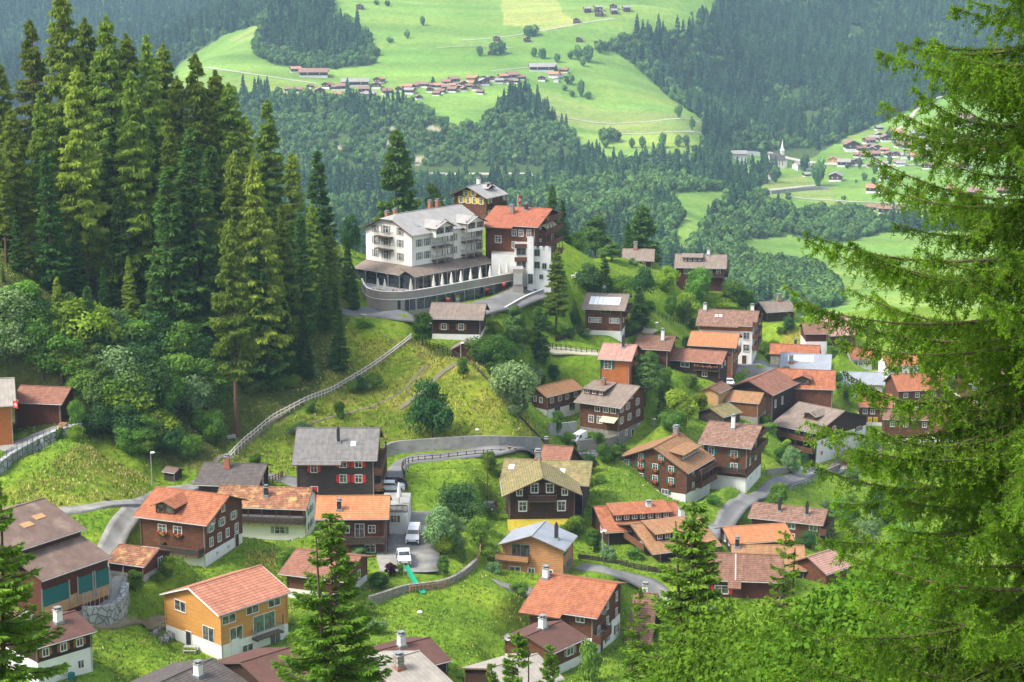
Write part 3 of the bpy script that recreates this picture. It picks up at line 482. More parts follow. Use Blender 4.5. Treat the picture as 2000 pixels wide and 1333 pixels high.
# roofs glimpsed through the foreground larch
for i, (r1, r2, e, Y, yb, rf, wl, lab) in enumerate([
 ((1700,679),(1655,680),(1704,703),472,726,'t_orange','plaster','small orange roofed white house seen through larch twigs, right of the solar roof'),
 ((1790,690),(1722,692),(1795,716),455,744,'t_bright','plaster','orange roofed white house in the upper row behind the larch'),
 ((1838,728),(1740,731),(1846,764),430,800,'t_orange','wood_brown','long orange roofed house in the middle of the roofs behind the larch'),
 ((1944,690),(1856,693),(1950,714),452,744,'t_bright','plaster','rightmost upper orange roof behind the larch'),
 ((1972,719),(1876,722),(1980,750),432,790,'t_pink','wood_brown','faded pink-red roof low on the right behind the larch'),
 ((1726,728),(1640,726),(1732,752),440,782,'t_metal','plaster','white house with bright zinc roof between orange roofs behind the larch'),
 ((1742,770),(1676,768),(1750,796),420,834,'t_orange','wood_brown','orange-brown roof above the yellow signs'),
 ((1905,784),(1822,789),(1914,822),402,868,'t_mossor','wood_brown','speckled orange roof lowest in the larch shade'),
 ((2015,758),(1935,762),(2024,790),412,830,'t_orange','wood_brown','orange roof cut by the right edge'),
 ((1835,803),(1722,800),(1838,822),405,880,'t_brown','wood_brown','brown timber house on pale concrete base behind the larch'),]):
    house('house', lab, r1, r2, e, Y, yb, rf, wl, og=.5, oe=.5, plinth=(2.2 if i == 9 else .8, 'plaster'), win=[('F',[.25,.6,.85],[1.2],.9,1.0,None)])
house('chalet', 'orange planked house with grey roof and Swiss flag at the left edge', (28,738),(-40,742),(-32,800),292,880,'t_lgrey','wood_orange', fixw=5, og=.7, oe=.6, wb=None, win=[('G',[.45,.8],[.2],.9,1.4,None),('G',[.45,.8],[2.8],.9,1.5,None)])
house('barn', 'maroon open sided shed with pinkish tile roof beside the flagged house', (139,757),(40,753),(121,790),296,832,'t_redbrown','wood_red', cat='shed', og=.5, oe=.6, wb=2.4)

HOTEL = house('hotel', 'big white hotel with grey roof, grey shutters and canopied terrace on the hilltop', (753,421),(901,399),(804,462),388,560,'t_hotel','plaster_cream', cat='hotel',
  hip=(3.0,1.9), og=.8, oe=.8, win=[('G',[.25,.79],[-.35,2.1,4.9],.9,1.5,'greywood'),('G',[.56],[-.35,2.1,4.9],1.5,1.7,'greywood'),('F',[.10,.21,.585,.96],[1.9,4.6],.9,1.5,'greywood')],
  balc=[('G',.40,.74,1.0,1.1,'greywood','thin'),('G',.40,.74,3.6,1.1,'greywood','thin'),('F',.27,.50,.3,1.6,'greywood','thin'),('F',.27,.50,3.1,1.6,'greywood','thin'),('F',.27,.50,5.9,1.6,'greywood','thin'),
   ('F',.69,.92,.3,1.6,'greywood','thin'),('F',.69,.92,3.1,1.6,'greywood','thin'),('F',.69,.92,5.9,1.6,'greywood','thin')],
  dorm=[(.38,1.12,5.2,'gable'),(.80,1.12,5.2,'gable')], chim=[(.62,-.12,'brick','F'),(.72,-.12,'brick','F'),(.20,-.55,'brick','F'),(.27,-.45,'brick','F')], sky=[(.2,.62,1.0,.9,'steel')],
  skirt=[('F',-.16,1.0,6.5,3.4,'t_taupe','glassdark',3),('G',-.02,1.0,6.52,3.4,'t_taupe','glassdark',3)])
RH = house('hotel_chalet', 'tall red-brown hotel chalet with orange-red roof and stacked balconies above white tower terraces', (1079,408),(968,402),(1050,443),403,554,'t_red','wood_brown', cat='hotel',
  og=1.0, oe=.7, wb=6, plinth=(3.6,'plaster'), ext=[(.42,1.0,1.2)], win=[('F',[.28,.42],[1.6,4.2],.9,1.3,None),('F',[.75],[3.2],1.3,1.4,None),('F',[.12],[1.6,4.2,6.8],.8,1.5,None),('G',[.25],[1.2,3.9,6.6,9.2],.9,1.4,None),('G',[.8],[1.2,3.9,6.6],.9,1.4,None),('F',[.2,.5],[9.6],1.0,1.4,None)],
  balc=[('G',.2,.98,2.0,1.6,'wood_brown'),('G',.2,.98,4.7,1.6,'wood_brown'),('G',.2,.98,7.4,1.6,'wood_brown','flower'),('G',.3,.95,-.6,1.6,'wood_brown')], chim=[(.62,.35,'stone','F'),(.42,.15,'dark','F')], awn=[('G',.3,.8,.3,1.2)])
BH = house('chalet', 'dark brown chalet with grey roof and vivid yellow shutters behind the white hotel', (912,365),(956,356),(949,389),440,440,'t_hotel','wood_brown',
  og=1.3, oe=1.0, wb=None, win=[('G',[.40,.62],[-2.1],.8,1.2,'yellow'),('G',[.15,.36,.56,.78],[.9],.8,1.4,'yellow'),('F',[.25],[.9,3.9],.9,1.3,'yellow')], balc=[('F',.2,1.0,2.4,1.4,'wood_dark')], dorm=[(.62,.45,2.6,'gable')], chim=[(.62,-.12,'white','F')])
# ---------------------------------------------------------------- window meshes, shared
WC = {}
def shared(key, fn):
    if key not in WC: WC[key] = fn()
    return WC[key]
def win_mesh(w, h, style, fmat):
    b = MB(); t = .09 if style not in ('wide', 'darkwide', 'curtain') else .06
    if style == 'ornate': t = .14
    y0, y1 = -.07, .02
    b.box((-w/2 - t, y0, -h/2 - t), (-w/2, y1, h/2 + t), fmat); b.box((w/2, y0, -h/2 - t), (w/2 + t, y1, h/2 + t), fmat)
    b.box((-w/2, y0, h/2), (w/2, y1, h/2 + t), fmat); b.box((-w/2 - .04, y0 - .05, -h/2 - t), (w/2 + .04, y0, -h/2), fmat); b.box((-w/2, y0, -h/2 - t), (w/2, y1, -h/2), fmat)
    if style == 'ornate': b.box((-w/2 - t - .1, y0 - .08, h/2 + t), (w/2 + t + .1, y1, h/2 + t + .1), fmat)
    b.box((-.03, y0 + .015, -h/2), (.03, y1 - .03, h/2), fmat)
    if style in (None, 'flower', 'ornate') and h > .9: b.box((-w/2, y0 + .02, h*.12 - .02), (w/2, y1 - .035, h*.12 + .02), fmat)
    return b.mesh('window_frame')
def pane_mesh(w, h, mat):
    b = MB(); b.box((-w/2, -.02, -h/2), (w/2, .0, h/2), mat); return b.mesh('pane')
def shutter_mesh(w, h, mat):
    b = MB(); b.box((-w/2, -.05, -h/2), (w/2, -.005, h/2), mat)
    for k in range(1, 6): b.box((-w/2 + .04, -.062, -h/2 + h*k/6 - .015), (w/2 - .04, -.05, -h/2 + h*k/6 + .015), mat)
    return b.mesh('shutter')
def flower_mesh(w):
    b = MB(); b.box((-w/2, -.3, -.22), (w/2, -.09, -.02), M['brownpaint']); r = random.Random(3)
    for k in range(26):
        x = r.uniform(-w/2, w/2); y = r.uniform(-.36, -.08); z = r.uniform(-.22, .18); s = r.uniform(.05, .11)
        b.box((x - s, y - s, z - s), (x + s, y + s, z + s), M['flowers_red' if r.random() < .8 else 'l_lime'])
    return b.mesh('flower_box')
def add_window(root, loc, yaw, w, h, sh=None, style=None, fmat=None, lod=0):
    fm = fmat or ('steel' if style == 'darkwide' else 'white')
    f = obj('window', shared(('w', w, h, style, fm), lambda: win_mesh(w, h, style, M[fm])), root, loc, yaw)
    pm = 'glassdark' if style == 'darkwide' else 'glassgreen' if style == 'curtain' else 'red' if style == 'redpane' else 'glass'
    if lod < 2: obj('pane', shared(('p', w, h, pm), lambda: pane_mesh(w, h, M[pm])), f)
    if sh and lod < 2:
        sw = min(.5, w * .5)
        for s in (-1, 1): obj('shutter', shared(('s', sw, h, sh), lambda: shutter_mesh(sw, h, M[sh])), f, loc=(s * (w/2 + .09 + sw/2 + .01), 0, 0))
    if style == 'flower': obj('flower_box', shared(('f', w), lambda: flower_mesh(w + .3)), f, loc=(0, 0, -h/2))
    return f
def frame_of(g):
    """local frame of a volume: T(x, y, z) relative to the root"""
    mid = (g['P1'] + g['P2']) * .5; X, U = g['X'], g['U']; o = g['root_loc']
    base = Vector((mid.x, mid.y, g['zb'])) - o
    return lambda q: base + X * q[0] + U * q[1] + Vector((0, 0, q[2]))
def slab(b, T, p, th, mat, edge, org=None):
    """roof slab: p = 4 top corners (local), order ridge0, ridge1, eave1, eave0; uv along / down"""
    P = [Vector(q) for q in p]; W = [T(q) for q in P]
    dn = Vector((0, 0, -th)); Q = [w + dn for w in W]
    u0 = P[0].x; uv = []
    ax = (P[1] - P[0]).normalized(); dz = (P[-1] - P[0]); dd = (dz - ax * dz.dot(ax)).normalized(); o = org or P[0]
    for q in P: uv.append(((q - P[0]).dot(ax) + .13, -(q - P[0]).dot(dd)))
    f = W[:]; n = (f[1] - f[0]).cross(f[2] - f[0])
    nn_ = len(P); order = list(range(nn_)) if n.z > 0 else list(range(nn_))[::-1]
    b.face([W[k] for k in order], mat, [uv[k] for k in order])
    b.face([Q[k] for k in order[::-1]], edge)
    for k in range(nn_):
        i, j = order[k], order[(k + 1) % nn_]; b.face([Q[i], Q[j], W[j], W[i]], edge)
def build_volume(root, g, kw, top=False):
    L, w, tn, H = g['L'], g['w'], g['tan'], g['H']; T = frame_of(g)
    og, oe = kw.get('og', .8), kw.get('oe', .7)
    wb = kw.get('wb', w) or w; tb = kw.get('wbt', tn)
    hr = H + w * tn; roofm, wallm = M[g['roof']], M[g['wall']]; edge = M['trim']
    xw = max(L/2 - og, .8); yf = max(w - oe, .8); ybk = -max(wb - oe, .8); S = -3.0
    zr = lambda y: hr - tn * y if y >= 0 else hr + tb * y
    # walls
    b = MB(); e = .14
    prof0 = [(yf, S), (yf, zr(yf) - e), (0, hr - e), (ybk, zr(ybk) - e), (ybk, S)]; hip = kw.get('hip')
    for sx in (1, -1):
        prof = prof0
        if hip and sx > 0: prof = [(yf, S), (yf, zr(yf) - e), (hip[1], zr(hip[1]) - e), (-hip[1], zr(-hip[1]) - e), (ybk, zr(ybk) - e), (ybk, S)]
        pts = [T((sx * xw, y, z)) for y, z in prof]
        n = (pts[1] - pts[0]).cross(pts[2] - pts[0])
        if n.dot(g['X'] * sx) < 0: pts = pts[::-1]
        b.face(pts, wallm)
    for y in (yf, ybk):
        pts = [T((xw, y, S)), T((-xw, y, S)), T((-xw, y, zr(y) - e)), T((xw, y, zr(y) - e))]
        n = (pts[1] - pts[0]).cross(pts[2] - pts[0])
        if n.dot(g['U'] * y) < 0: pts = pts[::-1]
        b.face(pts, wallm)
    b.build('wall', root)
    pl = kw.get('plinth')
    if pl:
        ph, pm = pl; ph = min(ph, H - .3); b = MB(); o = .04; fm = kw.get('fmat')
        b.box((xw, ybk - o, S), (xw + o, yf + (0 if fm else o), ph), M[pm], T); b.box((-xw - o, ybk - o, S), (-xw, yf + o, ph), M[pm], T)
        b.box((-xw, ybk - o, S), (xw, ybk, ph), M[pm], T)
        if not fm: b.box((-xw, yf, S), (xw, yf + o, ph), M[pm], T)
        b.build('plinth', root)
    if kw.get('upper'):
        uh, um = kw['upper']; b = MB(); b.box((-xw, yf, H - uh), (xw, yf + .04, zr(yf) - e - .02), M[um], T)
        b.build('cladding', root)
    # corner posts of log walls
    if g['wall'].startswith('wood') and L > 6:
        for sx in (1, -1):
            for y in (yf, ybk): b = MB(); b.box((sx * xw - .12 if sx > 0 else -xw - .08, y - .1, max(pl[0] if pl else 0, 0)), (sx * xw + .08 if sx > 0 else -xw + .12, y + .1, zr(y) - e - .05), edge if g['wall'] != 'wood_larch' and g['wall'] != 'wood_fresh' else M[g['wall']], T); b.build('corner_post', root)
    # roof
    b = MB(); x1 = L/2
    if hip:
        c_, h_ = hip; zc_ = zr(h_)
        slab(b, T, [(-x1, 0, hr), (x1 - c_, 0, hr), (x1, h_, zc_), (x1, w, H), (-x1, w, H)], .16, roofm, edge)
        slab(b, T, [(-x1, 0, hr), (x1 - c_, 0, hr), (x1, -h_, zc_), (x1, -wb, hr - tb * wb), (-x1, -wb, hr - tb * wb)], .16, roofm, edge)
        slab(b, T, [(x1, -h_, zc_ + .003), (x1, h_, zc_ + .003), (x1 - c_, 0, hr + .003)], .16, roofm, edge)
    else:
        slab(b, T, [(-x1, 0, hr), (x1, 0, hr), (x1, w, H), (-x1, w, H)], .16, roofm, edge)
        slab(b, T, [(-x1, 0, hr), (x1, 0, hr), (x1, -wb, hr - tb * wb), (-x1, -wb, hr - tb * wb)], .16, roofm, edge)
    b.box((-x1 - .03, -.13, hr - .05), (x1 + .03 - (hip[0] if hip else 0), .13, hr + .07), roofm, T)
    for (u0, u1, ex) in kw.get('ext', []):
        xa, xb = x1 - u0 * L, x1 - u1 * L
        slab(b, T, [(xb, w, H), (xa, w, H), (xa, w + ex, H - tn * ex), (xb, w + ex, H - tn * ex)], .16, roofm, edge)
    rf = b.build('roof', root)
    gm = M['trim_grey'] if not g['wall'] == 'wood_larch' else M['steel']
    b = MB(); b.tube(T((-x1, w + .05, H - .1)), T((x1, w + .05, H - .1)), .075, .075, gm, 6)
    b.tube(T((xw - .1, yf + .08, H - .3)), T((xw - .1, yf + .08, .1)), .05, .05, gm, 5)
    b.build('gutter', root)
    # visible barge boards and rafters
    b = MB()
    for sx in (1, -1):
        xx = sx * (x1 + .02)
        hh_ = hip[1] if hip and sx > 0 else 0
        for (ya, za, yb_, zb_) in ((hh_, zr(hh_), w, H), (-hh_, zr(-hh_), -wb, hr - tb * wb)):
            p0, p1 = T((xx, ya, za - .10)), T((xx, yb_, zb_ - .10)); b = MB(); b.tube(p0, p1, .11, .11, edge if g['roof'] not in ('t_salmon',) else M['white'], 4)
            b.build('bargeboard', root)
    # ---- face helper
    def fp(face, u, z, out=0.0):
        """point + yaw on a wall face"""
        if face == 'F': p = T((xw - u * 2 * xw, yf + out, z)); n = g['U']
        elif face == 'K': p = T((xw - u * 2 * xw, ybk - out, z)); n = -g['U']
        elif face == 'G': p = T((xw + out, yf + u * (ybk - yf), z)); n = g['X']
        else: p = T((-xw - out, yf + u * (ybk - yf), z)); n = -g['X']
        return p, math.atan2(n.y, n.x) + math.pi / 2, n
    for wd in kw.get('win', []):
        face, us, zs, ww, wh, sh = wd[:6]; st = wd[6] if len(wd) > 6 else None
        for u in us:
            for z in zs:
                o = .045 if (pl and H - z - .3 < pl[0]) or (kw.get('upper') and face == 'F') else .0
                zc = H - z
                if face in ('G', 'G2'):
                    yy_ = yf + u * (ybk - yf); zc = min(zc, min(zr(yy_ - ww * .75), zr(yy_ + ww * .75)) - .4 - wh / 2)
                p, yaw, n = fp(face, u, zc, o + .01); add_window(root, p, yaw, ww, wh, sh, st)
    for d in kw.get('doors', []):
        p, yaw, n = fp(d[0], d[1], 1.1, .05); mm = M[d[2]]
        def dm():
            b = MB(); b.box((-.5, -.06, -1.05), (.5, .02, 1.05), mm); b.box((-.58, -.08, -1.05), (-.5, .02, 1.13), M['white']); b.box((.5, -.08, -1.05), (.58, .02, 1.13), M['white']); b.box((-.5, -.08, 1.05), (.5, .02, 1.13), M['white'])
            return b.mesh('door')
        obj('door', shared(('door', d[2]), dm), root, p, yaw)
    for bc in kw.get('balc', []):
        face, u0, u1, zd, dep, mt = bc[:6]; st = bc[6] if len(bc) > 6 else None
        if H - zd < .35: zd = H - .35
        p0, yaw, n = fp(face, u0, H - zd); p1, _, _ = fp(face, u1, H - zd); wd_ = (p1 - p0).length; mid = (p0 + p1) * .5
        b = MB(); b.box((-wd_/2, -dep, -.16), (wd_/2, 0, 0), M['trim'])
        for k in range(int(wd_ / 2.2) + 2):
            x = -wd_/2 + .1 + (wd_ - .2) * k / (int(wd_ / 2.2) + 1); b.box((x - .07, -dep + .05, -.30), (x + .07, 0, -.16), M['trim'])
            if zd > 1.6 and face != 'x': b.box((x - .06, -dep + .02, 1.0), (x + .06, -dep + .14, min(2.25, zd - .2)), M['trim'])
        bo = b.build('balcony', root, loc=mid, rz=yaw)
        b = MB(); rm = M[mt]; dark = M['trim']
        for (xa, ya, xb, yb2) in ((-wd_/2, -dep, wd_/2, -dep), (-wd_/2, -dep, -wd_/2, 0), (wd_/2, -dep, wd_/2, 0)):
            lo = Vector((min(xa, xb) - .03, min(ya, yb2) - .03, 0)); hi = Vector((max(xa, xb) + .03, max(ya, yb2) + .03, 0))
            b.box((lo.x, lo.y, .88), (hi.x, hi.y, .98), dark if st != 'thin' else rm)
            if st == 'thin':
                n_ = int(max(hi.x - lo.x, hi.y - lo.y) / .25) + 1
                for k in range(n_ + 1):
                    x = lo.x + (hi.x - lo.x) * k / n_; y = lo.y + (hi.y - lo.y) * k / n_; b.box((x - .015, y - .015, 0), (x + .015, y + .015, .88), rm)
            else:
                n_ = max(1, int(max(hi.x - lo.x, hi.y - lo.y) / .2))
                for k in range(n_):
                    f0, f1 = (k + .06) / n_, (k + .94) / n_
                    if hi.x - lo.x > hi.y - lo.y: b.box((lo.x + (hi.x - lo.x) * f0, lo.y + .01, .06), (lo.x + (hi.x - lo.x) * f1, hi.y - .01, .84), rm)
                    else: b.box((lo.x + .01, lo.y + (hi.y - lo.y) * f0, .06), (hi.x - .01, lo.y + (hi.y - lo.y) * f1, .84), rm)
        obj('railing', b.mesh('railing'), bo)
        if st == 'flower': obj('flower_box', shared(('f', round(wd_, 1)), lambda: flower_mesh(wd_)), bo, loc=(0, -dep, .95))
    for s_ in kw.get('skirt', []):
        face, u0, u1, zd, dep, rm, wm, wh = s_
        p0, yaw, n = fp(face, u0, H - zd); p1, _, _ = fp(face, u1, H - zd); wd_ = (p1 - p0).length; mid = (p0 + p1) * .5
        b = MB(); I = lambda q: Vector(q); dr = dep * .33
        slab(b, I, [(-wd_/2, 0, 0), (wd_/2, 0, 0), (wd_/2, -dep - .5, -dr - .16), (-wd_/2, -dep - .5, -dr - .16)], .14, M[rm], M['trim'])
        b.tube((-wd_/2, -dep - .55, -dr - .25), (wd_/2, -dep - .55, -dr - .25), .08, .08, gm, 6)
        so = b.build('lean_to', root, loc=mid, rz=yaw)
        b = MB(); b.box((-wd_/2 + .3, -dep, -(H - zd) - 3), (wd_/2 - .3, -.05, -dr - .16), M[wm])
        obj('wall', b.mesh('wall'), so)
        if g['cat'] == 'barn':
            b = MB(); hb = H - zd
            b.box((-wd_/2 + .35, -dep - .06, -hb - .5), (wd_/2 - .35, -dep, -hb + 1.2), M['ochre']); obj('plinth', b.mesh('plinth'), so)
            for xa, xb in ((-.48, -.10), (.02, .24), (.27, .48)):
                b = MB(); b.box((wd_ * xa, -dep - .10, -hb + .9), (wd_ * xb, -dep - .06, -hb + 3.0), M['teal'])
                for q in (xa, xb): b.box((wd_ * q - .1, -dep - .14, -hb), (wd_ * q + .1, -dep - .10, -hb + 3.2), M['concrete'])
                obj('netted_opening', b.mesh('netting'), so)
    for dm_ in kw.get('dorm', []):
        u, v, dw, st = dm_[:4]; x = x1 - u * L; y = v * w; zb0 = zr(y); y -= .0
        if st == 'gable':
            hw = 1.5; zt = min(zb0 + hw + dw * .5 * .42, hr - .05); ze = zt - dw * .5 * .42; yb2 = max((hr - zt) / tn, 0); b = MB()
            A = [(x - dw/2, y, zb0 - .6), (x + dw/2, y, zb0 - .6), (x + dw/2, y, ze), (x, y, zt - .08), (x - dw/2, y, ze)]
            pts = [T(q) for q in A]; n = (pts[1] - pts[0]).cross(pts[2] - pts[0])
            b.face(pts if n.dot(g['U']) > 0 else pts[::-1], wallm)
            for sx in (1, -1):
                pts = [T((x + sx * dw/2, y, zb0 - .6)), T((x + sx * dw/2, yb2, zb0 - .6)), T((x + sx * dw/2, yb2, ze)), T((x + sx * dw/2, y, ze))]; b.face(pts, wallm)
            do = b.build('dormer', root); b = MB(); o = .5
            for sx in (1, -1):
                slab(b, T, [(x, y + .7, zt), (x, yb2 - .6, zt), (x + sx * (dw/2 + o), max(yb2, (hr - ze) / tn) - .5, ze - o * .42), (x + sx * (dw/2 + o), y + .7, ze - o * .42)], .12, roofm, edge)
            obj('roof', b.mesh('roof'), do)
            yaw = math.atan2(g['U'].y, g['U'].x) + math.pi / 2
            for q in (-.25, .25): add_window(do, T((x + q * dw, y + .02, zb0 + .75)), yaw, dw * .38, 1.1, None, 'darkwide', fmat='wood_mid', lod=2)
            for q in (-.25, .25): obj('pane', shared(('p', dw * .38, 1.1, 'g'), lambda: pane_mesh(dw * .38, 1.1, M['glass'])), do, T((x + q * dw, y + .02, zb0 + .75)), yaw)
        else:
            hw = 1.15; zt = zb0 + hw; s2 = .12; yb2 = max((hr - zt - s2 * y) / (tn - s2), .1) if tn > s2 else .1; ztop = zt + s2 * (y - yb2); b = MB()
            for sx in (1, -1):
                pts = [T((x + sx * dw/2, y, zb0 - .5)), T((x + sx * dw/2, yb2, ztop - .5)), T((x + sx * dw/2, yb2, ztop)), T((x + sx * dw/2, y, zt))]; b.face(pts, wallm)
            pts = [T((x - dw/2, y, zb0 - .5)), T((x + dw/2, y, zb0 - .5)), T((x + dw/2, y, zt)), T((x - dw/2, y, zt))]
            n = (pts[1] - pts[0]).cross(pts[2] - pts[0]); b.face(pts if n.dot(g['U']) > 0 else pts[::-1], wallm)
            do = b.build('dormer', root); b = MB()
            slab(b, T, [(x - dw/2 - .3, yb2 - .1, ztop + .1), (x + dw/2 + .3, yb2 - .1, ztop + .1), (x + dw/2 + .3, y + .5, zt + .04), (x - dw/2 - .3, y + .5, zt + .04)], .12, roofm if st == 'shed' else M['t_taupe'], edge)
            obj('roof', b.mesh('roof'), do); yaw = math.atan2(g['U'].y, g['U'].x) + math.pi / 2; nn = max(2, int(dw / 1.2))
            for q in range(nn): add_window(do, T((x + (-.5 + (q + .5) / nn) * dw, y + .02, zb0 + .62)), yaw, .7, .6, None, 'wide', lod=2)
            for q in range(nn): obj('pane', shared(('p', .7, .6, 'glass'), lambda: pane_mesh(.7, .6, M['glass'])), do, T((x + (-.5 + (q + .5) / nn) * dw, y + .02, zb0 + .62)), yaw)
    for (u, v, st, side) in kw.get('chim', []):
        x = x1 - u * L; y = v * w; z = zr(y); cm = {'white': 'plaster', 'tallwhite': 'plaster', 'stone': 'masonry', 'brick': 'copper', 'dark': 'blackmetal', 'tallblack': 'blackmetal'}[st]
        s = {'white': .38, 'tallwhite': .33, 'stone': .45, 'brick': .38, 'dark': .3, 'tallblack': .24}[st]; h = {'white': 1.4, 'tallwhite': 2.3, 'stone': 1.5, 'brick': 1.7, 'dark': 1.3, 'tallblack': 2.2}[st]
        b = MB(); b.box((x - s, y - s, z - .8), (x + s, y + s, z + h), M[cm], T)
        if 'black' not in st:
            b.box((x - s - .1, y - s - .1, z + h), (x + s + .1, y + s + .1, z + h + .1), M['concrete'], T)
            for sx in (-1, 1): b.box((x + sx * s * .7 - .08, y - .08, z + h + .1), (x + sx * s * .7 + .08, y + .08, z + h + .35), M['blackmetal'], T)
            b.box((x - s, y - s, z + h + .35), (x + s, y + s, z + h + .41), M['steel'], T)
        else: b.tube(T((x, y, z + h)), T((x, y, z + h + .3)), .14, .14, M[cm], 8)
        b.box((x - s - .15, y - s - .15, z - .5), (x + s + .15, y + s + .15, z + tn * s + .06), M['copper' if st in ('brick', 'stone') else 'steel'], T)
        obj('chimney', b.mesh('chimney'), rf)
    for (u, v, a, c, mt) in kw.get('sky', []):
        x = x1 - u * L; y = v * w; b = MB()
        q = [Vector((x + sx * a/2, y + sy * c/2, zr(y + sy * c/2) + .09)) for sx, sy in ((-1, -1), (1, -1), (1, 1), (-1, 1))]
        lo = [Vector((p.x, p.y, p.z - .15)) for p in q]; C8 = [T(p) for p in lo + q]
        if (C8[1] - C8[0]).cross(C8[3] - C8[0]).z < 0: C8 = [C8[1], C8[0], C8[3], C8[2], C8[5], C8[4], C8[7], C8[6]]
        b.hexa(C8, M[mt]); obj('skylight', b.mesh('skylight'), rf)
    for (u0, u1, v0, v1, n_) in kw.get('sol', []):
        for k in range(n_):
            xa = x1 - (u0 + (u1 - u0) * (k + .03) / n_) * L; xb = x1 - (u0 + (u1 - u0) * (k + .97) / n_) * L; ya, yb2 = v0 * w, v1 * w; b = MB()
            q = [Vector((xb, ya, zr(ya) + .13)), Vector((xa, ya, zr(ya) + .13)), Vector((xa, yb2, zr(yb2) + .13)), Vector((xb, yb2, zr(yb2) + .13))]
            C8 = [T(p - Vector((0, 0, .1))) for p in q] + [T(p) for p in q]
            if (C8[1] - C8[0]).cross(C8[3] - C8[0]).z < 0: C8 = [C8[1], C8[0], C8[3], C8[2], C8[5], C8[4], C8[7], C8[6]]
            b.hexa(C8, M['solar']); obj('solar_panel', b.mesh('solar_panel'), rf)
    for u in kw.get('flash', []):
        x = x1 - u * L; b = MB(); b.tube(T((x, .2, zr(.2) + .05)), T((x, w - .1, zr(w - .1) + .05)), .09, .09, M['white'], 4); obj('flashing', b.mesh('flashing'), rf)
    for (face, u, z) in kw.get('dish', []):
        p, yaw, n = fp(face, u, H - z, .5); b = MB()
        b.lathe([(0, 0), (.28, .04), (.5, .15)], M['trim_grey'], n=12); me = b.mesh('dish')
        o = obj('satellite_dish', me, root, p); o.rotation_euler = (R(55), 0, math.atan2(-p.y - root.location.y, -p.x - root.location.x) + math.pi/2)
        b = MB(); b.tube((0, 0, 0), (0, -.1, -.6), .03, .03, M['steel'], 5); obj('arm', b.mesh('arm'), o)
    for (face, u0, u1, zd, dep) in kw.get('awn', []):
        p0, yaw, n = fp(face, u0, H - zd); p1, _, _ = fp(face, u1, H - zd); wd_ = (p1 - p0).length; b = MB()
        slab(b, lambda q: Vector(q), [(-wd_/2, 0, 0), (wd_/2, 0, 0), (wd_/2, -dep, -.7), (-wd_/2, -dep, -.7)], .04, M['awning'], M['awning'])
        b.build('awning', root, loc=(p0 + p1) * .5, rz=yaw)
    for (face, u) in kw.get('posts', []):
        p, yaw, n = fp(face, u, H, 1.0); b = MB(); b.box((-.1, -.1, -H), (.1, .1, .1), M['trim']); b.build('post', root, loc=p, rz=yaw)
def build_house(g):
    mid = (g['P1'] + g['P2']) * .5; loc = Vector((mid.x, mid.y, g['zb']))
    root = empty(g['name'], loc, g['label'], g['cat'] if g['cat'] != 'house' else 'house'); g['root'] = root
    g['root_loc'] = loc; build_volume(root, g, g['kw'])
    for m in g['kw'].get('more', []):
        m = dict(m); s = solve(m.pop('R1'), m.pop('R2'), m.pop('E'), m.pop('Y')); s['H'] = m.pop('H'); s['zb'] = s['Ecorner'].z - s['H']
        s['roof'] = m.pop('roof'); s['wall'] = m.pop('wall'); s['root_loc'] = loc; s['cat'] = 'x'; build_volume(root, s, m)
    return root
# ---------------------------------------------------------------- terrain
pts = []
for g in HOUSES:
    kw = g['kw']; L, w = g['L'], g['w']; wb = kw.get('wb', w) or w; mid = (g['P1'] + g['P2']) * .5
    if g['P1'].y < 225 and g['Ecorner'].z < -90 and False: continue
    for sx in (1, -1):
        for y, dz in ((w - .4, 0), (-wb + .6, .5)):
            p = mid + g['X'] * (sx * (L/2 - .6)) + g['U'] * y; pts.append((p.x / p.y, math.log(p.y), (g['zb'] + dz) / p.y))
for px, py, Y in GP:
    a, t = ray(px, py); pts.append((float(a), math.log(Y), float(t)))
pts += GZ
P = np.array(pts)
# merge the points that crowd, then fit a smoothed thin plate spline
keep = []
for i in range(len(P)):
    if all((P[i, 0] - P[j, 0]) ** 2 + (P[i, 1] - P[j, 1]) ** 2 > .004 ** 2 for j in keep): keep.append(i)
P = P[keep]
def tps_k(r2): return .5 * r2 * np.log(np.maximum(r2, 1e-12))
n = len(P); d2 = (P[:, None, 0] - P[None, :, 0]) ** 2 + (P[:, None, 1] - P[None, :, 1]) ** 2
K = tps_k(d2) + np.eye(n) * 4e-6
A = np.zeros((n + 3, n + 3)); A[:n, :n] = K; A[:n, n] = 1; A[:n, n + 1:] = P[:, :2]; A[n, :n] = 1; A[n + 1:, :n] = P[:, :2].T
sol = np.linalg.solve(A, np.concatenate([P[:, 2], [0, 0, 0]]))
def tps(a, l):
    out = np.empty(len(a))
    for s in range(0, len(a), 20000):
        aa, ll = a[s:s + 20000, None], l[s:s + 20000, None]
        out[s:s + 20000] = tps_k((aa - P[None, :, 0]) ** 2 + (ll - P[None, :, 1]) ** 2) @ sol[:n] + sol[n] + aa[:, 0] * sol[n + 1] + ll[:, 0] * sol[n + 2]
    return out
ga = np.concatenate([np.linspace(-.62, -.32, 40)[:-1], np.linspace(-.32, .32, 700), np.linspace(.32, .62, 40)[1:]])
gY = np.concatenate([np.geomspace(3, 180, 34)[:-1], np.linspace(180, 560, 330)[:-1], np.geomspace(560, 1150, 60)[:-1], np.linspace(1150, 2950, 250)[:-1], np.geomspace(2950, 5600, 40)])
gl = np.log(gY)
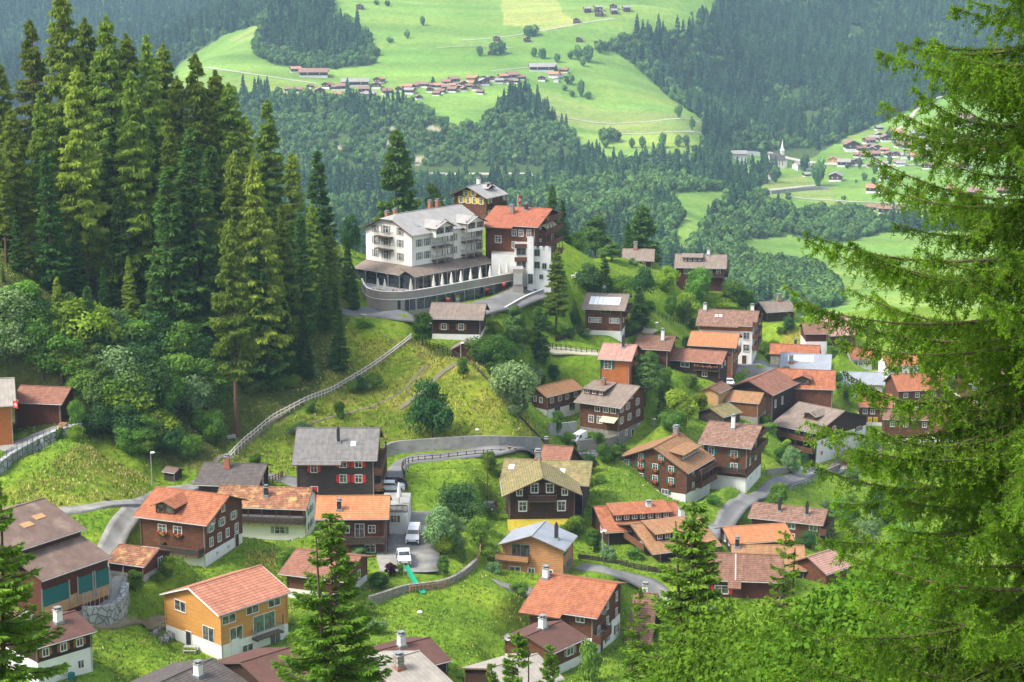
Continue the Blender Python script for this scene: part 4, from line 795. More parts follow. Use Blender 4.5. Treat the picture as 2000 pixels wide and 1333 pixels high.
# evaluate on a coarser lattice and refine with cubic-ish interpolation (numpy only)
ca = np.unique(np.concatenate([ga[::3], ga[-1:]])); cl = np.unique(np.concatenate([gl[::2], gl[-1:]]))
AA, LL = np.meshgrid(ca, cl); TT = tps(AA.ravel(), LL.ravel()).reshape(AA.shape)
tmp = np.array([np.interp(ga, ca, row) for row in TT]); GT = np.array([np.interp(gl, cl, tmp[:, j]) for j in range(len(ga))]).T
def vnoise(x, y, seed):
    r = np.random.default_rng(seed); G = r.random((257, 257)); xi = np.floor(x).astype(int); yi = np.floor(y).astype(int)
    fx, fy = x - xi, y - yi; fx = fx * fx * (3 - 2 * fx); fy = fy * fy * (3 - 2 * fy); xi %= 256; yi %= 256
    return (G[yi, xi] * (1 - fx) + G[yi, xi + 1] * fx) * (1 - fy) + (G[yi + 1, xi] * (1 - fx) + G[yi + 1, xi + 1] * fx) * fy
def fbm(x, y, s, seed, o=4):
    v = 0; a = .5
    for k in range(o): v = v + a * (vnoise(x / s + 1000, y / s + 1000, seed + k) - .5) * 2; s *= .5; a *= .5
    return v
GX = ga[None, :] * gY[:, None]; GYY = np.repeat(gY[:, None], len(ga), 1)
GZ_ = GT * GYY
far = np.clip((GYY - 650) / 500, 0, 1)
GZ_ = GZ_ + far * fbm(GX, GYY, 120, 1) * 4.0 * np.clip((2100 - GYY) / 400 + .35, .35, 1) + (1 - far) * (fbm(GX, GYY, 7, 9) * .35 + fbm(GX, GYY, 1.6, 19, 2) * .12) * np.clip((GYY - 150) / 60, 0, 1)
mtn = np.clip((GYY - 2250) / 300, 0, 1); GZ_ += mtn * fbm(GX, GYY, 260, 31) * 16
Wt = np.zeros(GX.shape); Zt = np.zeros(GX.shape)
for g in HOUSES:
    kw = g['kw']; wb = kw.get('wb', g['w']) or g['w']; mid = (g['P1'] + g['P2']) * .5; sel = (np.abs(GX - mid.x) < 26) & (np.abs(GYY - mid.y) < 26)
    dx, dy = GX[sel] - mid.x, GYY[sel] - mid.y; lx = dx * g['X'].x + dy * g['X'].y; ly = dx * g['U'].x + dy * g['U'].y
    d = np.hypot(np.maximum(np.abs(lx) - g['L'] / 2 + .5, 0), np.maximum(np.maximum(ly - g['w'] + .5, -ly - wb + .5), 0)); wgt = np.clip(1 - d / 6.5, 0, 1) ** 2
    tgt = g['zb'] - .05 + .5 * np.clip((g['w'] - ly) / (g['w'] + wb), 0, 1)
    Wt[sel] += wgt; Zt[sel] += wgt * tgt; g['_m'] = 1
W1 = np.clip(Wt * 1.6, 0, 1); W1 = W1 * W1 * (3 - 2 * W1); GZ_ = np.where(Wt > 1e-4, GZ_ * (1 - W1) + W1 * Zt / np.maximum(Wt, 1e-4), GZ_)
ROADS = []
def ground(x, y):
    a = x / y; l = y
    j = np.clip(np.searchsorted(ga, a) - 1, 0, len(ga) - 2); i = np.clip(np.searchsorted(gY, l) - 1, 0, len(gY) - 2)
    fa = (a - ga[j]) / (ga[j + 1] - ga[j]); fy = (l - gY[i]) / (gY[i + 1] - gY[i])
    return (GZ_[i, j] * (1 - fa) + GZ_[i, j + 1] * fa) * (1 - fy) + (GZ_[i + 1, j] * (1 - fa) + GZ_[i + 1, j + 1] * fa) * fy
def gz_at(x, y): return float(ground(np.array([x]), np.array([y]))[0])
_Ys = np.concatenate([np.linspace(170, 620, 1400), np.linspace(621, 5500, 3500)])
def hit(px, py, ymin=170, ymax=1e9):
    """first ground point met by the photograph's line of sight, between two distances"""
    a, t = ray(px, py); Ys = _Ys[(_Ys >= ymin) & (_Ys <= ymax)]
    z = ground(a * Ys, Ys); below = t * Ys <= z
    k = int(np.argmax(below)) if below.any() else int(np.argmin(np.abs(t * Ys - z)))
    return Vector((float(a) * Ys[k], Ys[k], float(z[k])))
# ---- colours of the ground, by zones as they lie on it
PX, PY = proj(GX, GYY, GZ_)
def inpoly(poly, X, Y, jit=0):
    x = X; y = Y
    if jit: x = X + fbm(X, Y, 14, 77, 3) * jit; y = Y + fbm(X, Y, 14, 87, 3) * jit * .5
    c = np.zeros(np.shape(x), bool); n = len(poly)
    for k in range(n):
        x0, y0 = poly[k]; x1, y1 = poly[(k + 1) % n]
        if y0 == y1: continue
        c ^= ((y0 > y) != (y1 > y)) & (x < (x1 - x0) * (y - y0) / (y1 - y0) + x0)
    return c
MEADOW = [[(300,215),(345,125),(400,95),(440,68),(505,48),(560,30),(645,12),(660,-80),(1395,-80),(1400,15),(1408,32),(1340,60),(1250,66),(1200,75),(1190,95),(1240,130),(1300,185),(1375,238),(1370,262),(1395,285),(1360,300),(1180,315),(1140,285),(1090,240),(1040,190),(1012,172),(985,200),(940,245),(890,250),(850,235),(835,205),(730,195),(600,188),(480,180),(430,182)],
 [(1310,378),(1425,374),(1385,430),(1340,500),(1305,500),(1330,430)],
 [(1435,310),(1500,330),(1760,335),(2300,300),(2300,445),(1700,432),(1690,412),(1560,415),(1490,395),(1475,370),(1520,345)],
 [(1445,470),(1540,462),(1640,478),(1720,455),(2300,440),(2300,680),(1560,680),(1570,610),(1640,600),(1638,560),(1590,520),(1500,515),(1455,500)],
 [(1840,190),(1890,178),(2300,160),(2300,330),(1780,300),(1700,270),(1780,240)],[(1412,298),(1482,302),(1492,332),(1440,345)],[(1640,275),(1780,215),(1900,190),(2300,180),(2300,340),(1475,335),(1560,318),(1600,300)]]
CLUMP = [(490,85),(500,58),(560,-60),(655,-60),(650,25),(690,50),(722,75),(742,112),(730,128),(640,136),(540,130),(495,105)]
DRYFAR = [[(965,-60),(1075,-60),(1098,28),(1142,46),(1060,62),(985,48)],[(1040,172),(1170,212),(1330,222),(1372,240),(1358,264),(1180,262),(1090,238)],[(1490,360),(1560,343),(1640,375),(1620,385),(1690,412),(1560,388),(1495,388)],[(505,50),(440,80),(470,85),(520,62)]]
def is_meadow(px, py, Y):
    m = np.zeros(np.shape(px), bool)
    for p in MEADOW: m |= inpoly(p, px, py, 5)
    return m & ~inpoly(CLUMP, px, py, 4)
col = np.zeros(GX.shape + (3,)); nz = fbm(GX, GYY, 60, 5) * .5 + .5; nz2 = fbm(GX, GYY, 9, 6) * .5 + .5
far_m = is_meadow(PX, PY, GYY)
G_ = lambda c: np.array(c)[None, None, :]
lerp = lambda a, b, f: a * (1 - f[..., None]) + b * f[..., None]
meadowc = lerp(G_((.14, .27, .055)), G_((.21, .33, .080)), np.clip(nz * 1.4 - .2, 0, 1))
forestc = lerp(G_((.05, .09, .03)), G_((.08, .12, .04)), nz)
farc = np.where(far_m[..., None], meadowc, forestc)
for k, p in enumerate(DRYFAR):
    q = inpoly(p, PX, PY, 4) & far_m; farc = np.where(q[..., None], lerp(G_((.36, .40, .13)) if k == 0 else G_((.25, .29, .10)), G_((.30, .36, .11)) if k == 0 else G_((.20, .30, .085)), nz), farc)
nearc = lerp(G_((.14, .245, .026)), G_((.205, .305, .038)), np.clip(nz2 * 1.6 - .3, 0, 1))
DRYN = [[(440,905),(640,770),(805,662),(930,700),(1010,780),(1065,862),(1080,885),(750,885),(560,935)],[(-400,960),(0,960),(60,925),(160,868),(290,935),(285,985),(120,1000),(-400,1010)],[(1530,640),(1600,655),(1590,700),(1530,690)],[(960,1200),(1030,1240),(1080,1250),(1010,1160)],[(500,760),(680,640),(800,665),(640,770)],[(480,1075),(620,1080),(600,1120),(480,1110)],[(690,440),(760,420),(740,460)]]
dry = lerp(G_((.19, .27, .028)), G_((.30, .29, .06)), np.clip(fbm(GX, GYY, 5, 61) * 1.3 + .45, 0, 1)); dry = lerp(dry, G_((.16, .25, .028)), np.clip(fbm(GX, GYY, 11, 62) * 2 + .3, 0, 1))
for p in DRYN:
    q = inpoly(p, PX, PY, 8) & (GYY < 600); nearc = np.where(q[..., None], dry, nearc)
DIRT = [[(820,690),(850,690),(830,740),(790,775),(780,765),(810,735)],[(380,780),(430,740),(560,770),(600,790),(520,850),(470,870),(450,830)],[(0,1190),(130,1200),(160,1225),(0,1260)]]
for p in DIRT:
    q = inpoly(p, PX, PY, 16) & (GYY < 600); nearc = np.where(q[..., None], lerp(G_((.20, .155, .10)), nearc, np.clip(fbm(GX, GYY, 2.5, 63) * 2 + .5, 0, 1)), nearc)
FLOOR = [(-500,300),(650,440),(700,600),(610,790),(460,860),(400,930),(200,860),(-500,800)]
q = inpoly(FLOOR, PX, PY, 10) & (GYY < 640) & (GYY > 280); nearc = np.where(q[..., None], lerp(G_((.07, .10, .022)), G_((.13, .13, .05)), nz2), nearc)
q = inpoly([(270,395),(360,395),(360,470),(260,480)], PX, PY, 10) & (GYY < 640); nearc = np.where(q[..., None], G_((.15, .30, .04)), nearc)
stripe = fbm(GX / 7 + GYY * .12, GYY, 22, 205, 3); farc = farc * (1 + np.where(far_m, stripe * .38, 0))[..., None] + np.where(far_m, np.clip(fbm(GX / 4, GYY, 55, 215), 0, 1) * .12, 0)[..., None] * G_((1.0, .35, .1))
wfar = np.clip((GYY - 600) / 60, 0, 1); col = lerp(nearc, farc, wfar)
# rock scars in the gorge slope
rock = (fbm(GX, GYY, 30, 41) + fbm(GX, GYY, 8, 43) * .6 > .34) & inpoly([(650,240),(860,230),(860,300),(820,340),(660,340)], PX, PY, 12) & (GYY > 1200); col = np.where(rock[..., None], lerp(G_((.30, .26, .22)), G_((.40, .36, .31)), nz2), col)
nA, nY = len(ga), len(gY)
V = np.stack([GX, GYY, GZ_], -1).reshape(-1, 3)
ii = (np.arange(nY - 1)[:, None] * nA + np.arange(nA - 1)[None, :]).ravel()
F = np.stack([ii, ii + 1, ii + nA + 1, ii + nA], -1)
m, nt_, b_ = new_mat('ground_grass'); vc = N(nt_, 'ShaderNodeVertexColor', layer_name='Col'); tc = N(nt_, 'ShaderNodeTexCoord')
f1 = noise(nt_, tc.outputs['Object'], .9, 6, .75, .3, .7); f2 = noise(nt_, tc.outputs['Object'], .16, 5, .7, .35, .65); f3 = noise(nt_, tc.outputs['Object'], .025, 5, .7, .3, .7)
c = mix(nt_, 1.0, vc.outputs[0], mix(nt_, f1, (.48, .56, .42), (1.35, 1.25, 1.15)), 'MULTIPLY')
c = mix(nt_, 1.0, c, mix(nt_, f2, (.72, .84, .7), (1.2, 1.1, 1.1)), 'MULTIPLY'); c = mix(nt_, 1.0, c, mix(nt_, f3, (.86, .93, .9), (1.12, 1.05, 1.0)), 'MULTIPLY')
nt_.links.new(c, b_.inputs['Base Color']); b_.inputs['Roughness'].default_value = .95; b_.inputs['Specular IOR Level'].default_value = .05
bp = N(nt_, 'ShaderNodeBump'); bp.inputs['Strength'].default_value = .9; bp.inputs['Distance'].default_value = .25; nt_.links.new(f1, bp.inputs['Height']); nt_.links.new(bp.outputs[0], b_.inputs['Normal'])
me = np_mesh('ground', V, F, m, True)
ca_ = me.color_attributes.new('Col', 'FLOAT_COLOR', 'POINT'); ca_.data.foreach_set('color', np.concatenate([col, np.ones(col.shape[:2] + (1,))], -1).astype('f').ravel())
go = obj('ground', me); tag(go, kind='structure')

# ---------------------------------------------------------------- roads and paths laid on the ground
def resample(p, step):
    out = [p[0]]
    for a, b in zip(p, p[1:]):
        n = max(1, int((b - a).length / step))
        for k in range(1, n + 1): out.append(a.lerp(b, k / n))
    return out
def smooth(p, it=2):
    for _ in range(it):
        q = [p[0]]
        for a, b in zip(p, p[1:]): q += [a.lerp(b, .25), a.lerp(b, .75)]
        p = q + [p[-1]]
    return p
def path_pts(px, step=1.2, ymin=170, sm=2, ymax=1e9):
    return resample(smooth([hit(x, y, ymin, ymax) for x, y in px], sm), step)
def road(name, px, width, mat, lift=.10, ymin=170, kerb=None, step=1.2, ymax=1e9):
    p = path_pts(px, step, ymin, ymax=ymax); b = MB(); rows = []; nx = 5
    for i, q in enumerate(p):
        d = (p[min(i + 1, len(p) - 1)] - p[max(i - 1, 0)]); d.z = 0; d.normalize(); s = Vector((d.y, -d.x, 0)); wv = width * (1 + .06 * math.sin(i * .7))
        row = []
        for k in range(nx):
            x = q + s * (wv * (k / (nx - 1) - .5)); row.append((x.x, x.y))
        rows.append(row)
    flat = np.array(rows).reshape(-1, 2); z = ground(flat[:, 0], flat[:, 1]).reshape(len(p), nx)
    if ymin < 600: z = np.maximum(z, z.mean(1, keepdims=True)); ROADS.append((flat, width))
    z += lift
    Vv = np.concatenate([flat, z.reshape(-1, 1)], 1); jj = (np.arange(len(p) - 1)[:, None] * nx + np.arange(nx - 1)[None, :]).ravel()
    if ymin < 600:   # earth sides
        n0 = len(Vv); L0 = Vv[::nx].copy(); R0 = Vv[nx - 1::nx].copy(); L0[:, 2] -= .4; R0[:, 2] -= .4; Vv = np.concatenate([Vv, L0, R0]); m_ = len(p); k = np.arange(m_ - 1)
        Fs = np.concatenate([np.stack([jj, jj + nx, jj + nx + 1, jj + 1], -1), np.stack([n0 + k, n0 + k + 1, (k + 1) * nx, k * nx], -1), np.stack([n0 + m_ + k + 1, n0 + m_ + k, k * nx + nx - 1, (k + 1) * nx + nx - 1], -1)])
    else: Fs = np.stack([jj, jj + nx, jj + nx + 1, jj + 1], -1)
    o = obj(name, np_mesh(name, Vv, Fs, mat)); tag(o, kind='structure')
    return p
road('lane', [(180,1190),(196,1140),(205,1090),(226,1050),(255,1015),(285,985),(330,962),(380,950)], 2.9, M['gravel'])
road('lane', [(60,1240),(150,1205),(205,1170),(215,1130)], 4.5, M['gravel'], .16)
road('lane', [(285,990),(200,992),(130,1000),(60,1010)], 2.2, M['gravel'], .13)
road('yard', [(380,950),(470,935),(560,935),(620,960)], 4.0, M['asphalt'], .12)
road('road', [(772,985),(768,940),(775,912),(800,900),(850,896),(920,889),(1000,885),(1100,888),(1180,889),(1250,888)], 3.0, M['asphalt'])
road('driveway', [(800,1000),(800,1030),(800,1060),(795,1100),(800,1120)], 8.5, M['gravel'], .12)
road('road', [(1380,1060),(1410,1025),(1440,995),(1480,968),(1530,945),(1600,918),(1660,895),(1740,868),(1820,850)], 3.3, M['asphalt'])
road('path', [(1130,1108),(1180,1118),(1240,1135),(1290,1155),(1330,1180),(1380,1200)], 3.0, M['asphalt'])
road('forecourt', [(690,606),(740,612),(800,622),(850,628),(900,615),(950,600),(1000,585),(1040,572),(1075,560)], 8.0, M['asphalt'], .2)
road('village_square', [(1440,762),(1460,742),(1475,722),(1488,705)], 8.5, M['asphalt'], .16)
road('footpath', [(420,905),(450,888),(500,845),(560,803),(600,780),(650,762),(700,733),(740,708),(775,682),(803,662)], .8, M['path_dirt'], .05)
road('footpath', [(780,800),(820,770),(850,742),(880,718),(905,705)], 1.1, M['path_dirt'], .07)
road('footpath', [(560,850),(620,822),(680,808),(740,790),(790,765),(830,715)], .5, M['path_dirt'], .06)
road('footpath', [(1060,680),(1110,686),(1160,692),(1190,696)], 1.8, M['path_far'], .1)
road('footpath', [(180,1222),(230,1228),(290,1226),(330,1222)], 1.4, M['path_dirt'], .07)
road('footpath', [(968,1140),(1000,1150),(1040,1160)], 3.5, M['gravel'], .07)
road('footpath', [(1240,640),(1270,650),(1290,662)], 1.0, M['path_far'], .08)
road('yard', [(0,880),(50,862),(100,845),(140,832)], 2.6, M['concrete'], .12)
road('yard', [(1030,1160),(1060,1175)], 4, M['gravel'], .08)
for px, w_ in (([(665,345),(760,346),(850,343),(950,343),(1040,342)], 12), ([(400,133),(460,142),(540,153),(620,165)], 4), ([(1470,377),(1540,368),(1600,362)], 6), ([(1530,383),(1620,391),(1700,396),(1800,402)], 4), ([(1500,300),(1600,320),(1700,325),(1900,330)], 8),
    ([(1735,262),(1770,245),(1785,220),(1810,200),(1870,180)], 5), ([(900,80),(970,75),(1050,62),(1120,50),(1200,38)], 3), ([(1060,218),(1180,242),(1300,240),(1370,240)], 3), ([(960,140),(1020,133),(1080,132)], 3), ([(1180,262),(1300,264),(1370,262)], 2.5),([(1000,95),(930,90),(850,95)],2)):
    road('far_road', px, w_, M['path_far'], .5, 1150, step=12)
for g in HOUSES: build_house(g)
# ---------------------------------------------------------------- hotel terrace and its outbuildings
def onz(px, py, z):
    a, t = ray(px, py); Y = z / float(t); return Vector((float(a) * Y, Y, z))
hr_ = HOTEL['root']; hz0 = HOTEL['zb']; hl = HOTEL['root_loc']
def prism(b, plan, z0, z1, mat, top=None, O=Vector((0, 0, 0))):
    n = len(plan); A = sum((plan[i].x * plan[(i + 1) % n].y - plan[(i + 1) % n].x * plan[i].y) for i in range(n)); pl_ = plan if A > 0 else plan[::-1]
    lo = [Vector((p.x, p.y, z0)) - O for p in pl_]; hi = [Vector((p.x, p.y, z1)) - O for p in pl_]
    for i in range(n): b.face([lo[i], lo[(i + 1) % n], hi[(i + 1) % n], hi[i]], mat)
    b.face(hi, top or mat)
outer = smooth([onz(x, y, hz0 + 1.0) for x, y in [(706,545),(712,560),(725,567),(750,571),(790,571),(850,562),(925,548),(1002,534)]], 2)
T = frame_of(HOTEL); xw = HOTEL['L'] / 2; inner = [T((-xw - 7, 0, 0)) + hl, T((xw + 2, -2, 0)) + hl]
b = MB(); prism(b, outer + inner, hz0 - 5.5, hz0 - .02, M['concrete_tan'], M['trim_grey'], hl); b.build('terrace', hr_)
b = MB(); capb = MB()
for p, q in zip(outer, outer[1:]):
    d = (q - p); d.z = 0; d.normalize(); s = Vector((-d.y, d.x, 0)) * .25
    for bb, z0, z1, o_, mt in ((b, -.5, 1.0, .06, M['concrete_tan']), (capb, 1.0, 1.12, .12, M['white']), (capb, -.62, -.5, .14, M['white'])):
        c = [p - s.normalized() * o_, q - s.normalized() * o_, q + s, p + s]; C8 = [Vector((v.x, v.y, hz0 + z0)) - hl for v in c] + [Vector((v.x, v.y, hz0 + z1)) - hl for v in c]; bb.hexa(C8, mt)
b.build('parapet', hr_); capb.build('coping', hr_)
# shop front under the parapet
fr = resample(outer, 1.1)[::-1]; fr = fr[1:int(len(fr) * .62)]
for k in range(0, len(fr) - 2, 2):
    p_, q_ = fr[k], fr[k + 2]; d = q_ - p_; d.z = 0; w_ = d.length; d.normalize(); nrm = Vector((-d.y, d.x, 0)); nrm = nrm if nrm.y < 0 else -nrm; c = (p_ + q_) * .5 + nrm * .03; c.z = hz0 - 1.7
    b = MB(); b.box((-w_ / 2, -.05, -1.2), (w_ / 2, .2, 1.1), M['glassdark' if 2 < k < len(fr) - 4 else 'cardark']); b.box((-w_ / 2 - .03, -.1, -1.2), (-w_ / 2 + .06, .2, 1.1), M['trim_grey']); b.build('shop_window', hr_, loc=c - hl, rz=math.atan2(nrm.y, nrm.x) + math.pi / 2)
# veranda posts under the canopy
for face, us in (('F', np.linspace(-.14, .98, 11)), ('G', np.linspace(.0, .98, 5))):
    for u in us:
        yf = HOTEL['w'] - .8; xg = HOTEL['L'] / 2 - .8
        p = T((xg - u * 2 * xg, yf + 3.75, 0)) if face == 'F' else T((xg + 3.75, yf + u * (-yf - yf), 0)); b = MB(); b.box((-.09, -.09, 0), (.09, .09, 2.9), M['greywood'])
        for s in (-1, 1): b.tube((0, 0, 2.1), (s * .6, 0, 2.8), .05, .05, M['greywood'], 4)
        b.build('veranda_post', hr_, loc=p)
# carved grey balcony bays
for u0, u1 in ((.27, .50), (.69, .92)):
    yf = HOTEL['w'] - .8; xg = HOTEL['L'] / 2 - .8; Hh = HOTEL['H']; us = np.linspace(u0, u1, 3)
    for u in us:
        b = MB(); p = T((xg - u * 2 * xg, yf + 1.55, 0)); b.box((-.1, -.1, Hh - 6.4), (.1, .1, Hh + 1.6), M['greywood'])
        b.build('bay_post', hr_, loc=p)
    for zz in (-3.45, -.65, 2.0):
        b = MB(); pa, pb = T((xg - u0 * 2 * xg, yf + 1.58, Hh + zz)), T((xg - u1 * 2 * xg, yf + 1.58, Hh + zz)); 
        if zz < 2: b.tube(pa, pb, .12, .12, M['greywood'], 4)
        else:
            pm = T((xg - (u0 + u1) * xg, yf + 1.58, Hh + 2.6)); b.tube(pa - Vector((0, 0, .9)), pm, .1, .1, M['greywood'], 4); b.tube(pb - Vector((0, 0, .9)), pm, .1, .1, M['greywood'], 4)
        b.build('bay_beam', hr_)
# folded parasols
def parasol(loc, label, group):
    o = empty('parasol', loc, label, 'parasol', group)
    if 'parasol' not in WC:
        b = MB(); b.lathe([(.02, .9), (.27, 1.0), (.24, 1.5), (.14, 2.3), (.05, 2.9), (.0, 3.0)], M['canvas'], n=9); c = b.mesh('canopy'); b = MB(); b.tube((0, 0, 0), (0, 0, 1.1), .04, .04, M['greywood'], 6); b.box((-.3, -.3, 0), (.3, .3, .1), M['concrete']); WC['parasol'] = (c, b.mesh('pole'))
    o.scale = (1.5, 1.5, 1.15); obj('canopy', WC['parasol'][0], o); obj('pole', WC['parasol'][1], o); return o
def on_terrace(px, back):
    q = min(outer, key=lambda v: abs(proj(*v)[0] - px)); return Vector((q.x + back * .25, q.y + back, hz0))
for x in (735, 751, 799, 842, 861, 879, 897, 916, 933, 954, 972, 990): parasol(on_terrace(x, 1.2), 'folded white parasol on the hotel terrace', 'folded parasols on the hotel terrace')
def table_set(loc, wood, label, group):
    o = empty('table', loc, label, 'table', group, random.uniform(0, 3)); k = 'tbl' + wood
    if k not in WC:
        b = MB(); b.box((-.45, -.45, .70), (.45, .45, .75), M[wood]); 
        for sx in (-.38, .38):
            for sy in (-.38, .38): b.box((sx - .03, sy - .03, 0), (sx + .03, sy + .03, .7), M[wood])
        t = b.mesh('tabletop'); b = MB(); b.box((-.22, -.22, .42), (.22, .22, .46), M[wood]); b.box((-.22, .18, .46), (.22, .22, .9), M[wood])
        for sx in (-.2, .2):
            for sy in (-.2, .2): b.box((sx - .02, sy - .02, 0), (sx + .02, sy + .02, .42), M[wood])
        WC[k] = (t, b.mesh('chair'))
    obj('tabletop', WC[k][0], o)
    for a in range(3):
        an = a * 2.1; c = obj('chair', WC[k][1], None, loc=Vector(loc) + Vector((math.cos(an) * .85, math.sin(an) * .85, 0)), rz=an - math.pi / 2)
        tag(c, 'chair at a ' + label, 'chair', 'chairs of the ' + group)
    return o
for i, x in enumerate((728, 742, 765, 780, 790, 815, 828, 850, 870, 888, 906, 925, 943, 963, 980)): table_set(on_terrace(x, 1.7 + .5 * (i % 3)), 'ochre', 'small wooden table on the hotel terrace', 'terrace tables')
# white terraces and tower of the red roofed chalet
rr_ = RH['root']; rl = RH['root_loc']; zg = RH['zb']
def block(px0, px1, pyb, pyt, Y, depth, name, mat=M['plaster'], parent=rr_, crenel=False):
    a0 = at(px0, pyb, Y); a1 = at(px1, pyb, Y); top = at((px0 + px1) / 2, pyt, Y).z; b = MB(); pl_ = [Vector((a0.x, Y, 0)), Vector((a1.x, Y + .01, 0)), Vector((a1.x, Y + depth, 0)), Vector((a0.x, Y + depth, 0))]
    prism(b, pl_, a0.z - 3, top, mat, M['trim_grey'], parent.location)
    if crenel:
        for k in range(3): b.box(tuple(Vector((a0.x + (a1.x - a0.x) * k / 3, Y, top)) - parent.location), tuple(Vector((a0.x + (a1.x - a0.x) * (k / 3 + .17), Y + .4, top + .9)) - parent.location), mat)
    o = b.build(name, parent); return a0, a1, top, o
def bw(px, py, Y, w, h, mat='glassdark', parent=rr_, sh=None):
    p = at(px, py, Y - .05); add_window(parent, p - parent.location, 0, w, h, sh, 'wide' if mat != 'glassdark' else 'darkwide', lod=0)
block(950,1006,530,474,400,6,'terrace_block', crenel=True); bw(977,492,400,.8,1.1)
block(960,1010,545,498,394,6,'garden_block')
block(1005,1030,556,478,393,5,'tower_bay'); block(1030,1042,556,468,391.5,4,'tower', crenel=False); block(1042,1076,552,490,392.5,6,'terrace_block', crenel=True)
for py in (492,516): bw(1018,py,393,1.9,1.4); bw(1049,py+2,392.5,1.0,1.3)
bw(1063,520,392.5,.8,1.1); bw(1036,545,391.5,.9,2.0); bw(1010,545,393,.8,1.0); bw(1057,541,392.5,.7,.9)
for py in (482,508):
    p = at(1017, py + 3, 392.9) - rl; b = MB(); b.box((-1.3, -.15, 0), (1.3, .0, .9), M['wood_brown']); b.build('railing', rr_, loc=p)
# low concrete garage between the hotels
g0 = empty('garage', at(1010, 556, 391), 'low beige concrete garage with dark door between the two hotels', 'garage')
a0 = block(1002,1022,556,526,389,6,'wall', M['concrete_tan'], g0); b = MB(); p = at(1012, 545, 388.9) - g0.location; b.box((-.9, -.06, -1.2), (.9, 0, 1.2), M['trim_grey']); b.build('door', g0, loc=p)
# kerb walls of the drive
def wall_strip(name, label, px, h, mat, th=.35, ymin=170, cat='wall', cap=None, z_off=0, step=1.5, sink=1.5, sm=2):
    p = path_pts(px, step, ymin, sm); o = empty(name, p[len(p) // 2], label, cat); O = o.location; b = MB(); cb = MB(); n = len(p)
    L = []
    for i in range(n):
        d = p[min(i + 1, n - 1)] - p[max(i - 1, 0)]; d.z = 0; d.normalize(); s = Vector((d.y, -d.x, 0)) * th * .5; L.append((p[i] - s - O, p[i] + s - O))
    for (a, b_), (c, d_) in zip(L, L[1:]):
        lo = [a, c, d_, b_]; hh = lambda v, z: Vector((v.x, v.y, v.z + z)); b.hexa([hh(v, -sink) for v in lo[::-1]] + [hh(v, h + z_off) for v in lo[::-1]], mat)
        if cap: cb.hexa([hh(v, h + z_off) for v in lo[::-1]] + [hh(v, h + z_off + .1) for v in lo[::-1]], cap)
    b.build('wall', o)
    if cap: cb.build('coping', o)
    return o
wall_strip('retaining_wall','long stained concrete retaining wall behind the village road', [(752,893),(775,886),(800,884),(850,880),(930,876),(1000,876),(1055,877)], 2.1, M['concrete'], .4)
wall_strip('kerb_wall','white capped curving wall of the hotel drive', [(706,618),(745,624),(790,632),(835,640)], .35, M['concrete_tan'], cap=M['white'])
wall_strip('kerb_wall','white capped wall winding from the log barn up to the white tower', [(957,622),(985,610),(1005,598),(1030,585),(1062,572)], .8, M['concrete_tan'], cap=M['white'])
wall_strip('stone_wall','high light grey boulder wall holding the terrace of the flagged house', [(-10,935),(20,912),(60,888),(100,868),(158,852)], 2.0, M['stone'], .8, sink=3)
wall_strip('stone_wall','boulder retaining wall with wire fence below the gravel lane', [(165,1225),(190,1222),(215,1218),(240,1205),(247,1175)], 2.3, M['stone'], .8)
wall_strip('stone_wall','curved field stone garden wall above the lower meadow', [(722,1180),(750,1172),(790,1158),(830,1152),(870,1148),(905,1130),(930,1105)], 1.0, M['masonry'], .5)
wall_strip('stone_wall','grey masonry wall under the awning chalet', [(1130,882),(1160,880),(1185,876),(1205,870)], 2.0, M['masonry'], .5)
wall_strip('garden_wall','stained concrete garden wall beside the annex', [(1072,848),(1095,848),(1125,844)], 2.0, M['concrete'], .4)
wall_strip('stone_wall','low pale wall by the garden under the red shuttered chalet', [(1497,930),(1520,926),(1545,922)], 1.2, M['masonry'], .4)
wall_strip('stone_wall','rough wall along the outer edge of the village road', [(1545,950),(1590,932),(1640,912)], .5, M['masonry'], .4)
wall_strip('parapet_wall','light parapet of the small parking deck', [(765,1003),(790,1003),(794,975)], .3, M['concrete'], .3)
def fence(label, px, h=1.0, mat='wood_dkgrey', rails=(.45, .9), sp=2.0, ymin=170, name='fence', pw=.07, sm=2, rail_w=.05, palis=False):
    p = path_pts(px, sp, ymin, sm); o = empty(name, p[len(p) // 2], label, 'fence'); O = o.location
    key = ('post', h, mat, pw)
    def pm(): b = MB(); b.box((-pw, -pw, -.6), (pw, pw, h), M[mat]); return b.mesh('post')
    me = shared(key, pm)
    for q in p[:95]: obj('post', me, o, loc=q - O)
    b = MB()
    for a, c in zip(p, p[1:]):
        for z in rails: b.tube(a - O + Vector((0, -pw, z)), c - O + Vector((0, -pw, z)), rail_w, rail_w, M[mat], 4)
        if palis:
            for k in range(6): q = a.lerp(c, (k + .5) / 6) - O; b.box((q.x - .06, q.y - pw - .04, q.z + .05), (q.x + .06, q.y - pw, q.z + h), M[mat])
    b.build('rail', o); return o
fence('white railed wooden fence climbing along the hillside footpath', [(448,898),(475,870),(500,850),(530,825),(560,808),(600,786),(625,778),(650,768),(680,750),(700,738),(740,713),(775,687),(803,664)], 1.25, 'palewood', (.5, 1.05), 2.2, rail_w=.085)
fence('dark post and rail fence along the outer side of the village road', [(790,935),(783,915),(797,905),(850,901),(920,893),(985,889),(1050,890),(1110,893),(1180,893),(1245,892)], 1.1, 'wood_dkgrey', (.5, 1.0), 2.0)
fence('dark wooden railing around the small parking deck', [(748,948),(796,947),(797,985),(800,1010)], 1.2, 'wood_dkgrey', (.3, .6, 1.15), 1.5, palis=True)
fence('brown picket fence on the slope beside the log barn', [(832,676),(870,688),(905,705),(935,728)], .9, 'wood_dkgrey', (.4, .85), 1.8)
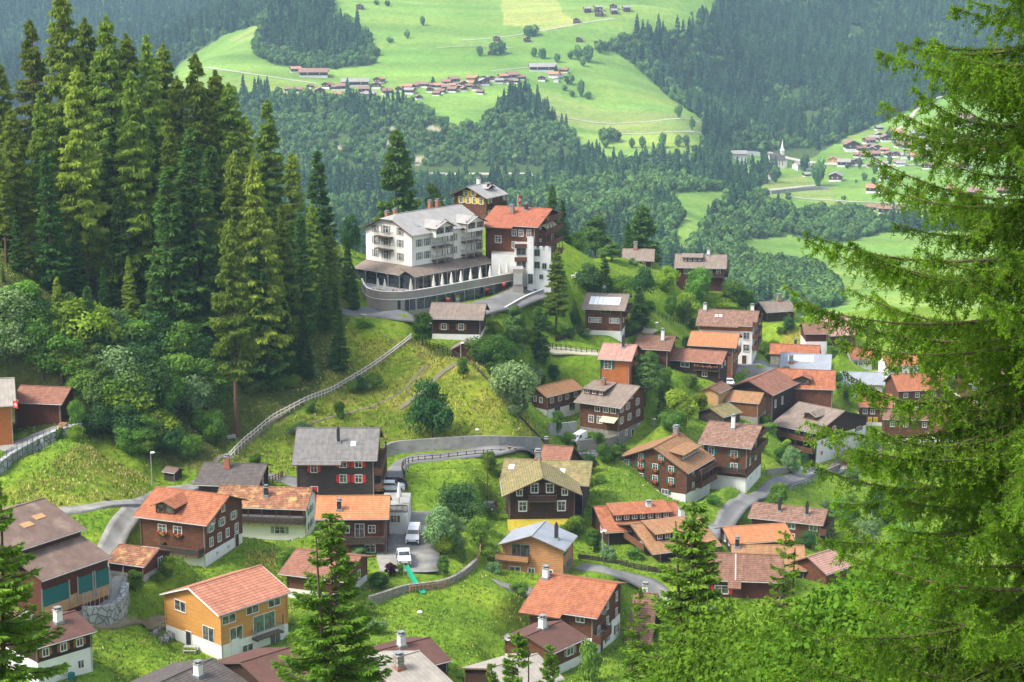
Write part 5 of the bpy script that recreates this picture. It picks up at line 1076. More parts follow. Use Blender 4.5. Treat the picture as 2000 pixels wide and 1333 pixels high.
fence('long straight timber rail running down the steep green slope', [(935,728),(965,760),(1000,800),(1030,835),(1062,868)], .7, 'wood_dkgrey', (.35, .6), 2.4, sm=1, rail_w=.09)
fence('grey fence below the solar chalet path', [(1072,682),(1110,686),(1150,690),(1195,694)], 1.0, 'wood_dkgrey', (.5, .9), 2.2)
fence('wooden field fence between the orchard trees', [(1255,606),(1290,620),(1320,630),(1335,636),(1350,622),(1362,610)], .9, 'wood_dkgrey', (.4, .8), 2.4)
fence('pale railing beside the village road by the stream meadow', [(1543,960),(1570,950),(1600,938),(1630,925)], 1.0, 'trim_grey', (.5, .95), 2.2)
fence('weathered rail fence on the curved garden wall', [(800,1160),(830,1155),(870,1150),(905,1132),(935,1100),(940,1065)], .9, 'ochre', (.45, .85), 2.0)
fence('dark picket fence below the grassy bank by the street lamp', [(1130,1092),(1175,1098),(1230,1110),(1290,1122)], .8, 'wood_dkgrey', (.4, .75), 2.2, palis=True)
fence('thin iron railing above the boulder wall of the flagged house', [(0,930),(40,905),(80,885),(130,862),(160,850)], 3.1, 'blackmetal', (3.0,), 2.6, pw=.03, rail_w=.03)
fence('wire fence on the boulder wall below the gravel lane', [(165,1212),(200,1205),(235,1190),(243,1160)], 3.4, 'trim_grey', (3.1,), 2.4, pw=.03, rail_w=.02)
fence('short brown balustrade beside the dark tiled house', [(505,948),(530,945),(552,934)], 1.1, 'wood_mid', (.3, .6, 1.0), 1.4)
fence('dark garden fence below the solar chalet', [(1085,668),(1110,662),(1140,655),(1155,650)], 1.0, 'wood_dkgrey', (.5, .95), 1.4, palis=True)
fence('dark fence curving from the solar chalet down to the lane', [(1222,662),(1240,655),(1256,650)], 1.2, 'blackmetal', (.5, 1.1), 1.2, palis=True)
# ---------------------------------------------------------------- foliage generators (numpy)
def unit(v): return v / np.maximum(np.linalg.norm(v, axis=1, keepdims=True), 1e-9)
def cards(c, d, n, ln, wd):
    """quads: centre-start c, direction d (length ln), side = d x n, width wd; tapering to the tip"""
    d = unit(d); s = unit(np.cross(d, n)); k = len(c)
    ln = np.asarray(ln).reshape(-1, 1); wd = np.asarray(wd).reshape(-1, 1)
    V = np.stack([c - s * wd * .35, c + d * ln * .45 - s * wd * .5, c + d * ln, c + d * ln * .5 + s * wd * .5], 1).reshape(-1, 3)
    return V, (np.arange(k)[:, None] * 4 + np.arange(4)[None, :])
class FB:
    def __init__(s): s.V = []; s.F = []; s.n = 0
    def add(s, V, F): s.V.append(V); s.F.append(F + s.n); s.n += len(V)
    def mesh(s, name, mat): return np_mesh(name, np.concatenate(s.V), np.concatenate(s.F), mat)
def sticks(A, B, ra, rb):
    """thin 3-sided prisms as quads between point arrays"""
    d = unit(B - A); up = np.tile([0.13, .2, 1.0], (len(A), 1)); s = unit(np.cross(d, up)); t = np.cross(d, s); V = []
    for k in range(3):
        an = 2 * math.pi * k / 3; o = s * math.cos(an) + t * math.sin(an); V += [A + o * np.reshape(ra, (-1, 1)), B + o * np.reshape(rb, (-1, 1))]
    V = np.stack(V, 1).reshape(-1, 3); b = np.arange(len(A))[:, None] * 6
    F = np.concatenate([b + np.array([[2*k, 2*((k+1) % 3), 2*((k+1) % 3)+1, 2*k+1]]) for k in range(3)])
    return V, F
def trunk_mesh(H, r, mat, seed, top=.96, n=8, bend=.3):
    r_ = np.random.default_rng(seed); m = 9; zs = np.linspace(-1.2, H * top, m); ph = r_.random() * 6; V = []
    for i, z in enumerate(zs):
        f = max(z, 0) / H; rr = r * (1 - f) ** .8 * (1.25 if i == 0 else 1) + .012; ox = bend * math.sin(ph + f * 3); oy = bend * math.cos(ph + f * 2.2)
        if z <= 0: ox, oy = bend * math.sin(ph), bend * math.cos(ph)
        for k in range(n):
            a = 2 * math.pi * k / n; V.append((ox - bend * math.sin(ph) + rr * math.cos(a), oy - bend * math.cos(ph) + rr * math.sin(a), z))
    V = np.array(V); F = np.array([[i * n + k, i * n + (k + 1) % n, (i + 1) * n + (k + 1) % n, (i + 1) * n + k] for i in range(m - 1) for k in range(n)])
    return V, F
def conifer(name, H, Rr, nb, nc, seed, leaf, bark, kind='larch', base=.18, cw=.25, cl=.70, trunk_r=None, power=.75):
    """returns [(part name, mesh)]"""
    r = np.random.default_rng(seed); fb = FB(); wb = FB()
    t = np.sort(r.random(nb) ** 1.0) * (1 - base) + base; t = np.clip(t, base, .995); az = r.random(nb) * 2 * math.pi
    L = Rr * np.clip((1 - (t - base) / (1 - base)), .02, 1) ** power * (r.uniform(.6, 1.12, nb)) * (1 - .35 * np.clip((base + .12 - t) / .12, 0, 1)) + .25
    o = np.stack([np.zeros(nb), np.zeros(nb), t * H], 1); h = np.stack([np.cos(az), np.sin(az), np.zeros(nb)], 1)
    slope = (-.05 + .35 * (t - .5)) if kind == 'larch' else (-.32 + .45 * t); sag = .22 if kind == 'larch' else .10; lift = .12 if kind == 'larch' else .22
    def bp(i, s): return o[i] + h[i] * (L[i] * s)[:, None] + np.stack([np.zeros(len(i)), np.zeros(len(i)), L[i] * (slope[i] * s - sag * s + lift * s ** 3)], 1)
    ib = np.arange(nb); Vs, Fs = trunk_mesh(H, trunk_r or H * .011, bark, seed); wb.add(Vs, Fs)
    for a, b in ((0, .35), (.35, .7), (.7, .98)):
        A = bp(ib, np.full(nb, a)); B = bp(ib, np.full(nb, b)); w = (.010 * H * .35 + .012) ; wb.add(*sticks(A, B, np.full(nb, w * (1 - a) * .55 + .01), np.full(nb, w * (1 - b) * .55 + .008)))
    m = np.maximum((nc * (L / Rr)).astype(int), 3); idx = np.repeat(ib, m); s = r.uniform(.12, 1.0, len(idx)) ** .75; s = np.clip(s, 0, 1)
    P = bp(idx, s); hh = h[idx]; side = np.stack([-hh[:, 1], hh[:, 0], np.zeros(len(idx))], 1); sg = r.choice([-1, 1], len(idx))[:, None]
    spread = r.random((len(idx), 1)); off = side * sg * spread * (L[idx] * .26 * (1 - s * .55))[:, None]
    P = P + off + r.normal(0, .07, P.shape) * (cl)
    if kind == 'larch': d = hh * .25 + side * sg * .35 * r.random((len(idx), 1)) + np.array([0, 0, -.75]) + r.normal(0, .33, P.shape)
    else: d = hh * .9 + side * sg * .55 + np.array([0, 0, -.28]) + r.normal(0, .28, P.shape)
    nrm = unit(r.normal(0, 1, P.shape) + np.array([0, 0, .8]) + hh * .4); ln = cl * r.uniform(.6, 1.3, len(idx)); wd = cw * r.uniform(.6, 1.3, len(idx))
    V, F = cards(P, d, nrm, ln, wd); fb.add(V, F)
    k = int(nb * 1.2); tt = 1 - r.random(k) ** 2 * .12; P = np.stack([np.zeros(k), np.zeros(k), tt * H], 1); d = r.normal(0, .5, (k, 3)) + [0, 0, .5 if kind != 'larch' else .1]
    fb.add(*cards(P, d, unit(r.normal(0, 1, (k, 3))), cl * .7 * np.ones(k), cw * .6 * np.ones(k)))
    return [('trunk', wb.mesh(name + '_trunk', bark)), ('crown', fb.mesh(name + '_crown', leaf))]
def broad(name, H, Rx, seed, leaf, bark, nblob=22, nc=230, cs=.38, base=.02, shape='round', zc=.56):
    r = np.random.default_rng(seed); fb = FB(); wb = FB(); wb.add(*trunk_mesh(H * .8, H * .018 + .03, bark, seed, bend=H * .02))
    u = unit(r.normal(0, 1, (nblob, 3))); rad = r.random(nblob) ** .4 * .78
    hz = H * (1 - base) / 2 * .92
    C = u * rad[:, None] * [Rx, Rx, hz]; C[:, 2] += H * base + hz * .98
    if shape == 'cone': f = 1 - .75 * (C[:, 2] / H); C[:, :2] *= f[:, None] * 1.35
    if shape == 'column': pass
    br = r.uniform(.22, .58, nblob) * min(Rx, hz) * 1.05
    if shape == 'cone': br *= (1.25 - .8 * C[:, 2] / H)
    Ax = np.tile([0, 0, H * base + .05 * H], (nblob, 1)).astype(float); Ax[:, 2] = C[:, 2] * .55
    wb.add(*sticks(Ax, C, np.full(nblob, H * .006 + .01), np.full(nblob, .01)))
    for k in range(nblob):
        n_ = int(nc * (br[k] / (.35 * min(Rx, hz))) ** 1.5) + 20; v = unit(r.normal(0, 1, (n_, 3))); v[:, 2] = np.abs(v[:, 2]) * np.where(r.random(n_) < .72, 1, -1); rr = br[k] * (r.uniform(.55, 1.2, n_))[:, None]
        P = C[k] + v * rr * [1, 1, .85]; nrm = unit(v + r.normal(0, .55, v.shape)); d = unit(np.cross(nrm, r.normal(0, 1, v.shape))) + [0, 0, -.15]
        s_ = cs * r.uniform(.55, 1.3, n_); fb.add(*cards(P - d * cs * .4, d, nrm, s_, s_ * .8))
    return [('trunk', wb.mesh(name + '_trunk', bark)), ('crown', fb.mesh(name + '_crown', leaf))]
PROTO = {}
def proto(key, H, parts): PROTO.setdefault(key, []).append((H, parts))
for k, sd in enumerate((1, 2, 3, 4)):
    proto('larch', 30, conifer('larch', 30, (4.6, 3.8, 5.2, 3.4)[k], (250, 220, 260, 190)[k], 190, sd, M['l_larch'], M['bark_red'], 'larch', (.16, .22, .1, .3)[k], power=(.72, .6, .85, .55)[k]))
for k, sd in enumerate((11, 12, 13)): proto('spruce', 25, conifer('spruce', 25, (4.2, 3.5, 3.9)[k], 230, 150, sd, M['l_spruce'], M['bark'], 'spruce', .06, .30, .8, power=(.9, 1.0, .8)[k]))
proto('pine', 18, conifer('pine', 18, 4.6, 200, 130, 21, M['l_spruce'], M['bark'], 'spruce', .05, .5, .95, power=.6))
proto('small_conifer', 8, conifer('fir', 8, 1.9, 90, 40, 22, leafmat('fir_needles', (.06, .115, .025), (.035, .07, .018)), M['bark'], 'spruce', .04, .16, .36, power=.8))
for k in range(3): proto('broad', 9, broad('broadleaf', 9, (3.2, 3.6, 2.7)[k], 31 + k, M['l_broad'], M['bark'], nblob=(26, 30, 22)[k]))
for k in range(2): proto('grey', 9, broad('willow', 9, (3.0, 3.5)[k], 41 + k, M['l_grey'], M['bark'], nblob=28))
for k in range(2): proto('dark', 9, broad('dark_broadleaf', 9, (3.3, 3.8)[k], 51 + k, M['l_dark'], M['bark'], nblob=26))
for k in range(2): proto('lime', 7, broad('lime_tree', 7, (2.4, 2.9)[k], 61 + k, M['l_lime'], M['bark'], nblob=22))
proto('birch', 14, broad('birch', 14, 2.6, 71, leafmat('birch_leaves', (.12, .19, .05), (.07, .12, .03)), M['bark'], nblob=34, shape='cone', base=.08))
proto('cone', 8, broad('cone_tree', 8, 2.4, 72, leafmat('leaves_fresh', (.10, .19, .03), (.055, .115, .022)), M['bark'], nblob=26, shape='cone', base=.03, nc=300, cs=.28))
proto('purple', 3, broad('purple_shrub', 3, 1.6, 73, M['l_purple'], M['bark'], nblob=12, nc=120, cs=.22, base=.02))
for k in range(2): proto('bush', 3, broad('bush', 3, 1.7, 81 + k, M['l_broad'], M['bark'], nblob=14, nc=150, cs=.24, base=-.05))
for k in range(2): proto('greybush', 3, broad('greybush', 3, 1.7, 83 + k, M['l_grey'], M['bark'], nblob=14, nc=150, cs=.24, base=-.05))
CATN = dict(larch='larch_tree', spruce='spruce_tree', pine='pine_tree', small_conifer='fir_tree', broad='broadleaf_tree', grey='willow_tree', dark='broadleaf_tree', lime='broadleaf_tree', birch='birch_tree', cone='broadleaf_tree', purple='shrub', bush='bush', greybush='bush', farcon='spruce_tree', farbro='broadleaf_tree')
CATC = dict(purple='shrub', bush='bush', greybush='bush')
def place(kind, loc, H, wf=1.0, label=None, group=None, name=None):
    pr = PROTO[kind]; H0, parts = pr[random.randrange(len(pr))]; s = H / H0
    o = empty(name or CATN[kind], loc, label, CATC.get(kind, 'tree'), group, random.uniform(0, 6.28)); o.scale = (s * wf, s * wf, s)
    for pn, me in parts: obj(pn, me, o)
    return o
def tree_at(kind, px, tip, base, wpx=None, label=None, group=None, Y=None, ymin=170, name=None):
    """stand a tree where its foot is seen (px, base) and make it as high as the photo shows"""
    if Y is None:
        p = hit(px, base, ymin)
    else:
        a, t = ray(px, tip); x = float(a) * Y; p = Vector((x, Y, gz_at(x, Y)))
    a, t = ray(px, tip); H = max(1.0, float(t) * p.y - p.z)
    H0, parts = PROTO[kind][0]; wf = 1.0
    if wpx:
        Rw = {'larch': 4.6, 'spruce': 4.0, 'pine': 4.6, 'small_conifer': 1.9, 'broad': 3.3, 'grey': 3.3, 'dark': 3.6, 'lime': 2.7, 'birch': 2.6, 'cone': 2.1, 'purple': 1.6, 'bush': 1.7, 'greybush': 1.7, 'farcon': 2.6, 'farbro': 4.2}[kind] * H / H0
        wf = min(max(wpx * .5 * p.y / FPX / Rw, .45), 2.2)
    return place(kind, p - Vector((0, 0, .1)), H, wf, label, group, name)
# ---- the larch wood on the left
WOOD = 'larches and spruces of the dark wood on the left slope'
LW = 'tall feathery larch in the dark wood on the left slope'; SW = 'dense dark spruce in the wood on the left slope'
for px, tip, Y, kind in [(p_, t_, (y_ + 14 if y_ < 318 and p_ < 430 else y_), k_) for p_, t_, y_, k_ in [(5,195,345,'larch'),(58,42,352,'larch'),(118,-14,345,'larch'),(165,38,352,'larch'),(206,33,343,'larch'),(246,68,354,'larch'),(286,72,346,'larch'),(318,88,354,'larch'),(345,150,350,'larch'),(381,108,350,'larch'),(420,140,357,'larch'),
 (446,165,352,'larch'),(478,230,352,'larch'),(570,300,366,'larch'),(620,298,382,'spruce'),(150,132,324,'larch'),(256,143,327,'larch'),(78,180,326,'larch'),(330,235,334,'larch'),(372,255,322,'spruce'),(458,298,330,'larch'),
 (494,310,324,'larch'),(20,215,322,'larch'),(200,322,313,'larch'),(232,370,309,'spruce'),(548,400,337,'larch'),(585,420,345,'spruce'),(610,400,352,'larch'),(645,440,368,'larch'),(678,470,378,'spruce'),(326,330,319,'spruce'),(402,350,317,'larch'),
 (282,335,316,'larch'),(110,345,313,'larch'),(50,382,309,'larch'),(148,432,306,'spruce'),(340,490,307,'larch'),(300,520,304,'spruce'),(520,430,330,'larch'),(555,590,326,'spruce'),(592,598,330,'spruce'),(415,520,312,'spruce'),(70,500,304,'spruce'),(10,470,305,'spruce'),
 (250,500,306,'larch'),(200,520,305,'spruce'),(545,540,328,'larch'),(500,480,322,'spruce'),(380,430,314,'spruce'),(630,520,350,'spruce'),(690,520,372,'spruce'),(-30,250,330,'larch'),(-20,380,312,'spruce'),(120,240,330,'spruce'),(220,250,330,'spruce'),
 (290,240,336,'spruce'),(410,290,335,'spruce'),(350,400,322,'spruce'),(180,420,312,'larch'),(90,300,318,'spruce'),(0,300,318,'larch')]]:
    tree_at(kind, px, tip, None, label=LW if kind == 'larch' else SW, group=WOOD + (' (larches)' if kind == 'larch' else ' (spruces)'), Y=Y)
tree_at('larch', 521, 197, None, 110, label='tall bright green larch rising alone at the right end of the wood', Y=368)
tree_at('larch', 462, 432, 852, 130, label='broad yellow-green larch with bare reddish trunk above the bench')
tree_at('spruce', 664, 600, 727, 50, label='slim dark spruce standing on the open slope right of the wood')
# ---- undergrowth of the wood
UG = 'leafy trees filling the foot of the left wood'; q = 0
PG = [(-20,640),(60,650),(200,690),(330,705),(420,780),(428,880),(340,905),(290,905),(215,880),(165,830),(150,770),(40,735),(-20,730)]
rr = random.Random(5); spots = []
while len(spots) < 66:
    x, y = rr.uniform(-20, 430), rr.uniform(600, 910)
    if inpoly(PG, np.array([x]), np.array([y]))[0] and all((x - a) ** 2 + ((y - b) * 1.6) ** 2 > 23 ** 2 for a, b in spots): spots.append((x, y))
for x, y in spots:
    k = rr.choice(['broad', 'broad', 'lime', 'grey', 'dark', 'birch', 'cone']); Hh = rr.uniform(8, 11.5) if k != 'birch' else rr.uniform(9, 13)
    if y > 840: Hh *= .62
    place(k, hit(x, y) - Vector((0, 0, .3)), Hh, rr.uniform(1.0, 1.3), 'leafy tree in the thicket at the foot of the left wood', UG)
for x, y in [(rr.uniform(430, 610), rr.uniform(690, 790)) for _ in range(8)]:
    place(rr.choice(['bush', 'greybush']), hit(x, y), rr.uniform(2, 3.5), 1.2, 'low bush under the trees at the wood edge', 'bushes under the wood edge')
# ---- trees one can tell apart, on the hotel hill and through the village: kind, x, tip, foot, width, distance or None, label
for k, px, tip, base, w, Y, lab in [
 ('pine',775,260,None,92,425,'broad dark conifer towering behind the grey roofed hotel'),
 ('birch',849,318,None,52,430,'airy light green tree behind the hotel roof, right of the dark conifer'),
 ('dark',682,405,None,46,412,'round dark tree at the left end of the hotel by the parked cars'),
 ('spruce',1079,364,None,44,452,'pointed dark spruce right of the red roofed hotel chalet'),
 ('spruce',1098,392,None,36,448,'smaller spruce just right of the pointed one behind the red roof'),
 ('pine',1256,404,None,72,505,'big dark spruce overlooking the taupe roofed chalets'),
 ('birch',1162,395,None,60,470,'tall loose light tree on the crest right of the hotel'),
 ('broad',1120,440,None,55,455,'leafy tree close behind the red-brown hotel chalet'),
 ('birch',1196,462,None,50,462,'olive green narrow tree on the crest'),
 ('spruce',1226,436,None,40,500,'slender dark conifer left of the big dark spruce'),
 ('dark',1148,505,575,58,None,'dark bushy tree at the edge of the hotel lawn'),
 ('spruce',1180,505,590,44,None,'young spruce at the foot of the hotel lawn'),
 ('broad',1208,525,585,60,None,'dull green round tree behind the solar chalet'),
 ('dark',1252,512,580,56,None,'dark rounded tree above the big spruce'),
 ('spruce',1248,560,636,60,None,'dense spruce right of the solar chalet'),
 ('lime',1303,512,572,46,None,'bright green globe shaped tree left of the pale dormer chalet'),
 ('broad',1365,510,590,58,None,'light green tree in front of the pale dormer chalet'),
 ('lime',1340,565,620,50,None,'yellow-green orchard tree by the field fence'),
 ('broad',1311,570,618,28,None,'small single orchard tree on the bright meadow'),
 ('broad',1335,575,632,36,None,'low orchard tree in the fence corner'),
 ('broad',1432,540,596,60,None,'tree right of the wide taupe roofed chalet'),
 ('lime',1415,578,606,48,None,'low lime green tree by the little lane'),
 ('broad',1458,560,604,50,None,'tree behind the large white chalet block'),
 ('cone',825,588,676,42,None,'conical fresh green tree beside the log barn under the hotel'),
 ('birch',1006,568,690,50,None,'light feathery tree right of the log barn'),
 ('larch',1086,487,648,66,None,'sparse yellow-green larch in front of the white hotel tower'),
 ('pine',1052,600,705,42,None,'dense dark columnar pine left of the village path'),
 ('spruce',1000,612,700,40,None,'dark young spruce behind the leafy shrubs'),
 ('broad',955,640,716,70,None,'rounded leafy tree touching the log barn'),
 ('broad',985,650,716,60,None,'leafy tree between the small shed and the dark pine'),
 ('grey',1002,682,800,92,None,'large soft grey-green tree in the hollow below the small shed'),
 ('grey',1040,705,790,50,None,'smaller grey-green tree right of the large soft one'),
 ('grey',1010,745,815,50,None,'grey-green tree by the annex wall'),
 ('dark',845,722,862,98,None,'big dark bushy tree alone on the grassy slope'),
 ('birch',1258,665,792,66,None,'brownish green tree in front of the small red-brown house'),
 ('lime',1330,745,838,64,None,'light green tree on the slope right of the awning chalet'),
 ('small_conifer',1291,765,820,26,None,'small dark fir beside the light green slope tree'),
 ('broad',1300,705,790,40,None,'bright shrubby tree below the russet chalets'),
 ('broad',1315,790,850,46,None,'leafy bush tree below the light green slope tree'),
 ('dark',895,935,1020,92,None,'glossy dark leaved tree in the meadow left of the mossy chalet'),
 ('small_conifer',868,938,965,12,None,'tiny cypress tip beside the glossy dark tree'),
 ('grey',862,975,1078,74,None,'soft grey-green tree by the white van'),
 ('grey',885,995,1080,60,None,'second grey-green tree right of the parked vans'),
 ('broad',935,1000,1068,48,None,'light green tree left of the golden timber house'),
 ('lime',868,1035,1085,34,None,'bright young tree beside the trailer'),
 ('cone',867,1070,1130,26,None,'slim young tree in the small meadow below the parked cars'),
 ('small_conifer',903,1055,1100,24,None,'little dark fir in the small meadow'),
 ('cone',742,1108,1152,42,None,'clipped bright green conical shrub by the curved garden wall'),
 ('purple',763,1088,1126,36,None,'purple leaved shrub beside the clipped green cone'),
 ('bush',783,1092,1122,22,None,'round bush in front of the white pickup'),
 ('greybush',700,1060,1085,34,None,'pale feathery shrub under the orange roofed chalet'),
 ('broad',1521,935,990,48,None,'roadside tree left of the stream meadow'),
 ('grey',1545,865,925,40,None,'garden shrub tree under the red shuttered chalet'),
 ('broad',1525,868,905,34,None,'light green garden shrub beside the plank barn'),
 ('dark',1570,880,915,20,None,'small dark shrub by the red shuttered chalet wall'),
 ('small_conifer',1625,1025,1080,30,None,'blue-green fir right of the long brown chalet'),
 ('broad',1640,960,1030,50,None,'tree behind the blue-green fir'),
 ('broad',1500,655,705,44,None,'bush right of the white chalet block'),
 ('cone',1160,1020,1080,34,None,'narrow green hedge tree beside the red tiled house'),
 ('greybush',1190,1055,1098,36,None,'grey green bush by the street lamp'),
 ('bush',1110,835,870,30,None,'small shrub at the foot of the annex wall'),
 ('bush',1160,838,872,44,None,'rounded bush beside the parked white van on the slope'),
 ('cone',1088,785,850,26,None,'thin shrub against the annex basement'),
 ('bush',1215,860,880,24,None,'yellow green bush at the stone base of the awning chalet'),
 ('broad',905,690,740,30,None,'young leafy bush on the slope beside the path'),
 ('bush',608,770,808,26,None,'dark bush below the white fence'),('bush',664,770,818,30,None,'leafy bush lower on the slope under the white fence'),
 ('bush',735,720,760,40,None,'olive bush just below the white fence bend'),('greybush',585,820,850,60,None,'wide grey-green bramble above the grey slate roof'),
 ('bush',500,880,905,30,None,'low green bush above the dark tiled house'),('bush',690,735,770,30,None,'small bush on the fence line'),
 ('bush',710,617,640,42,None,'flat round bush on the meadow rim by the hotel drive'),
 ('broad',1225,620,650,50,None,'leafy shrub in front of the solar chalet'),('lime',1180,720,760,34,None,'pale round bush on the green slope left of the pink roof'),
 ('broad',1290,640,680,40,None,'shrub below the field path'),('broad',265,1105,1160,40,None,'dark garden shrub beside the small maroon shed'),
 ('bush',330,1110,1130,24,None,'small garden bush below the big chalet terrace'),('broad',150,770,840,34,None,'yellow flowering bush by the open maroon shed'),
 ('lime',148,825,862,30,None,'bright leafy shrub hanging over the stone wall'),('bush',118,825,860,18,None,'thin shrub on top of the stone wall'),
 ('birch',1133,1330,1400,30,245,'little feathery tree by the terrace of the orange roofed chalet') if False else ('bush',1150,1225,1330,22,None,'slender shrub by the terrace of the orange roofed chalet'),
 ('lime',1015,1090,1000,20,None,'x') if False else ('broad',1240,1240,1310,60,None,'green tree right of the large orange roofed chalet'),
 ]:
    tree_at(k, px, tip, base, w, lab, Y=Y)
# ---------------------------------------------------------------- far trees
def far_conifer(seed):
    r = np.random.default_rng(seed); H = 20; fb = FB(); k = 110; t = r.random(k) ** .9; az = r.random(k) * 6.283; L = 3.0 * (1 - t) ** .8 + .3
    P = np.stack([np.cos(az) * L * .35, np.sin(az) * L * .35, t * H * .95 + .5], 1); d = np.stack([np.cos(az), np.sin(az), np.full(k, -.55)], 1)
    fb.add(*cards(P, d, unit(r.normal(0, .5, (k, 3)) + [0, 0, 1]), L * 1.0 + .4, 1.6 + 1.6 * (1 - t)))
    fb.add(*cards(np.array([[0, 0, H * .85]] * 3), np.array([[.05, 0, 1], [0, .05, 1], [0, 0, 1.]]), np.array([[1, 0, 0], [0, 1, 0], [1, 1, 0.]]), [3.4] * 3, [.9] * 3))
    b = FB(); n = 7; V = []; zs = [(.3, .0), (2.0, 1.5), (1.5, 8), (.8, 14), (.1, 19)]
    for rr_, z in zs:
        for q in range(n): V.append((rr_ * math.cos(6.283 * q / n), rr_ * math.sin(6.283 * q / n), z))
    Fc = np.array([[i * n + q, i * n + (q + 1) % n, (i + 1) * n + (q + 1) % n, (i + 1) * n + q] for i in range(4) for q in range(n)]); fb.add(np.array(V), Fc)
    return np_mesh('far_conifer_crown', np.concatenate(fb.V), np.concatenate(fb.F), M['l_farcon'])
def far_broad(seed):
    r = np.random.default_rng(seed); fb = FB(); H = 11
    for c in range(13):
        C = unit(r.normal(0, 1, (1, 3)))[0] * [2.4, 2.4, 2.3] * r.random() ** .4 + [0, 0, 4.4]; k = 26; v = unit(r.normal(0, 1, (k, 3))); rad = r.uniform(1.3, 2.1)
        P = C + v * rad; nrm = unit(v + r.normal(0, .4, v.shape)); d = unit(np.cross(nrm, r.normal(0, 1, v.shape))); fb.add(*cards(P - d * .8, d, nrm, r.uniform(1.4, 2.2, k), r.uniform(1.1, 1.8, k)))
    n = 8; V = []
    for rr_, z in ((.9, 0), (1.7, 2.0), (2.0, 4), (1.4, 6.0), (.2, 7.2)):
        for q in range(n): V.append((rr_ * math.cos(6.283 * q / n), rr_ * math.sin(6.283 * q / n), z))
    Fc = np.array([[i * n + q, i * n + (q + 1) % n, (i + 1) * n + (q + 1) % n, (i + 1) * n + q] for i in range(4) for q in range(n)]); fb.add(np.array(V), Fc)
    return np_mesh('far_broadleaf_crown', np.concatenate(fb.V), np.concatenate(fb.F), M['l_farbro'])
def far_trunk():
    V, F = trunk_mesh(8, .3, None, 3); return np_mesh('far_trunk', V, F, M['bark'])
ft = far_trunk(); FC = [far_conifer(s) for s in (1, 2, 3)]; FBm = [far_broad(s) for s in (4, 5, 6)]
for me in FC: proto('farcon', 20, [('trunk', ft), ('crown', me)])
for me in FBm: proto('farbro', 8.5, [('trunk', ft), ('crown', me)])
# single trees and small groups in the far meadows
FARG = 'single trees standing in the far meadows'
for px, tip, base, w, k in [(704,10,18,0,0) if False else (826,30,50,14,0),(796,56,76,14,0),(761,71,84,18,0),(735,0,10,14,0),(757,0,12,16,0),(937,88,110,18,0),(965,80,108,26,0),(978,78,106,28,0),(1032,48,72,24,0),(1042,46,70,26,0),(1043,92,112,16,0),(1059,92,115,20,0),(1088,102,122,16,0),
 (1114,96,116,16,0),(1130,86,118,24,0),(1148,84,122,26,0),(1138,108,130,18,0),(1170,75,104,24,0),(1182,78,100,22,0),(1108,145,165,14,0),(1115,142,166,20,0),(1135,152,190,16,0),(1103,165,178,14,0),(1117,176,190,14,0),(1148,178,194,16,0),(846,150,164,9,1),(1086,126,150,9,1),(795,145,160,9,0) if False else (845,150,163,8,1),
 (1325,202,230,20,0),(1351,225,255,14,0),(1178,247,280,26,0),(1190,246,276,30,0),(1205,250,278,24,0),(1183,270,290,18,0),(1166,285,312,20,0),(1234,268,290,14,0),(1254,264,290,16,0),(1294,255,290,18,0),(1287,278,298,12,0),(1325,262,288,20,0),(1340,262,285,18,0),(1371,262,284,14,0),
 (1597,302,364,38,0),(1570,300,335,26,0),(1514,318,356,26,0),(1480,335,372,26,0),(1496,365,388,18,0),(1679,305,330,10,0),(1655,318,330,14,0),(1706,344,360,12,0),(1672,350,358,6,0),(1736,250,270,14,0),(1705,604,634,28,0),(1610,190,215,16,0) if False else (1790,300,325,16,0),
 (930,150,170,10,1),(595,138,150,8,0)]:
    tree_at('farbro' if k == 0 else 'farcon', px, tip, base, w or None, 'single tree in the far meadow, small and hazy', FARG, ymin=900)
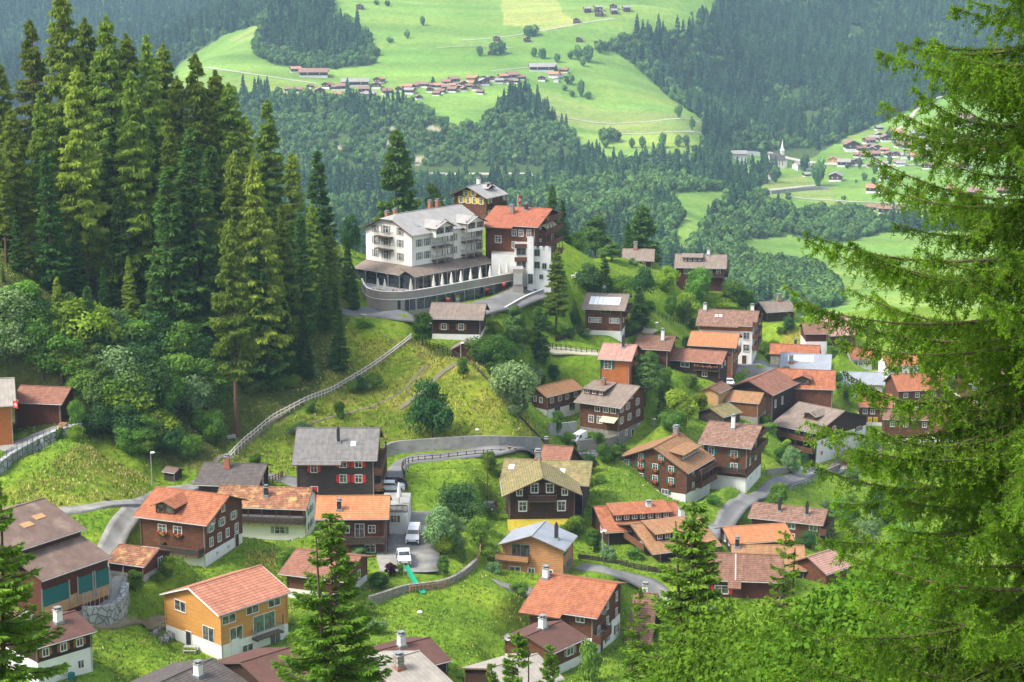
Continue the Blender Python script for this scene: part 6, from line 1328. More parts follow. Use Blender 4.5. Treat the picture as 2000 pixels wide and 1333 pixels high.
# the forests beyond, one mass
rg = np.random.default_rng(12)
def scatter(y0, y1, sp, amin=-.36, amax=.36):
    na = int((amax - amin) / sp); nl = int((math.log(y1) - math.log(y0)) / sp); a, l = np.meshgrid(amin + (np.arange(na) + .5) * sp, math.log(y0) + (np.arange(nl) + .5) * sp)
    a = a.ravel() + rg.uniform(-.5, .5, a.size) * sp; l = l.ravel() + rg.uniform(-.5, .5, l.size) * sp; Y = np.exp(l); x = a * Y; return x, Y, ground(x, Y)
def forest(name, label, x, y, z, kindsel, sc, protos, mats):
    """one object: points carry the trees through geometry nodes"""
    me = bpy.data.meshes.new(name); me.vertices.add(len(x)); me.vertices.foreach_set('co', np.stack([x, y, z], 1).astype('f').ravel())
    for nm, arr, ty in (('sc', sc, 'FLOAT'), ('idx', kindsel, 'INT'), ('rot', rg.uniform(0, 6.28, len(x)), 'FLOAT')):
        at_ = me.attributes.new(nm, ty, 'POINT'); at_.data.foreach_set('value', np.asarray(arr, 'f' if ty == 'FLOAT' else 'i'))
    me.update(); o = obj(name, me); tag(o, label, 'forest', kind='stuff')
    coll = bpy.data.collections.new(name + '_kinds')
    for i, pm in enumerate(protos): po = bpy.data.objects.new('%s_kind_%02d' % (name, i), pm); coll.objects.link(po)
    ng = bpy.data.node_groups.new(name + '_scatter', 'GeometryNodeTree'); ng.interface.new_socket('Geometry', in_out='INPUT', socket_type='NodeSocketGeometry'); ng.interface.new_socket('Geometry', in_out='OUTPUT', socket_type='NodeSocketGeometry')
    gi = N(ng, 'NodeGroupInput'); go_ = N(ng, 'NodeGroupOutput'); ci = N(ng, 'GeometryNodeCollectionInfo'); ci.inputs['Collection'].default_value = coll; ci.inputs['Separate Children'].default_value = True; ci.inputs['Reset Children'].default_value = True
    ip = N(ng, 'GeometryNodeInstanceOnPoints'); ip.inputs['Pick Instance'].default_value = True
    def attr(nm, ty): n = N(ng, 'GeometryNodeInputNamedAttribute', data_type=ty); n.inputs['Name'].default_value = nm; return n.outputs[0]
    cx = N(ng, 'ShaderNodeCombineXYZ'); ng.links.new(attr('rot', 'FLOAT'), cx.inputs[2])
    ng.links.new(gi.outputs[0], ip.inputs['Points']); ng.links.new(ci.outputs[0], ip.inputs['Instance']); ng.links.new(attr('idx', 'INT'), ip.inputs['Instance Index']); ng.links.new(cx.outputs[0], ip.inputs['Rotation']); ng.links.new(attr('sc', 'FLOAT'), ip.inputs['Scale'])
    ng.links.new(ip.outputs[0], go_.inputs[0]); md = o.modifiers.new('scatter', 'NODES'); md.node_group = ng
    return o
X_, Y_, Z_ = [np.concatenate(v) for v in zip(scatter(1000, 1950, .0045), scatter(1900, 2320, .0036), scatter(2320, 4400, .0032))]
px_, py_ = proj(X_, Y_, Z_)
keepm = ~is_meadow(px_, py_ , Y_) & (py_ > -120) & (px_ > -260) & (px_ < 2260)
keepm &= ~(inpoly([(560,188),(960,195),(960,175),(900,190),(560,165)], px_, py_) & (Y_ < 2300))
keepm &= ~inpoly([(640,326),(1060,326),(1060,352),(640,352)], px_, py_)      # the gallery road
keepm &= ~inpoly([(1475,303),(1560,290),(1640,300),(1640,335),(1475,340)], px_, py_)
rockz = (fbm(X_, Y_, 30, 41) + fbm(X_, Y_, 8, 43) * .6 > .26) & inpoly([(650,240),(860,230),(860,300),(820,340),(660,340)], px_, py_, 12)
keepm &= ~rockz
clear = (fbm(X_, Y_, 45, 91) > .42); keepm &= ~clear
X_, Y_, Z_, px_, py_ = [v[keepm] for v in (X_, Y_, Z_, px_, py_)]
# hidden behind the near hill
con = fbm(X_, Y_, 70, 55) + .12 - np.where(Y_ < 1950, .22, 0); con += np.where(inpoly([(440,185),(960,190),(1190,300),(1000,330),(640,330),(440,300)], px_, py_), -.55, 0); con += np.where(inpoly([(1330,490),(1480,380),(1720,410),(1740,460),(1640,600),(1440,600)], px_, py_), -.6, 0)
con += np.where(Y_ > 2250, .12, 0); isc = con + rg.uniform(-.35, .35, len(X_)) > 0
edge = inpoly(CLUMP, px_, py_) & ~inpoly([(510,85),(520,60),(560,-60),(655,-60),(640,40),(690,60),(715,85),(722,105),(640,118),(545,115)], px_, py_); isc &= ~edge
sc = np.where(isc, rg.uniform(.5, 1.35, len(X_)), rg.uniform(.7, 1.6, len(X_))) * np.clip(Y_ / 2300, .8, 1.12)
idx = np.where(isc, rg.integers(0, 3, len(X_)), rg.integers(3, 6, len(X_)))
forest('forest', 'hazy mixed forest covering the far slopes and the gorge', X_, Y_, Z_ - .3, idx, sc, FC + FBm, None)
print('FOREST', len(X_))
# ---------------------------------------------------------------- the two far hamlets, single farmhouses and the church
FW = surf('far_wood', (.11, .055, .04), (.07, .036, .028), .5, .9, bump=0); FR1 = surf('far_tile', (.30, .17, .125), (.22, .13, .10), .5, .9, bump=0); FR2 = surf('far_tile_orange', (.45, .22, .13), (.36, .18, .11), .5, .9, bump=0); FR3 = surf('far_roof_grey', (.33, .31, .29), (.24, .22, .21), .5, .9, bump=0)
FR = dict(r=FR1, o=FR2, g=FR3); FWALL = dict(w=FW, p=M['plaster'], o=surf('far_ochre', (.66, .36, .16), (.6, .3, .14), .5, .9, bump=0))
def hut(px, py, wpx, roof='r', wall='w', rz=0, pl=True, lng=1.2, hf=1.0, label='little dark wooden house with tiled roof in the far hamlet', group='houses of the far hamlet', cat='house', name='farmhouse', win=True):
    p = hit(px, py, 900); sc_ = p.y / FPX; W = wpx * sc_ * 1.22; key = ('hut', roof, wall, pl, round(lng, 1), round(hf, 1))
    if key not in WC:
        Lx, hy, H = lng / 2, .5, .55 * hf; hr = H + .24; b = MB(); pts_ = [(-hy, -1), (-hy, H), (0, hr), (hy, H), (hy, -1)]
        for sx in (1, -1):
            q = [(sx * Lx, y, z) for y, z in pts_]; b.face(q[::-1] if sx > 0 else q, FWALL[wall])
        b.face([(-Lx, -hy, -1), (Lx, -hy, -1), (Lx, -hy, H), (-Lx, -hy, H)], FWALL[wall]); b.face([(Lx, hy, -1), (-Lx, hy, -1), (-Lx, hy, H), (Lx, hy, H)], FWALL[wall]); wm = b.mesh('wall')
        b = MB(); o_ = .14
        for sy in (1, -1): slab(b, lambda q: Vector(q), [(-Lx - .1, 0, hr + .05), (Lx + .1, 0, hr + .05), (Lx + .1, sy * (hy + o_), H - o_ * .48 + .05), (-Lx - .1, sy * (hy + o_), H - o_ * .48 + .05)], .05, FR[roof], M['trim'])
        rm = b.mesh('roof'); b = MB(); b.box((-Lx - .01, -hy - .01, -1), (Lx + .01, hy + .01, H * .34), M['plaster']); pm = b.mesh('plinth')
        b = MB(); wmat = M['white'] if wall == 'w' else M['glassdark']
        b.box((-.04, -.012, -.05), (.04, .0, .05), wmat); wi = b.mesh('window'); WC[key] = (wm, rm, pm, wi)
    wm, rm, pm, wi = WC[key]
    o = empty(name, p - Vector((0, 0, .4)), label, cat, group, rz); o.scale = (W, W, W * .95)
    obj('wall', wm, o); obj('roof', rm, o)
    if pl: obj('plinth', pm, o)
    if win and wpx > 9:
        for u in (-.22, .22): obj('window', wi, o, loc=(u * lng, -.502, .38 * hf)); obj('window', wi, o, loc=(lng / 2 + .002, u, .38 * hf), rz=math.pi / 2); obj('window', wi, o, loc=(-lng / 2 - .002, u, .38 * hf), rz=-math.pi / 2)
    return o
rh = random.Random(4)
for x, y, w, rf, wl in [(577,142,16,'o','w'),(613,150,36,'r','w'),(566,180,14,'r','w'),(583,181,14,'r','w'),(624,184,18,'r','w'),(640,172,16,'r','w'),(606,172,10,'r','w'),(663,192,16,'o','o'),(657,176,14,'r','w'),(671,176,18,'r','w'),(694,168,34,'g','w'),(711,182,18,'r','w'),(741,162,16,'o','w'),(736,172,16,'r','w'),
 (710,192,15,'g','w'),(724,192,18,'g','p'),(756,184,16,'r','w'),(779,178,12,'r','w'),(791,170,10,'r','w'),(797,176,16,'o','w'),(800,183,16,'g','w'),(809,172,12,'r','w'),(820,170,14,'r','w'),(829,171,14,'r','w'),(845,172,13,'r','w'),(857,173,14,'o','w'),(818,194,12,'r','w'),(853,187,12,'r','w'),(873,166,14,'r','w'),(887,162,16,'r','w'),
 (870,176,14,'r','w'),(884,180,14,'r','w'),(884,172,12,'o','w'),(895,175,12,'r','w'),(905,168,14,'r','w'),(923,160,17,'o','o'),(925,168,14,'o','o'),(930,176,14,'r','w'),(938,184,11,'r','w'),(945,166,18,'g','w'),(948,158,14,'g','w'),(961,158,14,'r','w'),(983,155,15,'o','w'),(1001,154,18,'r','w'),(1018,156,13,'r','w'),(992,163,12,'r','w'),(1008,163,11,'r','w'),
 (975,163,13,'g','w'),(1058,158,14,'g','w'),(1060,139,34,'g','w'),(1082,152,16,'o','p'),(1092,150,12,'o','p'),(1102,142,12,'r','w'),(1086,160,10,'r','p'),(906,178,12,'o','w'),(862,182,12,'r','w'),(840,180,13,'r','w'),(915,172,11,'r','w')]:
    barn_ = w > 30
    hut(x, y, w * (.55 if barn_ else .8), rf, wl, rh.choice([0, .3, -.3, 1.2, 1.5, 1.8]) if not barn_ else .05, lng=2.2 if barn_ else 1.2, hf=.8 if barn_ else 1.0)
FB_ = 'hay barns scattered over the far meadow'
for x, y, w in [(703,18,11),(970,80,11),(1029,82,11),(958,108,9),(1126,45,11),(1131,82,10),(1147,24,12),(1168,22,13),(1170,31,14),(1198,19,12),(1199,27,11),(1223,22,12),(1592,530,20)]:
    hut(x, y, w * .85, 'g' if x > 1100 else 'r', 'w', rh.choice([.2, 1.4, 1.8]), False, 1.0, 1.2, 'small dark hay barn standing in the far meadow', FB_, 'barn', 'hay_barn')
G2 = 'houses of the village across the valley'; L2 = 'small house in the hazy village across the valley'
for x, y, w, rf, wl in [(1488,345,20,'r','p'),(1502,350,18,'r','p'),(1563,330,22,'g','p'),(1578,331,14,'g','p'),(1575,345,12,'g','p'),(1627,320,20,'o','o'),(1649,325,22,'g','p'),(1632,354,26,'g','w'),(1700,327,13,'r','w'),(1721,330,22,'g','w'),(1663,294,30,'r','w'),(1680,296,18,'r','w'),(1675,307,14,'r','w'),(1690,309,18,'r','w'),(1708,307,18,'r','w'),
 (1697,281,18,'r','w'),(1707,275,16,'g','w'),(1716,268,14,'g','w'),(1730,276,20,'r','w'),(1716,254,12,'g','w'),(1752,268,22,'o','w'),(1728,298,14,'o','w'),(1758,288,18,'r','w'),(1775,292,20,'r','w'),(1790,268,20,'g','p'),(1780,278,16,'r','w'),(1770,310,18,'g','p'),(1790,312,20,'o','p'),(1728,352,18,'g','w'),(1706,376,24,'o','w'),(1700,412,20,'r','w'),(1732,418,28,'r','w'),(1756,414,18,'r','w'),
 (1810,290,22,'g','p'),(1830,300,22,'o','p'),(1858,376,20,'o','p'),(1905,385,26,'r','w'),(1872,162,18,'r','w'),(1880,246,34,'r','w'),(1760,325,16,'g','p'),(1810,330,18,'r','p'),(1880,330,22,'r','w'),(1930,300,20,'o','p'),(1850,270,18,'g','p'),(1745,305,14,'r','w'),(1960,380,22,'r','p')]:
    hut(x, y, w * .74, rf, 'w' if wl == 'p' and rh.random() < .5 else wl, rh.choice([0, .4, -.3, 1.3, 1.6]), label=L2, group=G2)
for k in range(26):
    x, y = rh.uniform(1660, 1830), rh.uniform(262, 330)
    if y > 262 + (1740 - x) * .35: hut(x, y, rh.uniform(12, 17) * .8, rh.choice('rrrg'), 'w', rh.choice([0, .4, 1.3, 1.7]), label=L2, group=G2)
for k in range(34):
    x, y = rh.uniform(1480, 1900), rh.uniform(265, 420)
    if not (1500 < x < 1640 and y < 380): tree_at('farbro', x, y - rh.uniform(8, 20), y, rh.uniform(9, 18), 'single tree in the far meadow, small and hazy', FARG, ymin=900)
hut(1434, 305, 17, 'g', 'p', .05, True, 2.2, .5, 'long flat roofed white pavilion on the meadow left of the church', None, 'pavilion', 'pavilion')
# church
cpos = hit(1520, 328, 1200); s = cpos.y / FPX; ch = empty('church', cpos, 'small white church with grey roof and sharp white spire across the valley', 'church', None, R(12))
b = MB(); W = 10.5 * s * 1.0; L_ = 36 * s; h = 16 * s; b.box((-L_ * .55, -W, -3), (L_ * .3, W, h), M['plaster_cream']); b.face([(-L_ * .55, -W, h), (-L_ * .55, 0, h + W * 1.1), (-L_ * .55, W, h)], M['plaster_cream']); b.face([(L_ * .3, -W, h), (L_ * .3, W, h), (L_ * .3, 0, h + W * 1.1)], M['plaster_cream']); b.build('nave', ch)
b = MB(); slab(b, lambda q: Vector(q), [(-L_ * .57, 0, h + W * 1.12), (L_ * .32, 0, h + W * 1.12), (L_ * .32, W * 1.1, h - .5), (-L_ * .57, W * 1.1, h - .5)], .3, M['t_grey'], M['trim']); slab(b, lambda q: Vector(q), [(-L_ * .57, 0, h + W * 1.12), (L_ * .32, 0, h + W * 1.12), (L_ * .32, -W * 1.1, h - .5), (-L_ * .57, -W * 1.1, h - .5)], .3, M['t_dark'], M['trim']); b.build('roof', ch)
b = MB(); b.box((L_ * .301, -W * .7, -3), (L_ * .44, W * .7, h * .85), M['plaster_cream']); b.build('choir', ch)
b = MB(); b.box((L_ * .12, -3.2 * s, h), (L_ * .29, 3.2 * s, h + 17 * s), M['plaster']); b.build('tower', ch)
b = MB(); b.lathe([(5.5 * s, 0), (3.2 * s, 4 * s), (1.4 * s, 12 * s), (.05, 22 * s)], M['white'], (L_ * .2, 0, h + 17 * s), 8); b.build('spire', ch)
for k in range(4): b = MB(); b.box((-L_ * .45 + k * L_ * .18, -W - .15, h * .3), (-L_ * .38 + k * L_ * .18, -W, h * .8), M['ochre']); b.build('window', ch)
# gallery of the valley road
gp = hit(815, 350, 1200); gal = empty('gallery', gp, 'long pale concrete road gallery at the foot of the gorge slope', 'gallery')
b = MB(); b.box((-38, -3, 4.4), (26, 5, 5.3), M['concrete']); b.build('roof', gal); b = MB(); b.box((-38, 4.5, -2), (26, 5.2, 4.4), M['concrete']); b.build('wall', gal)
for k in range(13): b = MB(); b.box((-37.5 + k * 5.25, -2.8, -2), (-36.7 + k * 5.25, -2.1, 4.4), M['plaster']); b.build('column', gal)
wall_strip('wall', 'pale retaining wall between the gallery and the gorge forest', [(672,352),(700,351),(740,350)], 6, M['plaster'], 1.5, 1200, step=14)
wall_strip('wall', 'pale retaining wall right of the road gallery', [(860,350),(920,349),(980,349),(1038,347)], 3.5, M['concrete'], 1.5, 1200, step=14)
wall_strip('wall', 'pale wall across the meadow below the church', [(1505,379),(1550,374),(1600,371),(1618,371)], 3, M['concrete'], 1.5, 1200, step=14)
wall_strip('wall', 'white wall on the meadow right of the pavilion', [(1450,304),(1468,304),(1484,306)], 4, M['plaster'], 1.5, 1200, step=14)
# ---- shrubs of the gardens and banks between the houses
rs = random.Random(21); cnt = 0; rp = np.concatenate([f.reshape(-1, 5, 2)[:, 2] for f, w_ in ROADS])
SH = [[(520,1090),(740,1160),(740,1250),(600,1200)],[(1060,640),(1360,640),(1360,880),(1060,860)],[(1130,440),(1480,520),(1460,610),(1180,640)],[(1160,900),(1480,860),(1700,930),(1640,1090),(1240,1000)],[(940,900),(1170,900),(1170,1110),(940,1110)],[(1400,700),(1720,760),(1740,900),(1500,900)],[(1480,640),(1900,640),(1900,800),(1640,800)],[(900,600),(1100,620),(1080,760),(960,760)],
 [(1230,1080),(1420,1130),(1400,1240),(1240,1200)],[(270,1100),(330,1110),(330,1210),(255,1200)],[(480,760),(760,730),(700,810),(480,900)]]
while cnt < 130:
    pg = SH[rs.randrange(len(SH))]; x = rs.uniform(min(p[0] for p in pg), max(p[0] for p in pg)); y = rs.uniform(min(p[1] for p in pg), max(p[1] for p in pg))
    if not inpoly(pg, np.array([x]), np.array([y]))[0]: continue
    p = hit(x, y)
    if ((rp[:, 0] - p.x) ** 2 + (rp[:, 1] - p.y) ** 2).min() < 3.2 ** 2: cnt += .2; continue
    bad = False
    for g in HOUSES:
        mid = (g['P1'] + g['P2']) * .5; wb = g['kw'].get('wb', g['w']) or g['w']; dx, dy = p.x - mid.x, p.y - mid.y; lx = dx * g['X'].x + dy * g['X'].y; ly = dx * g['U'].x + dy * g['U'].y
        if abs(lx) < g['L'] / 2 + .6 and -wb - .6 < ly < g['w'] + 1.0: bad = True; break
    if bad: cnt += .1; continue
    k = rs.choice(['bush', 'bush', 'greybush', 'broad', 'lime', 'cone', 'dark']); Hh = rs.uniform(1.2, 2.8) if 'bush' in k else rs.uniform(2.2, 4.6)
    place(k, p - Vector((0, 0, .1)), Hh, rs.uniform(.9, 1.3), 'green garden shrub growing between the village houses', 'garden shrubs between the village houses', name='shrub'); cnt += 1
for _ in range(26):
    x, y = rs.uniform(1655, 1960), rs.uniform(900, 1090); place(rs.choice(['broad', 'dark', 'lime', 'grey']), hit(x, y) - Vector((0, 0, .2)), rs.uniform(4, 7.5), rs.uniform(.9, 1.25), 'leafy tree in the stream hollow glimpsed behind the big larch', 'trees in the hollow behind the big larch')
for x, y, k in [(1180,905,'broad'),(1150,925,'dark'),(1172,945,'bush'),(1395,985,'bush'),(1010,1160,'bush'),(965,1120,'greybush'),(1420,900,'broad'),(1190,780,'broad'),(1180,810,'lime'),(1095,660,'broad'),(1120,640,'dark'),(1270,720,'broad'),(1290,745,'dark'),(1350,760,'broad'),(1365,800,'lime'),(1500,800,'dark'),(1225,1010,'bush'),(1385,715,'bush')]:
    place(k, hit(x, y) - Vector((0, 0, .1)), rs.uniform(3.2, 5.5) if 'bush' not in k else 2.2, 1.1, 'green garden shrub growing between the village houses', 'garden shrubs between the village houses', name='shrub')
for px, tip, Y, kind in [(-20,330,322,'larch'),(30,420,316,'spruce'),(5,520,310,'spruce'),(60,560,306,'spruce'),(110,540,306,'larch'),(170,560,306,'spruce'),(35,300,330,'spruce'),(-5,120,345,'larch'),(560,480,338,'spruce'),(655,560,355,'spruce')]:
    tree_at(kind, px, tip, None, label=LW if kind == 'larch' else SW, group=WOOD + (' (larches)' if kind == 'larch' else ' (spruces)'), Y=Y)
# ---------------------------------------------------------------- vehicles
def vehicle(kind, px, py, yaw, label, cat, col='carwhite', s=1.0, loc=None):
    p = loc or (hit(px, py) + Vector((0, 0, .12))); o = empty({'car': 'parked_car', 'van': 'parked_van', 'pickup': 'pickup_truck'}[kind], p, label, cat, None, yaw); o.scale = (s, s, s)
    prof = dict(car=[(-2.1,.3),(2.1,.3),(2.15,.75),(1.9,.95),(1.0,1.05),(.45,1.5),(-1.5,1.55),(-2.05,1.05),(-2.15,.7)],
                van=[(-2.5,.3),(2.45,.3),(2.5,.9),(2.2,1.15),(1.6,1.35),(1.0,1.95),(-2.45,2.0),(-2.52,.7)],
                pickup=[(-2.6,.35),(2.5,.35),(2.55,.95),(2.2,1.12),(1.2,1.18),(.6,1.72),(-.8,1.74),(-1.05,1.15),(-2.6,1.12)])[kind]
    W = .9 if kind != 'van' else .97; b = MB(); n = len(prof); mt = M[col]
    wf = lambda z: W * (1 if z < 1.05 else 1 - (z - 1.05) * .22)
    Lp = [Vector((x, -wf(z), z)) for x, z in prof]; Rp = [Vector((x, wf(z), z)) for x, z in prof]
    b.face(Lp, mt); b.face(Rp[::-1], mt)
    for i in range(n): j = (i + 1) % n; b.face([Lp[j], Lp[i], Rp[i], Rp[j]], mt)
    bo = b.build('body', o)
    gz0, gz1, x0, x1_ = dict(car=(1.08, 1.45, -1.6, .55), van=(1.25, 1.75, .1, 1.15), pickup=(1.2, 1.62, -.72, .68))[kind]
    for sy in (-1, 1):
        b = MB(); a = .012; q = [Vector((x0 - .1, sy * (wf(gz0) + a), gz0)), Vector((x1_ + .25, sy * (wf(gz0) + a), gz0)), Vector((x1_ - .12, sy * (wf(gz1) + a), gz1)), Vector((x0 + .1, sy * (wf(gz1) + a), gz1))]
        b.face(q if sy < 0 else q[::-1], M['glassdark']); obj('side_window', b.mesh('side_window'), o)
    i = dict(car=4, van=4, pickup=4)[kind]; a, c = prof[i], prof[i + 1]; d = Vector((c[0] - a[0], 0, c[1] - a[1])); nn = Vector((d.z, 0, -d.x)).normalized() * .015; b = MB()
    P0 = Vector((a[0], 0, a[1])) + d * .1 + nn; P1 = Vector((a[0], 0, a[1])) + d * .92 + nn; b.face([P0 + Vector((0, -W * .88, 0)), P0 + Vector((0, W * .88, 0)), P1 + Vector((0, W * .78, 0)), P1 + Vector((0, -W * .78, 0))], M['glassdark']); obj('windscreen', b.mesh('windscreen'), o)
    for sx in (-1, 1):
        for sy in (-1, 1):
            b = MB(); c = Vector((sx * (1.35 if kind == 'car' else 1.55), sy * (W - .02), .34)); b.tube(c - Vector((0, .1, 0)), c + Vector((0, .1, 0)), .34, .34, M['rubber'], 14); wh = b.build('wheel', o)
            b = MB(); b.tube(c - Vector((0, .105, 0)), c + Vector((0, .105, 0)), .19, .19, M['steel'], 10); obj('rim', b.mesh('rim'), wh)
    xf = max(p_[0] for p_ in prof)
    for sy in (-1, 1):
        b = MB(); b.box((xf - .12, sy * W * .72 - .17, .68), (xf + .01, sy * W * .72 + .17, .86), M['glass']); obj('headlight', b.mesh('headlight'), o)
        b = MB(); b.box((-xf - .02, sy * W * .82 - .1, .72), (-xf + .1, sy * W * .82 + .1, .98), M['red']); obj('tail_light', b.mesh('tail_light'), o)
        b = MB(); b.box((x1_ + .05, sy * (W + .1) - .1, gz0 + .02), (x1_ + .2, sy * (W + .1) + .1, gz0 + .2), M['cardark']); obj('mirror', b.mesh('mirror'), o)
    b = MB(); b.box((xf - .1, -W * .8, .32), (xf + .05, W * .8, .6), M['cardark']); obj('bumper', b.mesh('bumper'), o)
    if kind == 'pickup': b = MB(); b.box((-2.5, -W * .84, 1.13), (-1.15, W * .84, 1.18), M['cardark']); obj('cargo_bed', b.mesh('cargo_bed'), o)
    return o
vehicle('van', 808, 1058, R(-92), 'white delivery van parked facing the camera beside the trailer', 'van')
vehicle('pickup', 789, 1100, R(-84), 'white pickup parked below the white van', 'pickup')
vehicle('car', 765, 961, R(2), 'white hatchback on the parking deck by the red shuttered chalet', 'car')
vehicle('van', 1129, 866, R(-118), 'white minibus on the grassy drive beside the awning chalet', 'van', s=.92)
vehicle('car', 1424, 756, R(-85), 'small pale car on the little square below the russet chalets', 'car', s=.95)
vehicle('car', 950, 998, R(170), 'dark car nearly hidden left of the mossy roofed chalet', 'car', 'cardark', .8)
vehicle('car', 690, 478, R(20), 'dark blue car parked at the left end of the hotel', 'car', 'cardark', .9)
# trailer
p = hit(846, 1056) + Vector((0, 0, .12)); o = empty('trailer', p, 'rusty wooden farm trailer parked right of the white van', 'trailer', None, R(90))
b = MB(); b.box((-2.2, -1, .7), (2.2, 1, .85), M['trim']); b.box((-2.2, -1, .85), (2.2, -.92, 1.5), M['orangepaint']); b.box((-2.2, .92, .85), (2.2, 1, 1.5), M['orangepaint']); b.box((2.12, -.92, .85), (2.2, .92, 2.3), M['wood_red']); b.build('bed', o)
for sx in (-.5, .5):
    for sy in (-1, 1): b = MB(); b.tube((sx, sy * .95 - .1, .4), (sx, sy * .95 + .1, .4), .4, .4, M['rubber'], 12); b.build('wheel', o)
b = MB(); b.tube((-2.2, 0, .7), (-3.4, 0, .5), .06, .06, M['steel'], 6); b.build('drawbar', o)
# ---------------------------------------------------------------- street lamps, benches, flags
def lamp(px, py, h, label, arm=.6):
    p = hit(px, py); o = empty('street_lamp', p, label, 'street lamp'); b = MB(); b.tube((0, 0, -.5), (0, 0, h), .09, .05, M['trim_grey'], 8); b.build('pole', o)
    b = MB(); b.lathe([(.05, .0), (.38, .05), (.34, .14), (.1, .26), (0, .28)], M['white'], (arm * .5, 0, h), 10); b.build('lamp_shade', o)
lamp(297, 950, 5.2, 'slim grey street lamp at the foot of the left grass slope'); lamp(1176, 1098, 4.8, 'pale street lamp beside the lower lane, left of the dark farmhouse'); lamp(900, 702, 3.0, 'low lamp on the grassy spur in front of the small gabled shed')
lamp(932, 852, 1.0, 'very short white topped lamp low on the grass slope', 0); lamp(1283, 640, 1.0, 'short white lamp on the bright lawn right of the solar chalet', 0); lamp(1278, 835, 1.6, 'short white lamp in the shrubs above the inn', 0); lamp(820, 1210, .9, 'little white lamp in the lower meadow', 0)
p = hit(453, 862); o = empty('bench', p, 'weathered grey bench beside the footpath under the broad larch', 'bench', None, R(35)); b = MB(); b.box((-.8, -.2, .42), (.8, .2, .48), M['trim_grey']); b.build('seat', o); b = MB(); b.box((-.8, .2, .55), (.8, .25, .95), M['trim_grey']); b.build('backrest', o)
for s in (-.65, .65): b = MB(); b.box((s - .05, -.18, 0), (s + .05, .22, .42), M['concrete']); b.build('leg', o)
def flag(loc, w, h, rz, label, pole=None, extra=None):
    o = empty('flag', loc, label, 'flag', None, rz); n = 10; wv = lambda x: .12 * math.sin(x / w * 5.5) * x / w
    def strip(x0, x1, z0, z1, off, mt, nm, par):
        b = MB(); k = max(1, int((x1 - x0) / w * n))
        for s_ in (1, -1):
            for i in range(k):
                xa, xb = x0 + (x1 - x0) * i / k, x0 + (x1 - x0) * (i + 1) / k; q = [(xa, wv(xa) - s_ * off, z0), (xb, wv(xb) - s_ * off, z0), (xb, wv(xb) - s_ * off, z1), (xa, wv(xa) - s_ * off, z1)]; b.face(q if s_ > 0 else q[::-1], mt)
        return obj(nm, b.mesh(nm), par)
    cl = strip(0, w, -h, 0, .012, M['red'], 'cloth', o); u = min(w, h) / 32
    strip(w/2 - 3 * u, w/2 + 3 * u, -h/2 - 10 * u, -h/2 + 10 * u, .024, M['white'], 'cross', cl); strip(w/2 - 10 * u, w/2 + 10 * u, -h/2 - 3 * u, -h/2 + 3 * u, .03, M['white'], 'cross', cl)
    if pole: b = MB(); b.tube((-.05, 0, -pole), (-.05, 0, .3), .06, .04, M['white'], 6); b.build('pole', o)
    else: b = MB(); b.tube((-.05, .8, .05), (w + .1, 0, .05), .03, .03, M['trim_grey'], 5); b.build('pole', o)
    return o
flag(at(1012, 383, 418), 1.4, 2.0, R(60), 'red Swiss flag with white cross flying behind the red roofed hotel chalet', 3.5)
p = at(25, 783, 285.5); flag(p, 1.0, 1.15, R(-25), 'Swiss flag hanging from the orange planked house at the left edge')
# red vases on the drive
for i, (x, y) in enumerate([(860,1080),(985,1068),(1160,1035),(1190,1030),(1320,1005),(685,1128),(962,1070)]):
    p = on_terrace(680 + x / 4.348, -1.5) if i != 5 else hit(837, 600); p.z = max(gz_at(p.x, p.y), -73.2) + .25; o = empty('planter', p, 'tall burgundy planter standing on the hotel drive' if i < 6 else 'cream planter among burgundy ones on the hotel drive', 'planter', 'burgundy planters on the hotel drive' if i < 6 else None)
    b = MB(); b.lathe([(.0, 0), (.25, .02), (.45, .6), (.52, .95), (.42, 1.1)], M['burgundy' if i < 6 else 'canvas'], n=12); b.build('vase', o); b = MB(); b.lathe([(.4, 1.05), (.5, 1.25), (.3, 1.5), (0, 1.6)], M['flowers_red' if i < 6 else 'l_lime'], n=9); b.build('flowers', o)
